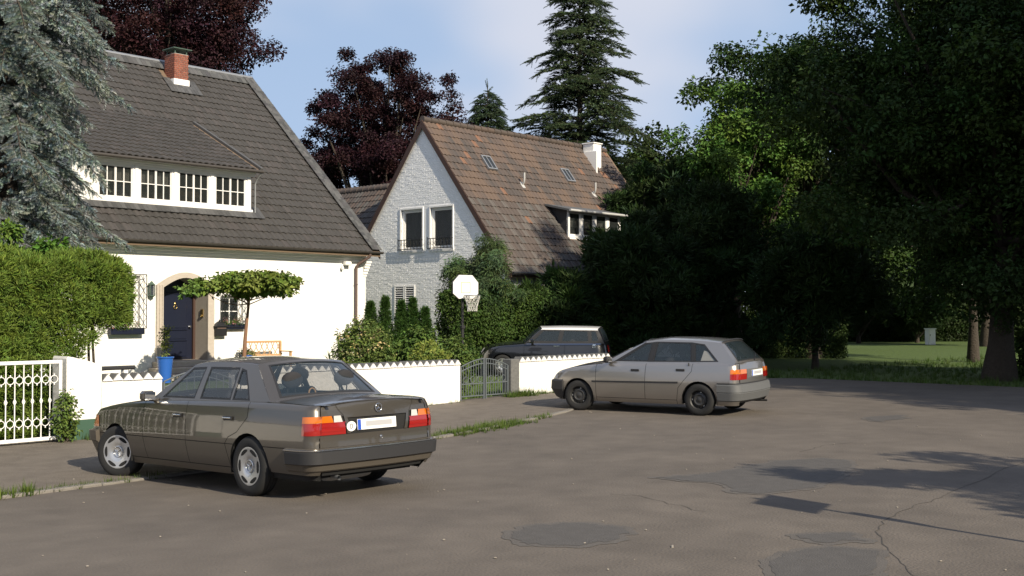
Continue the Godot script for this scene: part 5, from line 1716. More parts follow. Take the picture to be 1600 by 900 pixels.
# a band that runs along one side, round the end and back along the other; profile: [height, how far it stands out, ...]
func c_band(called: String, rear: bool, xs: float, profile: Array, m: Material, parent: Node) -> MeshInstance3D:
	var g := Geo.new()
	var path := []
	for i in 40: path.append([0, i / 40.0])
	for i in range(0, 25): path.append([1, i / 24.0])
	for i in range(1, 41): path.append([2, i / 40.0])
	var rows := []
	for k in range(0, profile.size(), 2):
		var y: float = profile[k]
		var row := []
		for e in path:
			var xe := spl(K.xr if rear else K.xf, y)
			var p: Vector3
			if e[0] == 1:
				p = c_end(Vector2(y, 1.0 - 2.0 * e[1]), rear)
			else:
				var u: float = e[1] if e[0] == 0 else 1.0 - e[1]
				u = 1.0 - pow(1.0 - u, 2.2)
				p = c_side(Vector2(lerpf(xs, xe, u), y), 1.0 if e[0] == 0 else -1.0)
			row.append(p)
		rows.append(row)
	var pts := []
	var nrm := []
	for k in rows.size():
		var r2 := []
		var n2 := []
		for i in path.size():
			var d: Vector3 = rows[k][mini(i + 1, path.size() - 1)] - rows[k][maxi(i - 1, 0)]
			var o := Vector3(-d.z, 0, d.x)
			if o.dot(rows[k][i] - Vector3(0.4 if rear else 2.2, rows[k][i].y, 0)) < 0: o = -o
			o = o.normalized()
			r2.append(rows[k][i] + o * float(profile[2 * k + 1])); n2.append(o)
		pts.append(r2); nrm.append(n2)
	for k in pts.size() - 1:
		for i in path.size() - 1:
			var dy: Vector3 = pts[k + 1][i] - pts[k][i]
			var dx: Vector3 = pts[k][i + 1] - pts[k][i]
			var nn := dx.cross(dy).normalized()
			if nn.dot(nrm[k][i]) < 0 and absf(nn.y) < 0.8: nn = -nn
			if absf(nn.y) >= 0.8 and nn.y * (float(profile[2 * k + 1]) - float(profile[2 * k + 3])) < 0: nn = -nn
			var na: Vector3 = (nrm[k][i] * Vector3(1, 0, 1) * sqrt(maxf(0.0, 1 - nn.y * nn.y)) + Vector3(0, nn.y, 0)).normalized()
			var nb: Vector3 = (nrm[k][i + 1] * Vector3(1, 0, 1) * sqrt(maxf(0.0, 1 - nn.y * nn.y)) + Vector3(0, nn.y, 0)).normalized()
			g.trin(pts[k][i], pts[k][i + 1], pts[k + 1][i + 1], na, nb, nb)
			g.trin(pts[k][i], pts[k + 1][i + 1], pts[k + 1][i], na, nb, na)
	for e in [0, path.size() - 1]:
		for k in pts.size() - 1:
			g.quad(rows[k][e], pts[k][e], pts[k + 1][e], rows[k + 1][e])
	return part(called, g, m, parent)

# a wheel: local y is the axle, pointing outwards
func c_wheel(parent: Node, at: Vector3, sg: float, steer: float, r: float, w: float, rim: float, kind: String) -> void:
	var o := Node3D.new()
	o.name = "wheel"
	parent.add_child(o, true)
	o.position = at
	o.basis = Basis(Vector3.UP, steer) * Basis(Vector3.RIGHT, sg * PI / 2)
	var t := Geo.new()
	var hw := w / 2
	t.lathe([Vector2(rim - 0.012, -hw * 0.9), Vector2(rim + 0.02, -hw), Vector2(r - 0.05, -hw * 1.02), Vector2(r - 0.015, -hw * 0.86), Vector2(r, -hw * 0.6), Vector2(r, -hw * 0.28), Vector2(r - 0.008, -hw * 0.26), Vector2(r - 0.008, -hw * 0.2), Vector2(r, -hw * 0.18), Vector2(r, hw * 0.18), Vector2(r - 0.008, hw * 0.2), Vector2(r - 0.008, hw * 0.26), Vector2(r, hw * 0.28), Vector2(r, hw * 0.6), Vector2(r - 0.015, hw * 0.86), Vector2(r - 0.05, hw * 1.02), Vector2(rim + 0.02, hw), Vector2(rim - 0.012, hw * 0.9)], 40, Transform3D.IDENTITY)
	part("tyre", t, MT.rubber, o)
	var q := Geo.new()
	if kind == "cover":
		q.lathe([Vector2(0.0, hw * 0.70), Vector2(0.075, hw * 0.72), Vector2(0.085, hw * 0.80), Vector2(rim * 0.62, hw * 0.93), Vector2(rim * 0.86, hw * 0.88), Vector2(rim * 0.95, hw * 0.94), Vector2(rim + 0.004, hw * 0.9), Vector2(rim - 0.004, hw * 0.4)].map(func(p): return p), 40, Transform3D.IDENTITY)
		part("wheel_cover", q, MT.wheel_silver, o)
		for k in 6:
			var s := Geo.new()
			var pl := PackedVector2Array()
			for i in 16:
				var a := TAU * i / 16.0
				pl.append(Vector2((rim * 0.80) + 0.020 * cos(a) - 0.006 * sin(a) * sin(a), 0.062 * sin(a)))
			s.xf = Transform3D(Basis(Vector3.UP, TAU * k / 6.0) * Basis(Vector3.RIGHT, -PI / 2), Vector3.ZERO)
			s.extrude(pl, hw * 0.8, hw * 0.93 + 0.002)
			part("vent_slot", s, MT.under, o)
		var e := Geo.new()
		e.ring(Vector3(0, hw * 0.80, 0), Vector3.UP, 0.062, 0.006, 24, 6)
		for k in 3:
			var a := TAU * k / 3.0 + 0.4
			e.tube([Vector3(0, hw * 0.80, 0), Vector3(cos(a) * 0.06, hw * 0.80, sin(a) * 0.06)], [0.011, 0.003], 5)
		part("emblem", e, MT.chrome, o)
	else:
		q.lathe([Vector2(0.0, hw * 0.62), Vector2(0.03, hw * 0.62), Vector2(0.045, hw * 0.5), Vector2(0.075, hw * 0.46), Vector2(0.095, hw * 0.62), Vector2(rim * 0.66, hw * 0.50), Vector2(rim * 0.82, hw * 0.2), Vector2(rim * 0.93, hw * 0.45), Vector2(rim + 0.004, hw * 0.9), Vector2(rim - 0.004, hw * 0.3)], 36, Transform3D.IDENTITY)
		part("rim", q, MT.steel_dark, o)
		for k in 14:
			var s := Geo.new()
			s.xf = Transform3D(Basis(Vector3.UP, TAU * k / 14.0), Vector3(0, 0, 0))
			s.box(Vector3(rim * 0.70, hw * 0.36, -0.014), Vector3(rim * 0.80, hw * 0.46, 0.014), 0.004)
			part("vent_slot", s, MT.wheel_silver if k % 5 == 0 else MT.under, o)

func c_seat(parent: Node, x: float, z: float, m: Material, y := 0.30) -> void:
	var o := Node3D.new()
	o.name = "seat"
	parent.add_child(o, true)
	o.position = Vector3(x, y, z)
	var g := Geo.new()
	g.box(Vector3(-0.05, 0, -0.25), Vector3(0.48, 0.2, 0.25), 0.05)
	part("cushion", g, m, o)
	g = Geo.new()
	g.xf = Transform3D(Basis(Vector3(0, 0, 1), 0.2), Vector3(-0.05, 0.12, 0))
	g.box(Vector3(-0.09, 0, -0.25), Vector3(0.06, 0.60, 0.25), 0.05)
	part("backrest", g, m, o)
	g = Geo.new()
	g.xf = Transform3D(Basis(Vector3(0, 0, 1), 0.14), Vector3(-0.17, 0.74, 0))
	var pr := []
	for i in 9:
		var a := -PI / 2 + PI * i / 8.0
		pr.append(Vector2(0.115 * pow(maxf(0.0, cos(a)), 0.6), 0.055 * sin(a)))
	g.lathe(pr, 20, Transform3D(Basis(Vector3(0, 0, 1), PI / 2).scaled(Vector3(1, 0.8, 1.15)), Vector3(0, 0.11, 0)))
	g.bar(Vector3(0, -0.06, -0.05), Vector3(0, 0.06, -0.05), 0.007, 5)
	g.bar(Vector3(0, -0.06, 0.05), Vector3(0, 0.06, 0.05), 0.007, 5)
	part("headrest", g, m, o)

func c_mirror(parent: Node, at: Vector3, sg: float, m: Material) -> void:
	var g := Geo.new()
	g.box(at + Vector3(-0.05, -0.055, sg * 0.03), at + Vector3(0.07, 0.065, sg * 0.19), 0.03)
	g.box(at + Vector3(-0.02, -0.06, -sg * 0.03), at + Vector3(0.05, -0.02, sg * 0.06), 0.01)
	var o := part("wing_mirror", g, m, parent)
	var q := Geo.new()
	q.box(at + Vector3(-0.056, -0.04, sg * 0.045), at + Vector3(-0.052, 0.05, sg * 0.175))
	part("mirror_glass", q, MT.chrome, o)

func c_interior(car: Node, x_dash: float, x_back: float, wz: float, floor_y: float) -> void:
	var g := Geo.new()
	g.box(Vector3(x_back - 0.45, floor_y, -wz), Vector3(x_dash + 0.9, floor_y + 0.03, wz))
	g.box(Vector3(x_dash, floor_y, -wz + 0.02), Vector3(x_dash + 0.35, K.yb - 0.06, wz - 0.02), 0.05)
	part("cabin_floor", g, MT.seat_cloth, car)
	var s := Geo.new()
	s.ring(Vector3(x_dash - 0.18, K.yb - 0.08, -0.36), Vector3(-0.9, 0.42, 0).normalized(), 0.185, 0.015, 22, 6)
	s.bar(Vector3(x_dash - 0.18, K.yb - 0.08, -0.36), Vector3(x_dash + 0.05, K.yb - 0.18, -0.36), 0.03)
	for a in [-0.9, 0.9]:
		s.bar(Vector3(x_dash - 0.18, K.yb - 0.08, -0.36), Vector3(x_dash - 0.18, K.yb - 0.09, -0.36 + 0.18 * sign(a)), 0.014)
	part("steering_wheel", s, MT.black_plastic, car)

func c_wells(car: Node, xs: Array, r: float, z: float) -> void:
	for x in xs:
		for sg in [-1.0, 1.0]:
			var g := Geo.new()
			var seg := 18
			for i in seg:
				var a0 := -0.25 + (PI + 0.5) * i / seg
				var a1 := -0.25 + (PI + 0.5) * (i + 1) / seg
				var p0 := Vector3(x + r * cos(a0), K.axle_y + r * sin(a0), 0)
				var p1 := Vector3(x + r * cos(a1), K.axle_y + r * sin(a1), 0)
				var zi: float = sg * (z - 0.34)
				var zo: float = sg * (z - 0.012)
				g.quad(p0 + Vector3(0, 0, zi), p1 + Vector3(0, 0, zi), p1 + Vector3(0, 0, zo), p0 + Vector3(0, 0, zo))
				g.tri(Vector3(x, K.axle_y, zi), p0 + Vector3(0, 0, zi), p1 + Vector3(0, 0, zi))
			part("wheel_well", g, MT.under, car)

func strip(a: Vector2, b: Vector2, w: float) -> PackedVector2Array:
	var d := (b - a).normalized().orthogonal() * w / 2
	return PackedVector2Array([a - d, b - d, b + d, a + d])

func ground_pose(o: Node3D, x: float, depth: float, az_deg: float, base: float, half_track := 0.0) -> void:
	var a := deg_to_rad(az_deg)
	var fw := Vector3(sin(a), 0, -cos(a))
	var r := Vector3(x, 0, -depth)
	var f := r + fw * base
	var yr := gh(r.x, r.z)
	var yf := gh(f.x, f.z)
	var right := Vector3(-fw.z, 0, fw.x)
	var roll := 0.0
	var mid := (r + f) * 0.5
	roll = (gh((mid + right * 0.7).x, (mid + right * 0.7).z) - gh((mid - right * 0.7).x, (mid - right * 0.7).z)) / 1.4
	var fx := Vector3(fw.x, (yf - yr) / base, fw.z).normalized()
	var rz := Vector3(right.x, roll, right.z).normalized()
	var up := rz.cross(fx).normalized()
	rz = fx.cross(up).normalized()
	o.transform = Transform3D(Basis(fx, up, rz), Vector3(x, yr + half_track, -depth))

# body panels that all three cars share; d holds polygons in the side view
func c_body(car: Node3D, d: Dictionary) -> void:
	var paint: Material = d.paint
	var low: Material = d.low
	var arches: Array = [circ(0, K.axle_y, d.arch), circ(d.base, K.axle_y, d.arch)]
	# dark inner shell just under the outer skin closes every gap
	var inner := Geo.new()
	var full := PackedVector2Array()
	var y0: float = d.sill
	var n := 16
	for i in n + 1:
		var y := lerpf(y0, spl(K.ysh, spl(K.xr, 0.8)), i / float(n))
		full.append(Vector2(spl(K.xr, y) + 0.0005, y))
	for i in 31:
		var x := lerpf(spl(K.xr, 0.95) + 0.001, spl(K.xf, 0.7) - 0.001, i / 30.0)
		full.append(Vector2(x, spl(K.ysh, x) - 0.004))
	for i in n + 1:
		var y := lerpf(spl(K.ysh, spl(K.xf, 0.7)), y0, i / float(n))
		full.append(Vector2(spl(K.xf, y) - 0.0005, y))
	for sg in [-1.0, 1.0]:
		c_shell(inner, "side", full, Vector2(0.12, 0.1), sg, -0.012, arches)
	var rearface := pv([y0 + 0.05, -0.98, d.rear_top, -0.98, d.rear_top, 0.98, y0 + 0.05, 0.98])
	c_shell(inner, "rear", rearface, Vector2(0.08, 0.1), 1.0, -0.015)
	c_shell(inner, "front", pv([y0 + 0.05, -0.98, d.front_top, -0.98, d.front_top, 0.98, y0 + 0.05, 0.98]), Vector2(0.08, 0.1), 1.0, -0.015)
	inner.box(Vector3(spl(K.xr, 0.4) + 0.15, y0 + 0.02, -0.6), Vector3(d.base - 0.4, y0 + 0.08, 0.6))
	inner.box(Vector3(0.42, y0 + 0.02, -0.74), Vector3(d.base - 0.42, y0 + 0.08, 0.74))
	inner.box(Vector3(d.base + 0.35, y0 + 0.04, -0.55), Vector3(spl(K.xf, 0.3) - 0.1, y0 + 0.09, 0.55))
	part("chassis", inner, MT.under, car)
	for sg in [-1.0, 1.0]:
		for e in d.panels: # [name, polygon, material]
			var bits: Array = [shrink(e[1], 0.004)]
			for a in arches:
				var nx := []
				for b in bits: nx.append_array(Geometry2D.clip_polygons(b, a))
				bits = nx
			var g := Geo.new()
			for b in bits:
				for q in Geometry2D.intersect_polygons(b, full):
					for zone in [[-9.0, spl(K.xr, 0.6) + K.rr, 0.02], [spl(K.xr, 0.6) + K.rr, spl(K.xf, 0.5) - K.rf - 0.1, 0.09], [spl(K.xf, 0.5) - K.rf - 0.1, 9.0, 0.03]]:
						for zq in Geometry2D.intersect_polygons(q, rect(zone[0], -1, zone[1], 3)): c_shell(g, "side", zq, Vector2(zone[2], 0.05), sg)
			var o := part(e[0], g, e[2], car)
			if d.handles.has(e[0]):
				var h: Array = d.handles[e[0]]
				var hg := Geo.new()
				var zz: float = sg * c_zside(h[0], h[1])
				hg.box(Vector3(h[0] - 0.085, h[1] - 0.022, zz - 0.01), Vector3(h[0] + 0.085, h[1] + 0.022, zz + 0.016 * sg), 0.012)
				part("handle", hg, d.handle_mat, o)
				if d.has("handle_bar"):
					var hb := Geo.new()
					hb.bar(Vector3(h[0] - 0.075, h[1] + 0.004, zz + 0.024 * sg), Vector3(h[0] + 0.075, h[1] + 0.004, zz + 0.024 * sg), 0.010)
					part("grip", hb, d.handle_bar, o)
		# pillars and window surrounds
		var gp := Geo.new()
		var out := PackedVector2Array()
		out.append(Vector2(K.rw[0], K.rw[1]))
		for i in 13:
			var x := lerpf(K.rw[2], K.ws[2], i / 12.0)
			out.append(Vector2(x, spl(K.rail, x)))
		out.append(Vector2(K.ws[0], K.ws[1]))
		for i in 13:
			var x := lerpf(K.ws[0], K.rw[0], i / 12.0)
			out.append(Vector2(x, minf(spl(K.ysh, x) - 0.012, K.rw[1] - 0.001)))
		var holes := []
		for w in d.windows: holes.append(w[0])
		c_shell(gp, "green", out, Vector2(0.1, 0.07), sg, 0.0, holes)
		part("window_pillar", gp, d.pillar, car)
		for w in d.windows:
			var wg := Geo.new()
			c_shell(wg, "green", shrink(w[0], 0.002), Vector2(0.12, 0.08), sg, -0.006)
			var wo := part("side_window", wg, MT.car_glass, car)
			var trim := Geo.new()
			var ring: PackedVector2Array = w[0]
			var inset := shrink(ring, 0.022)
			c_shell(trim, "green", ring, Vector2(0.12, 0.08), sg, -0.002, [inset])
			part("window_seal", trim, MT.black_plastic, wo)
	# decks
	var k := []
	for e in d.decks: # name, x0, x1, half width, follows screen: 0 none, 1 back, 2 front
		var poly := PackedVector2Array()
		var steps := 16
		for i in steps + 1:
			var u: float = lerpf(-e[3], e[3], i / float(steps))
			poly.append(Vector2(spl(K.xr, d.rear_top) - K.bow_r * (1 - u * u), u))
		for i in steps + 1:
			var u: float = lerpf(e[3], -e[3], i / float(steps))
			var x: float = e[2]
			if e[4] == 1: x = K.rw[0] - 1.25 * K.rw[3] * (1 - u * u) + 0.03
			poly.append(Vector2(x, u))
		if e[4] == 2:
			poly = PackedVector2Array()
			for i in steps + 1:
				var u: float = lerpf(-e[3], e[3], i / float(steps))
				poly.append(Vector2(K.ws[0] + 1.25 * K.ws[3] * (1 - u * u) - 0.03, u))
			for i in steps + 1:
				var u: float = lerpf(e[3], -e[3], i / float(steps))
				poly.append(Vector2(spl(K.xf, d.front_top) + K.bow_f * (1 - u * u), u))
		var g := Geo.new()
		c_shell(g, "deck", poly, Vector2(0.07, 0.1))
		part(e[0], g, paint, car)
	# screens
	for rear in [false, true]:
		var kind := "back" if rear else "screen"
		var m: float = d.rear_glass if rear else 0.93
		var glass := pv([-m, 0.05, m, 0.05, m * 0.97, 0.93, -m * 0.97, 0.93])
		if rear and d.has("rear_poly"): glass = d.rear_poly
		var g := Geo.new()
		c_shell(g, kind, pv([-1, -0.02, 1, -0.02, 1, 1, -1, 1]), Vector2(0.1, 0.12), 1.0, 0.0, [glass])
		part("rear_window_frame" if rear else "windscreen_frame", g, paint, car)
		g = Geo.new()
		c_shell(g, kind, glass, Vector2(0.1, 0.12), 1.0, -0.004)
		var wo := part("rear_window" if rear else "windscreen", g, MT.car_glass, car)
		g = Geo.new()
		c_shell(g, kind, glass, Vector2(0.1, 0.12), 1.0, 0.002, [shrink(glass, 0.035)])
		part("window_seal", g, MT.black_plastic, wo)
	# roof
	var rp := PackedVector2Array()
	for i in 17:
		var u := -1.0 + i / 8.0
		rp.append(Vector2(K.rw[2] - K.rw[3] * (1 - u * u), u))
	for i in 17:
		var u := 1.0 - i / 8.0
		rp.append(Vector2(K.ws[2] + K.ws[3] * (1 - u * u), u))
	c_part("roof", "roof", rp, d.roof_paint, car, 1.0, 0.0, [], Vector2(0.12, 0.1))
	c_wells(car, [0.0, d.base], d.arch + 0.012, d.half)
	for w in [[0.0, 0.0], [d.base, d.steer]]:
		for sg in [-1.0, 1.0]:
			c_wheel(car, Vector3(w[0], K.axle_y, sg * d.track), sg, w[1], K.axle_y, d.tyre, d.rim, d.wheel)

func plate(parent: Node, at: Transform3D) -> void:
	var g := Geo.new()
	g.xf = at
	g.box(Vector3(-0.26, -0.055, 0), Vector3(0.26, 0.055, 0.006), 0.003)
	var o := part("number_plate", g, MT.plate_white, parent)
	g = Geo.new(); g.xf = at
	g.box(Vector3(-0.257, -0.052, 0.006), Vector3(-0.215, 0.052, 0.008))
	part("euro_strip", g, MT.plate_blue, o)
	g = Geo.new(); g.xf = at
	g.box(Vector3(-0.15, -0.022, 0.006), Vector3(0.20, 0.03, 0.008))
	part("blurred_number", g, MT.plate_smear, o)

func sedan() -> void:
	var car := thing("saloon_car", "brown metallic four-door saloon with silver wheel covers, parked nose to the white gate", "car", Vector3.ZERO)
	K = {
		"plan": [-1.1, 0.838, -0.5, 0.862, 0.8, 0.872, 2.0, 0.868, 3.0, 0.848, 3.65, 0.81],
		"sec": [0.18, 0.10, 0.26, 0.045, 0.40, 0.012, 0.56, 0.0, 0.76, 0.010, 0.92, 0.032, 1.05, 0.06],
		"xr": [0.2, -0.96, 0.34, -1.03, 0.5, -1.04, 0.62, -1.035, 0.72, -1.045, 0.90, -1.02, 1.0, -0.985],
		"xf": [0.2, 3.42, 0.35, 3.56, 0.5, 3.58, 0.6, 3.55, 0.8, 3.45, 0.9, 3.4],
		"rr": 0.12, "rf": 0.22, "rs": 0.05, "bow_r": 0.045, "bow_f": 0.10,
		"ysh": [-1.1, 0.955, -0.6, 0.98, 0.0, 0.985, 1.0, 0.972, 2.1, 0.945, 2.8, 0.885, 3.3, 0.81, 3.6, 0.73],
		"yd": [-1.1, 0.975, -0.9, 1.005, -0.3, 1.035, 2.0, 1.015, 2.3, 1.0, 3.0, 0.92, 3.4, 0.84, 3.6, 0.76],
		"yb": 0.96, "gx0": -0.25, "gx1": 2.1, "gin": 0.095, "tum": 0.43,
		"rail": [-0.2, 1.33, 0.2, 1.36, 0.8, 1.39, 1.2, 1.385, 1.45, 1.352], "crown": 0.05,
		"rw": [-0.26, 0.985, 0.20, 0.10, 0.035, 0.0], "ws": [2.10, 0.95, 1.42, 0.12, 0.05, 0.0], "axle_y": 0.312,
	}
	var W1 := pv([1.86, 0.985, 1.17, 0.985, 1.16, 1.335, 1.43, 1.325])
	var W2 := pv([1.06, 0.985, 0.46, 0.985, 0.50, 1.33, 1.08, 1.335])
	var W3 := pv([0.425, 0.985, 0.10, 0.985, 0.20, 1.12, 0.36, 1.30, 0.465, 1.322])
	var B: StandardMaterial3D = MT.paint_brown
	var C: StandardMaterial3D = MT.cladding_brown
	c_body(car, {"paint": B, "low": C, "pillar": B, "roof_paint": B, "sill": 0.20, "arch": 0.345, "base": 2.8, "half": 0.85, "track": 0.765, "tyre": 0.195, "rim": 0.205, "wheel": "cover", "steer": 0.40,
		"rear_top": 0.97, "front_top": 0.78, "rear_glass": 0.86,
		"handles": {"front_door": [1.36, 0.80], "rear_door": [0.36, 0.80]}, "handle_mat": MT.black_plastic, "handle_bar": MT.chrome,
		"windows": [[W1], [W2], [W3]],
		"panels": [
			["fender", pv([2.13, 0.53, 3.7, 0.53, 3.7, 1.1, 2.13, 1.1]), B],
			["front_door", pv([1.2, 0.53, 2.13, 0.53, 2.13, 1.1, 1.2, 1.1]), B],
			["rear_door", pv([0.42, 0.53, 1.2, 0.53, 1.2, 1.1, 0.02, 1.1, 0.02, 0.82, 0.20, 0.66, 0.36, 0.60]), B],
			["quarter_panel", pv([-1.2, 0.53, 0.42, 0.53, 0.36, 0.60, 0.20, 0.66, 0.02, 0.82, 0.02, 1.1, -1.2, 1.1]), B],
			["fender_cladding", pv([2.07, 0.28, 3.7, 0.28, 3.7, 0.53, 2.13, 0.53]), C],
			["door_cladding", pv([1.16, 0.28, 2.07, 0.28, 2.13, 0.53, 1.2, 0.53]), C],
			["door_cladding", pv([0.34, 0.28, 1.16, 0.28, 1.2, 0.53, 0.42, 0.53]), C],
			["quarter_cladding", pv([-1.2, 0.26, 0.34, 0.28, 0.42, 0.53, -1.2, 0.53]), C],
			["sill", pv([0.30, 0.19, 2.5, 0.19, 2.5, 0.28, 0.30, 0.28]), C],
		],
		"decks": [["trunk_lid_top", -1.0, -0.3, 0.93, 1], ["bonnet", 2.1, 3.42, 0.96, 2]],
	})
	# tail
	var lid := c_part("trunk_lid", "rear", pv([0.665, -0.56, 0.852, -0.625, 1.06, -0.92, 1.06, 0.92, 0.852, 0.625, 0.665, 0.56]), B, car, 1.0, 0.0, [pv([0.665, -0.50, 0.825, -0.56, 0.825, 0.56, 0.665, 0.50])], Vector2(0.04, 0.08))
	c_part("plate_recess", "rear", pv([0.665, -0.50, 0.825, -0.56, 0.825, 0.56, 0.665, 0.50]), B, lid, 1.0, -0.02, [], Vector2(0.05, 0.1))
	c_part("tail_panel", "rear", pv([0.54, -1, 0.660, -1, 0.660, 1, 0.54, 1]), B, car, 1.0, 0.0, [], Vector2(0.04, 0.08))
	var bk := Geo.new()
	c_shell(bk, "rear", pv([0.845, -1, 1.06, -1, 1.06, 1, 0.845, 1]), Vector2(0.03, 0.06), 1.0, -0.006)
	c_shell(bk, "deck", pv([-1.03, -1, -0.24, -1, -0.24, 1, -1.03, 1]), Vector2(0.07, 0.08), 1.0, -0.006)
	part("lid_surround", bk, B, car)
	for sg in [-1.0, 1.0]:
		var cn := Geo.new()
		c_shell(cn, "rear", pv([0.852, sg * 0.637, 1.06, sg * 0.932, 1.06, sg * 1.0, 0.852, sg * 1.0]), Vector2(0.03, 0.05))
		c_shell(cn, "deck", pv([-1.1, sg * 0.937, -0.2, sg * 0.937, -0.2, sg * 1.0, -1.1, sg * 1.0]), Vector2(0.07, 0.05))
		part("rear_corner", cn, B, car)
		var lampn := Node3D.new(); lampn.name = "tail_light"; car.add_child(lampn, true)
		for e in [["red_lens", 0.665, 0.783, 0.59, 1.0, MT.lamp_red, true], ["amber_lens", 0.786, 0.850, 0.80, 1.0, MT.lamp_amber, true], ["clear_lens", 0.786, 0.850, 0.65, 0.795, MT.lamp_clear, false]]:
			var g := Geo.new()
			c_shell(g, "rear", pv([e[1], sg * e[3], e[2], sg * (e[3] + 0.03), e[2], sg * e[4], e[1], sg * e[4]]), Vector2(0.03, 0.06), 1.0, 0.006)
			if e[6]: c_shell(g, "side", pv([-1.06, e[1], -0.905, e[1], -0.905, e[2], -1.06, e[2]]), Vector2(0.02, 0.04), sg, 0.006)
			part(e[0], g, e[5], lampn)
		var rib := Geo.new()
		for yy in [0.70, 0.74, 0.783]:
			c_shell(rib, "rear", pv([yy - 0.003, sg * 0.6, yy + 0.003, sg * 0.6, yy + 0.003, sg, yy - 0.003, sg]), Vector2(0.05, 0.06), 1.0, 0.009)
		part("lens_rib", rib, MT.lamp_red, lampn)
	c_band("rear_bumper", true, -0.66, [0.30, 0.0, 0.315, 0.018, 0.372, 0.030, 0.380, 0.046, 0.515, 0.046, 0.53, 0.03, 0.538, 0.0], C, car)
	c_band("bumper_strip", true, -0.70, [0.378, 0.046, 0.386, 0.062, 0.502, 0.062, 0.510, 0.046], MT.bumper_dark, car)
	c_band("bumper_trim", true, -0.70, [0.511, 0.046, 0.515, 0.055, 0.527, 0.055, 0.531, 0.03], MT.chrome, car)
	c_band("front_bumper", false, 3.22, [0.26, 0.0, 0.28, 0.02, 0.42, 0.03, 0.43, 0.05, 0.55, 0.05, 0.565, 0.0], C, car)
	c_part("grille", "front", pv([0.6, -0.4, 0.76, -0.4, 0.76, 0.4, 0.6, 0.4]), MT.black_plastic, car, 1.0, 0.01)
	for sg in [-1.0, 1.0]:
		c_part("headlight", "front", pv([0.6, sg * 0.45, 0.75, sg * 0.45, 0.75, sg * 0.8, 0.6, sg * 0.8]), MT.lamp_clear, car, 1.0, 0.01)
		var g := Geo.new()
		c_shell(g, "side", pv([3.22, 0.60, 3.52, 0.60, 3.48, 0.74, 3.24, 0.74]), Vector2(0.05, 0.05), sg, 0.006)
		part("indicator", g, MT.lamp_amber, car)
	plate(car, Transform3D(Basis(Vector3(0, 0, 1), Vector3(0.07, 1, 0).normalized(), Vector3(-1, 0.07, 0).normalized()), Vector3(-1.078, 0.745, -0.02)))
	var st := Geo.new()
	var star := Transform3D(Basis(Vector3(0, 0, 1), Vector3.UP, Vector3(-1, 0, 0)), Vector3(-1.086, 0.905, 0))
	st.xf = star
	st.ring(Vector3.ZERO, Vector3(0, 0, 1), 0.042, 0.005, 24, 6)
	for k in 3:
		var a := PI / 2 + TAU * k / 3
		st.tube([Vector3.ZERO, Vector3(cos(a), sin(a), 0) * 0.041], [0.008, 0.002], 5)
	part("star_emblem", st, MT.chrome, car)
	var dd := Geo.new()
	dd.xf = Transform3D(Basis(Vector3(0, 0, 1), Vector3.UP, Vector3(-1, 0, 0)), Vector3(-1.076, 0.735, -0.355))
	dd.xf.basis = dd.xf.basis * Basis.from_scale(Vector3(1.2, 1, 1))
	dd.extrude(circ(0, 0, 0.05, 24), 0.0, 0.004)
	var stick := part("country_sticker", dd, MT.plate_white, car)
	var tm := TextMesh.new()
	tm.text = "D"; tm.font_size = 10; tm.pixel_size = 0.0062; tm.depth = 0.002
	var fnt := SystemFont.new(); fnt.font_names = PackedStringArray(["Droid Sans"]); tm.font = fnt
	inst("letter", tm, MT.black_plastic, stick, Transform3D(Basis(Vector3(0, 0, 1), Vector3.UP, Vector3(-1, 0, 0)), Vector3(-1.082, 0.733, -0.355)))
	var lk := Geo.new()
	lk.ring(Vector3(-1.087, 0.605, 0.03), Vector3(-1, 0, 0), 0.014, 0.004, 14, 5)
	lk.lathe([Vector2(0.012, 0), Vector2(0.011, 0.008), Vector2(0, 0.009)], 12, Transform3D(Basis(Vector3(0, 0, 1), PI / 2), Vector3(-1.083, 0.605, 0.03)))
	part("trunk_lock", lk, MT.chrome, car)
	var ex := Geo.new()
	ex.tube([Vector3(-0.5, 0.22, -0.42), Vector3(-0.92, 0.23, -0.46), Vector3(-1.03, 0.225, -0.48)], [0.025, 0.025, 0.024], 10, false)
	ex.lathe([Vector2(0, 0), Vector2(0.09, 0.02), Vector2(0.1, 0.1), Vector2(0.1, 0.5), Vector2(0.09, 0.58), Vector2(0, 0.6)], 14, Transform3D(Basis(Vector3(1, 0, 0), PI / 2).scaled(Vector3(1, 0.8, 1)), Vector3(-0.78, 0.25, -0.5)))
	part("exhaust_pipe", ex, MT.zinc, car)
	for sg in [-1.0, 1.0]: c_mirror(car, Vector3(1.93, 1.0, sg * 0.80), sg, B)
	c_interior(car, 1.72, 0.1, 0.66, 0.28)
	for z in [-0.37, 0.37]:
		c_seat(car, 0.95, z, MT.seat_cloth, 0.36)
		c_seat(car, 0.10, z * 0.95, MT.seat_cloth, 0.34)
	var sh := Geo.new()
	sh.box(Vector3(-0.33, 0.90, -0.62), Vector3(-0.02, 0.95, 0.62), 0.01)
	part("parcel_shelf", sh, MT.seat_cloth, car)
	var um := Geo.new()
	var pts := []
	var rr := []
	for i in 11:
		var a := PI * i / 10.0 - 0.2
		pts.append(Vector3(-0.10, 1.035 + 0.055 * sin(a), -0.10 + 0.045 * cos(a))); rr.append(0.009)
	pts.append(Vector3(-0.10, 0.96, -0.145)); rr.append(0.009)
	um.tube(pts, rr, 7)
	part("cane_handle", um, MT.wood, car)
	ground_pose(car, -2.156, 12.665, -47.0, 2.8)

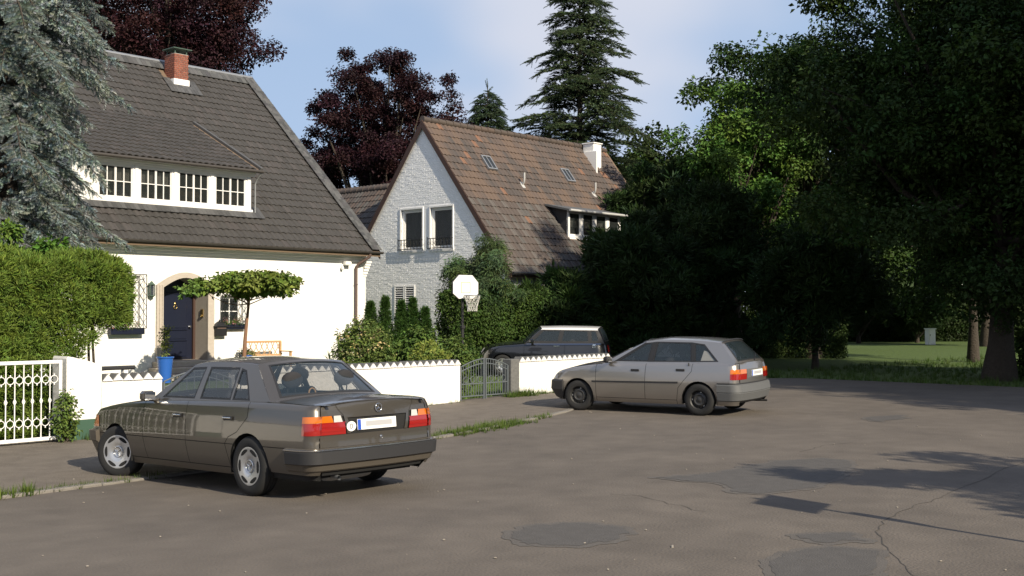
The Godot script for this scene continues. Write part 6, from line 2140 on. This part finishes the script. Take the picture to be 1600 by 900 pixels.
func hatchback() -> void:
	var car := thing("hatchback_car", "silver five-door hatchback with black steel wheels parked by the pavement", "car", Vector3.ZERO)
	K = {
		"plan": [-0.78, 0.80, -0.3, 0.825, 0.4, 0.838, 1.2, 0.845, 2.2, 0.84, 2.9, 0.815, 3.3, 0.77],
		"sec": [0.16, 0.09, 0.26, 0.035, 0.42, 0.008, 0.58, 0.0, 0.76, 0.016, 0.92, 0.05, 1.05, 0.08],
		"xr": [0.2, -0.68, 0.34, -0.74, 0.5, -0.755, 0.6, -0.72, 0.75, -0.72, 0.9, -0.70, 1.0, -0.68],
		"xf": [0.2, 3.12, 0.35, 3.24, 0.5, 3.25, 0.6, 3.20, 0.72, 3.10, 0.8, 3.05],
		"rr": 0.15, "rf": 0.30, "rs": 0.06, "bow_r": 0.05, "bow_f": 0.14,
		"ysh": [-0.78, 0.945, -0.3, 0.955, 0.4, 0.95, 1.2, 0.93, 2.0, 0.905, 2.5, 0.85, 3.0, 0.745, 3.3, 0.65],
		"yd": [-0.78, 0.965, 0.0, 0.97, 1.9, 0.985, 2.1, 0.96, 2.6, 0.89, 3.05, 0.765, 3.3, 0.66],
		"yb": 0.94, "gx0": -0.5, "gx1": 2.0, "gin": 0.125, "tum": 0.40,
		"rail": [-0.5, 1.28, -0.3, 1.315, 0.2, 1.352, 0.7, 1.36, 1.0, 1.345, 1.2, 1.318], "crown": 0.05,
		"rw": [-0.66, 0.955, -0.30, 0.05, 0.02, 0.0], "ws": [2.02, 0.905, 1.14, 0.13, 0.06, 0.0], "axle_y": 0.29,
	}
	var S: StandardMaterial3D = MT.paint_silver
	var W1 := pv([1.70, 0.955, 1.06, 0.955, 1.02, 1.315, 1.16, 1.30])
	var W2 := pv([0.96, 0.955, 0.18, 0.965, 0.24, 1.318, 0.93, 1.325])
	var W3 := pv([0.12, 0.965, -0.34, 0.975, -0.02, 1.285, 0.18, 1.31])
	c_body(car, {"paint": S, "low": S, "pillar": S, "roof_paint": S, "sill": 0.19, "arch": 0.335, "base": 2.517, "half": 0.83, "track": 0.745, "tyre": 0.18, "rim": 0.185, "wheel": "steel", "steer": 0.16,
		"rear_top": 0.95, "front_top": 0.72, "rear_glass": 0.84,
		"handles": {"front_door": [1.28, 0.80], "rear_door": [0.36, 0.82]}, "handle_mat": MT.black_plastic,
		"windows": [[W1], [W2], [W3]],
		"panels": [
			["fender", pv([2.12, 0.19, 3.4, 0.19, 3.4, 1.05, 2.12, 1.05]), S],
			["front_door", pv([1.08, 0.27, 2.12, 0.27, 2.12, 1.05, 1.06, 1.05]), S],
			["rear_door", pv([0.44, 0.27, 1.08, 0.27, 1.06, 1.05, 0.12, 1.05, 0.14, 0.80, 0.30, 0.62, 0.40, 0.5]), S],
			["quarter_panel", pv([-0.9, 0.19, 0.44, 0.19, 0.44, 0.27, 0.40, 0.5, 0.30, 0.62, 0.14, 0.80, 0.12, 1.05, -0.9, 1.05]), S],
			["sill", pv([0.44, 0.185, 2.12, 0.185, 2.12, 0.27, 0.44, 0.27]), S],
		],
		"decks": [["bonnet", 2.0, 3.08, 0.95, 2]],
	})
	for sg in [-1.0, 1.0]:
		var g := Geo.new()
		c_shell(g, "side", pv([0.40, 0.575, 2.2, 0.555, 2.2, 0.585, 0.40, 0.61]), Vector2(0.1, 0.05), sg, 0.012)
		part("rubbing_strip", g, MT.bumper_dark, car)
		for q in [pv([1.06, 0.955, 0.96, 0.955, 0.93, 1.325, 1.02, 1.315]), pv([0.18, 0.965, 0.12, 0.965, 0.18, 1.31, 0.24, 1.318]), pv([1.70, 0.955, 1.16, 1.30, 1.17, 1.315, 1.78, 0.95])]:
			g = Geo.new()
			c_shell(g, "green", q, Vector2(0.1, 0.08), sg, 0.003)
			part("pillar_trim", g, MT.black_plastic, car)
		# quarter glass carries a white child-shade, seen in the photograph
		if sg < 0:
			g = Geo.new()
			c_shell(g, "green", pv([0.02, 0.985, -0.27, 0.985, -0.10, 1.16, -0.02, 1.18]), Vector2(0.1, 0.1), sg, -0.02)
			part("sun_shade", g, MT.curtain, car)
	var hatch := c_part("tailgate", "rear", pv([0.60, -0.97, 0.97, -0.97, 0.97, 0.97, 0.60, 0.97]), S, car, 1.0, 0.0, [], Vector2(0.04, 0.08))
	c_part("tailgate_panel", "rear", pv([0.68, -0.60, 0.84, -0.60, 0.84, 0.60, 0.68, 0.60]), MT.bumper_grey, hatch, 1.0, 0.006, [], Vector2(0.05, 0.1))
	for sg in [-1.0, 1.0]:
		var lampn := Node3D.new(); lampn.name = "tail_light"; car.add_child(lampn, true)
		for e in [["red_lens", 0.66, 0.76, MT.lamp_red], ["amber_lens", 0.763, 0.84, MT.lamp_amber]]:
			var g := Geo.new()
			c_shell(g, "rear", pv([e[1], sg * 0.62, e[2], sg * 0.62, e[2], sg, e[1], sg]), Vector2(0.03, 0.06), 1.0, 0.007)
			c_shell(g, "side", pv([-0.74, e[1], -0.60, e[1], -0.60, e[2], -0.74, e[2]]), Vector2(0.02, 0.04), sg, 0.007)
			part(e[0], g, e[3], lampn)
	plate(car, Transform3D(Basis(Vector3(0, 0, 1), Vector3.UP, Vector3(-1, 0, 0)), Vector3(-0.778, 0.76, 0.04)))
	c_band("rear_bumper", true, -0.36, [0.27, 0.0, 0.29, 0.02, 0.42, 0.032, 0.43, 0.024, 0.44, 0.036, 0.565, 0.034, 0.59, 0.0], MT.bumper_grey, car)
	c_band("bumper_trim", true, -0.36, [0.585, 0.0, 0.588, 0.02, 0.60, 0.02, 0.603, 0.0], MT.bumper_dark, car)
	c_band("front_bumper", false, 2.86, [0.22, 0.0, 0.24, 0.02, 0.40, 0.035, 0.56, 0.03, 0.585, 0.0], MT.bumper_dark, car)
	c_part("grille", "front", pv([0.6, -0.4, 0.68, -0.4, 0.68, 0.4, 0.6, 0.4]), MT.black_plastic, car, 1.0, 0.008)
	for sg in [-1.0, 1.0]:
		c_part("headlight", "front", pv([0.595, sg * 0.45, 0.70, sg * 0.45, 0.70, sg * 0.98, 0.595, sg * 0.98]), MT.lamp_clear, car, 1.0, 0.008)
		var g := Geo.new()
		c_shell(g, "side", pv([2.98, 0.60, 3.2, 0.60, 3.12, 0.70, 3.0, 0.70]), Vector2(0.05, 0.05), sg, 0.008)
		part("indicator", g, MT.lamp_clear, car)
		c_mirror(car, Vector3(1.83, 0.985, sg * 0.76), sg, MT.black_plastic)
	var sp := Geo.new()
	c_shell(sp, "back", pv([-0.86, 0.94, 0.86, 0.94, 0.86, 1.0, -0.86, 1.0]), Vector2(0.1, 0.05), 1.0, 0.025)
	part("roof_spoiler", sp, MT.bumper_dark, car)
	var wp := Geo.new()
	var w0 := c_screen(Vector2(0.05, 0.02), true)
	wp.bar(w0 + Vector3(-0.02, 0, 0), c_screen(Vector2(0.5, 0.25), true) + Vector3(-0.012, 0.01, 0), 0.008)
	part("rear_wiper", wp, MT.black_plastic, car)
	var ae := Geo.new()
	ae.tube([Vector3(0.2, 0.955, -0.79), Vector3(0.2, 0.90, -0.80)], [0.012, 0.012], 6)
	part("fuel_flap_mark", ae, MT.black_plastic, car)
	c_interior(car, 1.62, 0.0, 0.64, 0.27)
	for z in [-0.36, 0.36]:
		c_seat(car, 0.88, z, MT.seat_cloth, 0.32)
		c_seat(car, 0.08, z * 0.95, MT.seat_cloth, 0.30)
	var ex := Geo.new()
	ex.tube([Vector3(-0.3, 0.2, 0.5), Vector3(-0.78, 0.21, 0.52)], [0.02, 0.02], 8)
	part("exhaust_pipe", ex, MT.steel_dark, car)
	ground_pose(car, 3.83, 21.55, -56.5, 2.517)

func mini_car() -> void:
	var car := thing("small_car", "small black car with white roof parked behind the garden wall", "car", Vector3.ZERO)
	K = {
		"plan": [-0.48, 0.76, 0.0, 0.825, 0.8, 0.84, 1.8, 0.84, 2.5, 0.82, 3.15, 0.72],
		"sec": [0.16, 0.09, 0.26, 0.03, 0.45, 0.0, 0.62, 0.0, 0.78, 0.02, 0.92, 0.05, 1.05, 0.08],
		"xr": [0.2, -0.40, 0.4, -0.47, 0.6, -0.46, 0.9, -0.41, 1.0, -0.38],
		"xf": [0.2, 3.05, 0.4, 3.14, 0.55, 3.13, 0.7, 3.05, 0.85, 2.92],
		"rr": 0.28, "rf": 0.40, "rs": 0.07, "bow_r": 0.05, "bow_f": 0.16,
		"ysh": [-0.48, 0.96, 0.5, 0.945, 1.6, 0.92, 2.2, 0.88, 2.8, 0.81, 3.1, 0.72],
		"yd": [-0.48, 0.98, 1.6, 0.99, 1.9, 0.985, 2.4, 0.955, 2.9, 0.87, 3.1, 0.75],
		"yb": 0.945, "gx0": -0.3, "gx1": 1.9, "gin": 0.125, "tum": 0.26,
		"rail": [-0.3, 1.335, 0.2, 1.35, 0.8, 1.352, 1.4, 1.335], "crown": 0.07,
		"rw": [-0.36, 0.965, -0.17, 0.05, 0.02, 0.0], "ws": [1.86, 0.915, 1.38, 0.13, 0.07, 0.0], "axle_y": 0.30,
	}
	var B: StandardMaterial3D = MT.paint_black
	c_body(car, {"paint": B, "low": B, "pillar": MT.black_plastic, "roof_paint": MT.paint_white, "sill": 0.19, "arch": 0.34, "base": 2.467, "half": 0.83, "track": 0.73, "tyre": 0.175, "rim": 0.2, "wheel": "cover", "steer": 0.0,
		"rear_top": 0.96, "front_top": 0.80, "rear_glass": 0.86,
		"handles": {"front_door": [0.95, 0.86]}, "handle_mat": MT.chrome,
		"windows": [[pv([1.66, 0.975, 0.92, 0.975, 0.86, 1.297, 1.35, 1.290])], [pv([0.84, 0.975, 0.06, 0.985, 0.10, 1.297, 0.78, 1.30])], [pv([0.0, 0.985, -0.24, 0.99, -0.13, 1.295, 0.03, 1.297])]],
		"panels": [
			["fender", pv([1.86, 0.19, 3.3, 0.19, 3.3, 1.05, 1.86, 1.05]), B],
			["front_door", pv([0.72, 0.25, 1.86, 0.25, 1.86, 1.05, 0.72, 1.05]), B],
			["quarter_panel", pv([-0.6, 0.19, 0.72, 0.19, 0.72, 1.05, -0.6, 1.05]), B],
		],
		"decks": [["bonnet", 1.86, 2.95, 0.95, 2]],
	})
	c_part("tailgate", "rear", pv([0.5, -0.95, 0.98, -0.95, 0.98, 0.95, 0.5, 0.95]), B, car)
	c_part("front_panel", "front", pv([0.3, -0.97, 0.85, -0.97, 0.85, 0.97, 0.3, 0.97]), B, car)
	for sg in [-1.0, 1.0]:
		var g := Geo.new()
		c_shell(g, "rear", pv([0.70, sg * 0.72, 0.90, sg * 0.72, 0.90, sg * 0.98, 0.70, sg * 0.98]), Vector2(0.03, 0.05), 1.0, 0.01)
		part("tail_light", g, MT.lamp_red, car)
		c_part("headlight", "front", circ(0.66, sg * 0.74, 0.09), MT.lamp_clear, car, 1.0, 0.02)
		c_mirror(car, Vector3(1.62, 0.99, sg * 0.77), sg, B)
		var ch := Geo.new()
		c_shell(ch, "side", pv([-0.3, 0.925, 1.8, 0.895, 1.8, 0.905, -0.3, 0.938]), Vector2(0.15, 0.05), sg, 0.008)
		part("chrome_line", ch, MT.chrome, car)
	for sg in [-1.0, 1.0]:
		var bn := Geo.new()
		c_shell(bn, "green", pv([-0.18, 1.305, -0.15, 1.345, 0.2, 1.352, 0.8, 1.354, 1.38, 1.340, 1.42, 1.305]), Vector2(0.2, 0.05), sg, 0.012)
		part("roof_band", bn, MT.paint_white, car)
	var rim := Geo.new()
	rim.ring(Vector3(-0.1, 0.88, -0.815), Vector3(0, 0, -1), 0.055, 0.008, 18, 5)
	rim.lathe([Vector2(0, 0.012), Vector2(0.05, 0.01), Vector2(0.055, 0)], 16, Transform3D(Basis(Vector3(1, 0, 0), -PI / 2), Vector3(-0.1, 0.88, -0.81)))
	part("fuel_cap", rim, MT.chrome, car)
	c_band("rear_bumper", true, -0.25, [0.25, 0.0, 0.28, 0.03, 0.45, 0.035, 0.48, 0.0], MT.black_plastic, car)
	c_interior(car, 1.42, 0.0, 0.62, 0.28)
	for z in [-0.35, 0.35]:
		c_seat(car, 0.72, z, MT.seat_cloth, 0.34)
		c_seat(car, 0.08, z * 0.9, MT.seat_cloth, 0.32)
	ground_pose(car, 2.30, 32.6, -80.0, 2.467)

# ---------- plants ----------
var SPRIG := {}

func leaf(g: Geo, at: Transform3D, ln: float, wd: float, fold := 0.25) -> void:
	var k := g.xf
	g.xf = k * at
	var a := Vector3(0, 0, 0); var b := Vector3(0, 0, -ln)
	var l := Vector3(-wd / 2, wd * fold, -ln * 0.45); var r := Vector3(wd / 2, wd * fold, -ln * 0.45)
	b.y -= ln * 0.12
	g.tri(a, b, l); g.tri(a, r, b)
	g.xf = k

func make_sprigs() -> void:
	var r := RandomNumberGenerator.new()
	r.seed = 77
	# key: leaves, leaf length, width, spread
	for e in [["broad", 11, 0.115, 0.075, 0.17], ["beech", 13, 0.085, 0.055, 0.16], ["hand", 7, 0.19, 0.15, 0.14], ["small", 14, 0.06, 0.038, 0.11], ["thuja", 16, 0.10, 0.022, 0.06], ["willow", 14, 0.12, 0.022, 0.13], ["laurel", 8, 0.13, 0.048, 0.08]]:
		var g := Geo.new()
		for i in e[1]:
			g.col = Color.WHITE * r.randf_range(0.75, 1.2)
			var d := Vector3(r.randfn(), r.randfn() * 0.5, r.randfn()).normalized()
			var p: Vector3 = d * e[4] * pow(r.randf(), 0.5)
			var y := (Vector3.UP * 1.1 + Vector3(r.randfn(), r.randfn(), r.randfn()) * 0.45).normalized()
			var z := -(d + Vector3(0, r.randf_range(-0.5, 0.2), 0)).normalized()
			if e[0] == "thuja":
				y = Vector3(r.randfn(), r.randfn() * 0.3, r.randfn()).normalized()
				z = -(Vector3.UP * 0.5 + d * 0.9).normalized()
			elif e[0] == "willow": z = -(d * 0.8 + Vector3(0, -0.35, 0)).normalized()
			elif e[0] == "laurel": z = -(d * 0.7 + Vector3(0, 0.6, 0)).normalized(); p *= 0.4
			var x := y.cross(z).normalized()
			y = z.cross(x).normalized()
			leaf(g, Transform3D(Basis(x, y, z), p), e[2] * r.randf_range(0.75, 1.2), e[3] * r.randf_range(0.8, 1.15))
		SPRIG[e[0]] = g.mesh()
	# a needled twig along -z, one unit long
	for e in [["needle", 64, 0.30], ["fir", 40, 0.30]]:
		var g := Geo.new()
		g.col = Color(0.5, 0.4, 0.3)
		g.tube([Vector3.ZERO, Vector3(0, 0, -1)], [0.022, 0.012], 3, false)
		for i in e[1]:
			g.col = Color.WHITE * r.randf_range(0.8, 1.15)
			var t: float = (i + r.randf()) / e[1]
			var a := r.randf() * TAU
			var d := Vector3(cos(a), sin(a), -0.75).normalized()
			if e[0] == "fir": d = Vector3(cos(a), sin(a) * 0.35, -0.6).normalized()
			var p := Vector3(0, 0, -t)
			var w := d.cross(Vector3(0, 0, 1)).normalized() * 0.026
			var L: float = e[2] * (1.0 - 0.35 * t)
			g.tri(p - w, p + w, p + d * L)
		SPRIG[e[0]] = g.mesh()
	var g2 := Geo.new()
	for i in 9:
		g2.col = Color.WHITE * r.randf_range(0.7, 1.2)
		var a := r.randf() * TAU
		var p := Vector3(cos(a), 0, sin(a)) * r.randf() * 0.05
		var tip := p + Vector3(cos(a) * r.randf_range(0.02, 0.08), r.randf_range(0.06, 0.15), sin(a) * r.randf_range(0.02, 0.08))
		var w := Vector3(-sin(a), 0, cos(a)) * 0.006
		g2.tri(p - w, p + w, tip)
	SPRIG["grass"] = g2.mesh()

func scatter(called: String, key: String, xs: Array, cs: Array, m: Material, parent: Node) -> MultiMeshInstance3D:
	var mm := MultiMesh.new()
	mm.transform_format = MultiMesh.TRANSFORM_3D
	mm.use_colors = true
	mm.mesh = SPRIG[key]
	mm.instance_count = xs.size()
	for i in xs.size():
		mm.set_instance_transform(i, xs[i])
		mm.set_instance_color(i, cs[i])
	var o := MultiMeshInstance3D.new()
	o.name = called if parent != self else numbered(called)
	o.multimesh = mm
	o.material_override = m
	parent.add_child(o, true)
	o.set_meta("kind", "stuff")
	return o

func rv() -> Vector3:
	return Vector3(rng.randfn(), rng.randfn(), rng.randfn()).normalized()

func facing(y: Vector3) -> Basis:
	var z := rv()
	var x := y.cross(z).normalized()
	return Basis(x, y, x.cross(y).normalized())

func tint(c: Color, v: float) -> Color:
	var k := rng.randf_range(1.0 - v, 1.0 + v)
	return Color(c.r * k * rng.randf_range(0.85, 1.15), c.g * k, c.b * k * rng.randf_range(0.8, 1.2))

# leafy tree: d = {h, r, trunk, fork, clumps, per, key, size, col, vary}
func leafy_tree(called: String, label: String, category: String, at: Vector3, d: Dictionary, group := "") -> Node3D:
	var o := thing(called, label, category, at, 0.0, group)
	rng.seed = hash(called + label)
	var nz := noise(int(rng.seed % 1000), 0.9, 2)
	var ctr: Vector3 = d.get("lean", Vector3.ZERO) + Vector3(0, d.h, 0)
	var R: Vector3 = d.r
	var cl := []
	var xs := []
	var cs := []
	for i in d.clumps:
		var v := rv()
		if v.y < -0.3: v.y *= d.get("under", 0.6)
		var f := pow(rng.randf(), 0.42) * (0.82 + 0.42 * nz.get_noise_3dv(v * 2.0))
		var p := ctr + v * R * f
		if p.y < d.get("low", 0.4): p.y = d.get("low", 0.4) + rng.randf() * 0.3
		var cr: float = d.get("clump", 0.22) * minf(R.x, R.y) * rng.randf_range(0.6, 1.25)
		cl.append([p, cr])
		var shade := tint(d.col, d.get("vary", 0.25))
		for k in d.per:
			var q := rv()
			var pos := p + q * Vector3(1, 0.62, 1) * cr * pow(rng.randf(), 0.45)
			var y := (q * 0.35 + Vector3.UP * 0.75 + rv() * 0.6).normalized()
			var s: float = d.size * rng.randf_range(0.55, 1.45)
			xs.append(Transform3D(facing(y).scaled(Vector3.ONE * s), pos))
			cs.append(tint(shade, 0.18))
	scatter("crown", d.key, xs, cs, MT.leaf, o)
	var bark: Material = d.get("bark", MT.bark)
	var tr: float = d.trunk
	var t := Geo.new()
	var pts := []
	var rad := []
	var n := 9
	var wob := Vector3(rng.randfn(), 0, rng.randfn()) * tr * 0.6
	for i in n + 1:
		var u := i / float(n)
		pts.append(Vector3(0, -0.1, 0).lerp(ctr + Vector3(0, R.y * 0.35, 0), u) + wob * sin(u * 5.0) + d.get("lean", Vector3.ZERO) * (u * u - u))
		rad.append(tr * (1.0 + 0.5 * exp(-u * 18.0)) * (1.0 - 0.8 * u) + 0.01)
	t.tube(pts, rad, 12)
	part("trunk", t, bark, o)
	var lim := Geo.new()
	var lims := mini(d.get("limbs", 22), cl.size())
	for i in lims:
		var e: Array = cl[i]
		var u: float = clampf(d.fork + rng.randf() * (1.0 - d.fork) * 0.8, 0.0, 0.95)
		var k := int(u * n)
		var a: Vector3 = pts[k].lerp(pts[mini(k + 1, n)], u * n - k)
		var b: Vector3 = e[0]
		var mid := a.lerp(b, 0.5) + Vector3(0, -0.12 * a.distance_to(b) + rng.randf_range(-0.1, 0.25), 0)
		var r0 := minf(rad[k] * 0.5, 0.03 + a.distance_to(b) * 0.025)
		lim.tube([a, a.lerp(mid, 0.5) + rv() * 0.05, mid, mid.lerp(b, 0.55) + rv() * 0.08, b], [r0, r0 * 0.85, r0 * 0.62, r0 * 0.4, 0.012], 6, false)
	part("limbs", lim, bark, o)
	return o

# conifer: d = {h, low, r, whorl, boughs, key, twig, tip, droop, power}
func conifer(called: String, label: String, at: Vector3, d: Dictionary, group := "") -> Node3D:
	var o := thing(called, label, "tree", at, 0.0, group)
	rng.seed = hash(called + label)
	var xs := []
	var cs := []
	var br := Geo.new()
	var y: float = d.low
	while y < d.h - 0.25:
		var u: float = (y - d.low) / (d.h - d.low)
		var len0: float = d.r * pow(1.0 - u, d.power) * d.get("fat", 1.0) + 0.12
		var turn := rng.randf() * TAU
		var nb: int = d.boughs
		for k in nb:
			if rng.randf() < d.get("gap", 0.08): continue
			var a := turn + TAU * k / nb + rng.randf_range(-0.3, 0.3)
			var L := len0 * rng.randf_range(1.0 - d.get("rag", 0.3), 1.0 + d.get("rag", 0.3) * 0.6)
			var dir := Vector3(cos(a), 0, sin(a))
			var root := Vector3(0, y + rng.randf_range(-0.15, 0.15), 0)
			var rise: float = rng.randf_range(0.05, 0.2) * L
			var pts := []
			var rad := []
			var m := 6
			for i in m + 1:
				var v := i / float(m)
				pts.append(root + dir * (L * v) + Vector3(0, rise * sin(v * PI) - d.droop * L * v * v + 0.22 * L * d.droop * pow(v, 5.0), 0))
				rad.append(lerpf(0.012 + 0.013 * L, 0.006, v))
			br.tube(pts, rad, 5, false)
			var step: float = d.twig * d.get("space", 0.5)
			var cnt := int(L / step)
			for i in range(1, cnt + 1):
				var v := (i - rng.randf() * 0.5) / float(cnt)
				if v < 0.12: continue
				var kk := mini(int(v * m), m - 1)
				var p: Vector3 = pts[kk].lerp(pts[kk + 1], v * m - kk)
				var fw: Vector3 = (pts[kk + 1] - pts[kk]).normalized()
				var sd := fw.cross(Vector3.UP).normalized()
				for sg in [-1.0, 1.0]:
					var bl: float = clampf(L * 0.34 * (1.0 - v) + d.twig * 0.9, d.twig, d.get("side", 1.1))
					var bd: Vector3 = (fw * 0.75 + sd * sg * rng.randf_range(0.6, 1.0) + Vector3(0, rng.randf_range(-d.get("hang", 0.35), 0.1), 0)).normalized()
					var nt := maxi(1, int(round(bl / (d.twig * 0.8))))
					for j in nt:
						var pp: Vector3 = p + bd * (bl * j / nt) + Vector3(0, -0.10 * d.get("hang", 0.35) * bl * j * j / nt, 0)
						var td := (bd + rv() * 0.25).normalized()
						var s: float = d.twig * rng.randf_range(0.8, 1.25)
						xs.append(Transform3D(Basis.looking_at(td, Vector3.UP).scaled(Vector3(s, s, s)), pp))
						cs.append(tint(d.tip, d.get("vary", 0.25)))
						if j == nt - 1 and d.get("fork", true):
							for q in [-1.0, 1.0]:
								var t2: Vector3 = (bd + sd.rotated(Vector3.UP, 0.4) * q * 0.8 + rv() * 0.2).normalized()
								xs.append(Transform3D(Basis.looking_at(t2, Vector3.UP).scaled(Vector3.ONE * s * 0.8), pp))
								cs.append(tint(d.tip, d.get("vary", 0.25)))
				if d.get("beard", 0.0) > 0.0 and rng.randf() < d.beard:
					var s: float = d.twig * rng.randf_range(0.9, 1.5)
					xs.append(Transform3D(Basis.looking_at((Vector3.DOWN + rv() * 0.25).normalized(), fw).scaled(Vector3.ONE * s), p))
					cs.append(tint(d.tip, 0.3))
			xs.append(Transform3D(Basis.looking_at((pts[m] - pts[m - 1]).normalized(), Vector3.UP).scaled(Vector3.ONE * d.twig * 1.2), pts[m]))
			cs.append(tint(d.tip, 0.15))
		y += d.whorl * rng.randf_range(0.75, 1.25) * (1.0 - 0.45 * u)
	for i in 4:
		xs.append(Transform3D(Basis.looking_at((Vector3.UP * 0.7 + rv()).normalized(), Vector3(1, 0, 0.2)).scaled(Vector3.ONE * d.twig * 1.3), Vector3(0, d.h - 0.45 + 0.08 * i, 0)))
		cs.append(tint(d.tip, 0.15))
	scatter("crown", d.key, xs, cs, MT.needle, o)
	var t := Geo.new()
	t.tube([Vector3(0, -0.1, 0), Vector3(0, d.h * 0.3, 0), Vector3(0, d.h * 0.7, 0), Vector3(0, d.h, 0)], [d.trunk, d.trunk * 0.75, d.trunk * 0.35, 0.02], 10)
	part("trunk", t, MT.bark, o)
	part("boughs", br, MT.bark, o)
	return o

# clipped or wild hedge filling a box in the local frame; leaves crowd towards the faces
func hedge(called: String, label: String, category: String, at: Vector3, turn: float, size: Vector3, d: Dictionary, group := "") -> Node3D:
	var o := thing(called, label, category, at, turn, group)
	rng.seed = hash(called + label)
	var nz := noise(int(rng.seed % 997), 0.7, 3)
	var xs := []
	var cs := []
	var h := size * 0.5
	var area := 2.0 * (size.x * size.y + size.y * size.z) + size.x * size.z
	var n := int(area * d.dens)
	for i in n:
		var p := Vector3(rng.randf_range(-1, 1), rng.randf_range(-1, 1), rng.randf_range(-1, 1))
		var wx := size.y * size.z; var wy := size.x * size.z * 0.6; var wz := size.x * size.y
		var pick := rng.randf() * (wx + wy + wz)
		var ax := 0 if pick < wx else (1 if pick < wx + wy else 2)
		p[ax] = 1.0 if (ax == 1 or rng.randf() > 0.5) else -1.0
		# round the corners, then let the face wave
		var q := Vector3(p.x * h.x, p.y * h.y, p.z * h.z)
		var rr: float = d.get("round", 0.25)
		var core := Vector3(clampf(q.x, -h.x + rr, h.x - rr), minf(q.y, h.y - rr), clampf(q.z, -h.z + rr, h.z - rr))
		if q.distance_to(core) > 0.001: q = core + (q - core).limit_length(rr)
		var nn := Vector3.ZERO
		nn[ax] = p[ax]
		var w: float = d.get("wave", 0.12)
		q += nn * (w * (nz.get_noise_3dv(q * 1.6 + at) * 1.6) - rng.randf() * rng.randf() * d.get("deep", 0.25))
		q.y += h.y
		if d.has("trim") and d.trim.call(q): continue
		var y: Vector3 = (nn * 0.6 + Vector3.UP * d.get("upright", 0.5) + rv() * 0.6).normalized()
		var s: float = d.size * rng.randf_range(0.7, 1.35)
		xs.append(Transform3D(facing(y).scaled(Vector3.ONE * s), q))
		cs.append(tint(d.col, d.get("vary", 0.3)))
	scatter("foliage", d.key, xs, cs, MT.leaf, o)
	# twiggy heart of the hedge
	var g := Geo.new()
	var inn: float = d.get("heart", 0.3)
	if d.get("solid", true):
		for i in int(size.x / 0.35) + 1:
			for k in 2:
				var x := -h.x + inn + (size.x - 2 * inn) * (i + rng.randf() * 0.5) / maxf(1.0, size.x / 0.35)
				var z := rng.randf_range(-h.z + inn, h.z - inn) if h.z > inn else 0.0
				g.tube([Vector3(x, -0.05, z), Vector3(x + rng.randf_range(-0.1, 0.1), h.y, z), Vector3(x + rng.randf_range(-0.2, 0.2), size.y - inn, z)], [0.03, 0.022, 0.008], 5, false)
		part("stems", g, MT.bark, o)
		var xs2 := []
		var cs2 := []
		for i in int(size.x * size.y * size.z * d.get("fill", 26.0)):
			var q := Vector3(rng.randf_range(-1, 1) * maxf(h.x - inn, 0.05), rng.randf_range(0.05, 1) * (size.y - inn), rng.randf_range(-1, 1) * maxf(h.z - inn * 0.7, 0.05))
			if d.has("trim") and d.trim.call(q): continue
			xs2.append(Transform3D(facing(rv()).scaled(Vector3.ONE * d.size * 2.0), q))
			cs2.append(tint(d.col, 0.3))
		if xs2.size(): scatter("inner_foliage", d.key, xs2, cs2, MT.leaf, o)
	return o

func shrub(called: String, label: String, at: Vector3, r: Vector3, d: Dictionary, group := "") -> Node3D:
	var o := thing(called, label, d.get("cat", "shrub"), at, 0.0, group)
	rng.seed = hash(called + label)
	var xs := []
	var cs := []
	var ctr := Vector3(0, r.y * d.get("lift", 0.9), 0)
	for i in d.n:
		var v := rv()
		if d.get("cone", false):
			var hy := rng.randf()
			var a := rng.randf() * TAU
			var rad := r.x * pow(1.0 - hy, 0.75) * pow(rng.randf(), 0.3)
			var p := Vector3(cos(a) * rad, hy * r.y * 2.0 + 0.05, sin(a) * rad * r.z / r.x)
			xs.append(Transform3D(facing((Vector3.UP + rv() * 0.5).normalized()).scaled(Vector3.ONE * d.size * rng.randf_range(0.7, 1.3)), p))
			cs.append(tint(d.col, 0.3))
			continue
		var p := ctr + v * r * pow(rng.randf(), d.get("shell", 0.25)) * rng.randf_range(0.86, 1.1)
		if p.y < 0.03: p.y = 0.03 + rng.randf() * 0.2
		xs.append(Transform3D(facing((v * 0.5 + Vector3.UP * 0.7 + rv() * 0.5).normalized()).scaled(Vector3.ONE * d.size * rng.randf_range(0.7, 1.3)), p))
		cs.append(tint(d.get("bloom", d.col) if (d.has("bloom") and v.y > 0.0 and rng.randf() < d.bloom_share) else d.col, d.get("vary", 0.3)))
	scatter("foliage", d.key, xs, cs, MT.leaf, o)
	var g := Geo.new()
	for i in 7:
		var v := rv()
		v.y = absf(v.y) + 0.5
		var b := v.normalized() * r * 0.8 + Vector3(0, r.y * 0.3, 0)
		g.tube([Vector3(v.x * 0.05, -0.05, v.z * 0.05), Vector3(b.x * 0.4, b.y * 0.55, b.z * 0.4), b], [0.022, 0.015, 0.006], 5, false)
	part("stems", g, MT.bark, o)
	return o

func grass_strip(xs: Array, cs: Array, a: Vector3, b: Vector3, n: int, wide: float, size: float) -> void:
	for i in n:
		var p := a.lerp(b, rng.randf()) + Vector3(rng.randfn(), 0, rng.randfn()) * wide
		p.y = gh(p.x, p.z) + 0.0
		xs.append(Transform3D(Basis(Vector3.UP, rng.randf() * TAU).scaled(Vector3.ONE * size * rng.randf_range(0.5, 1.5)), p))
		cs.append(tint(Color(0.075, 0.115, 0.022), 0.35))
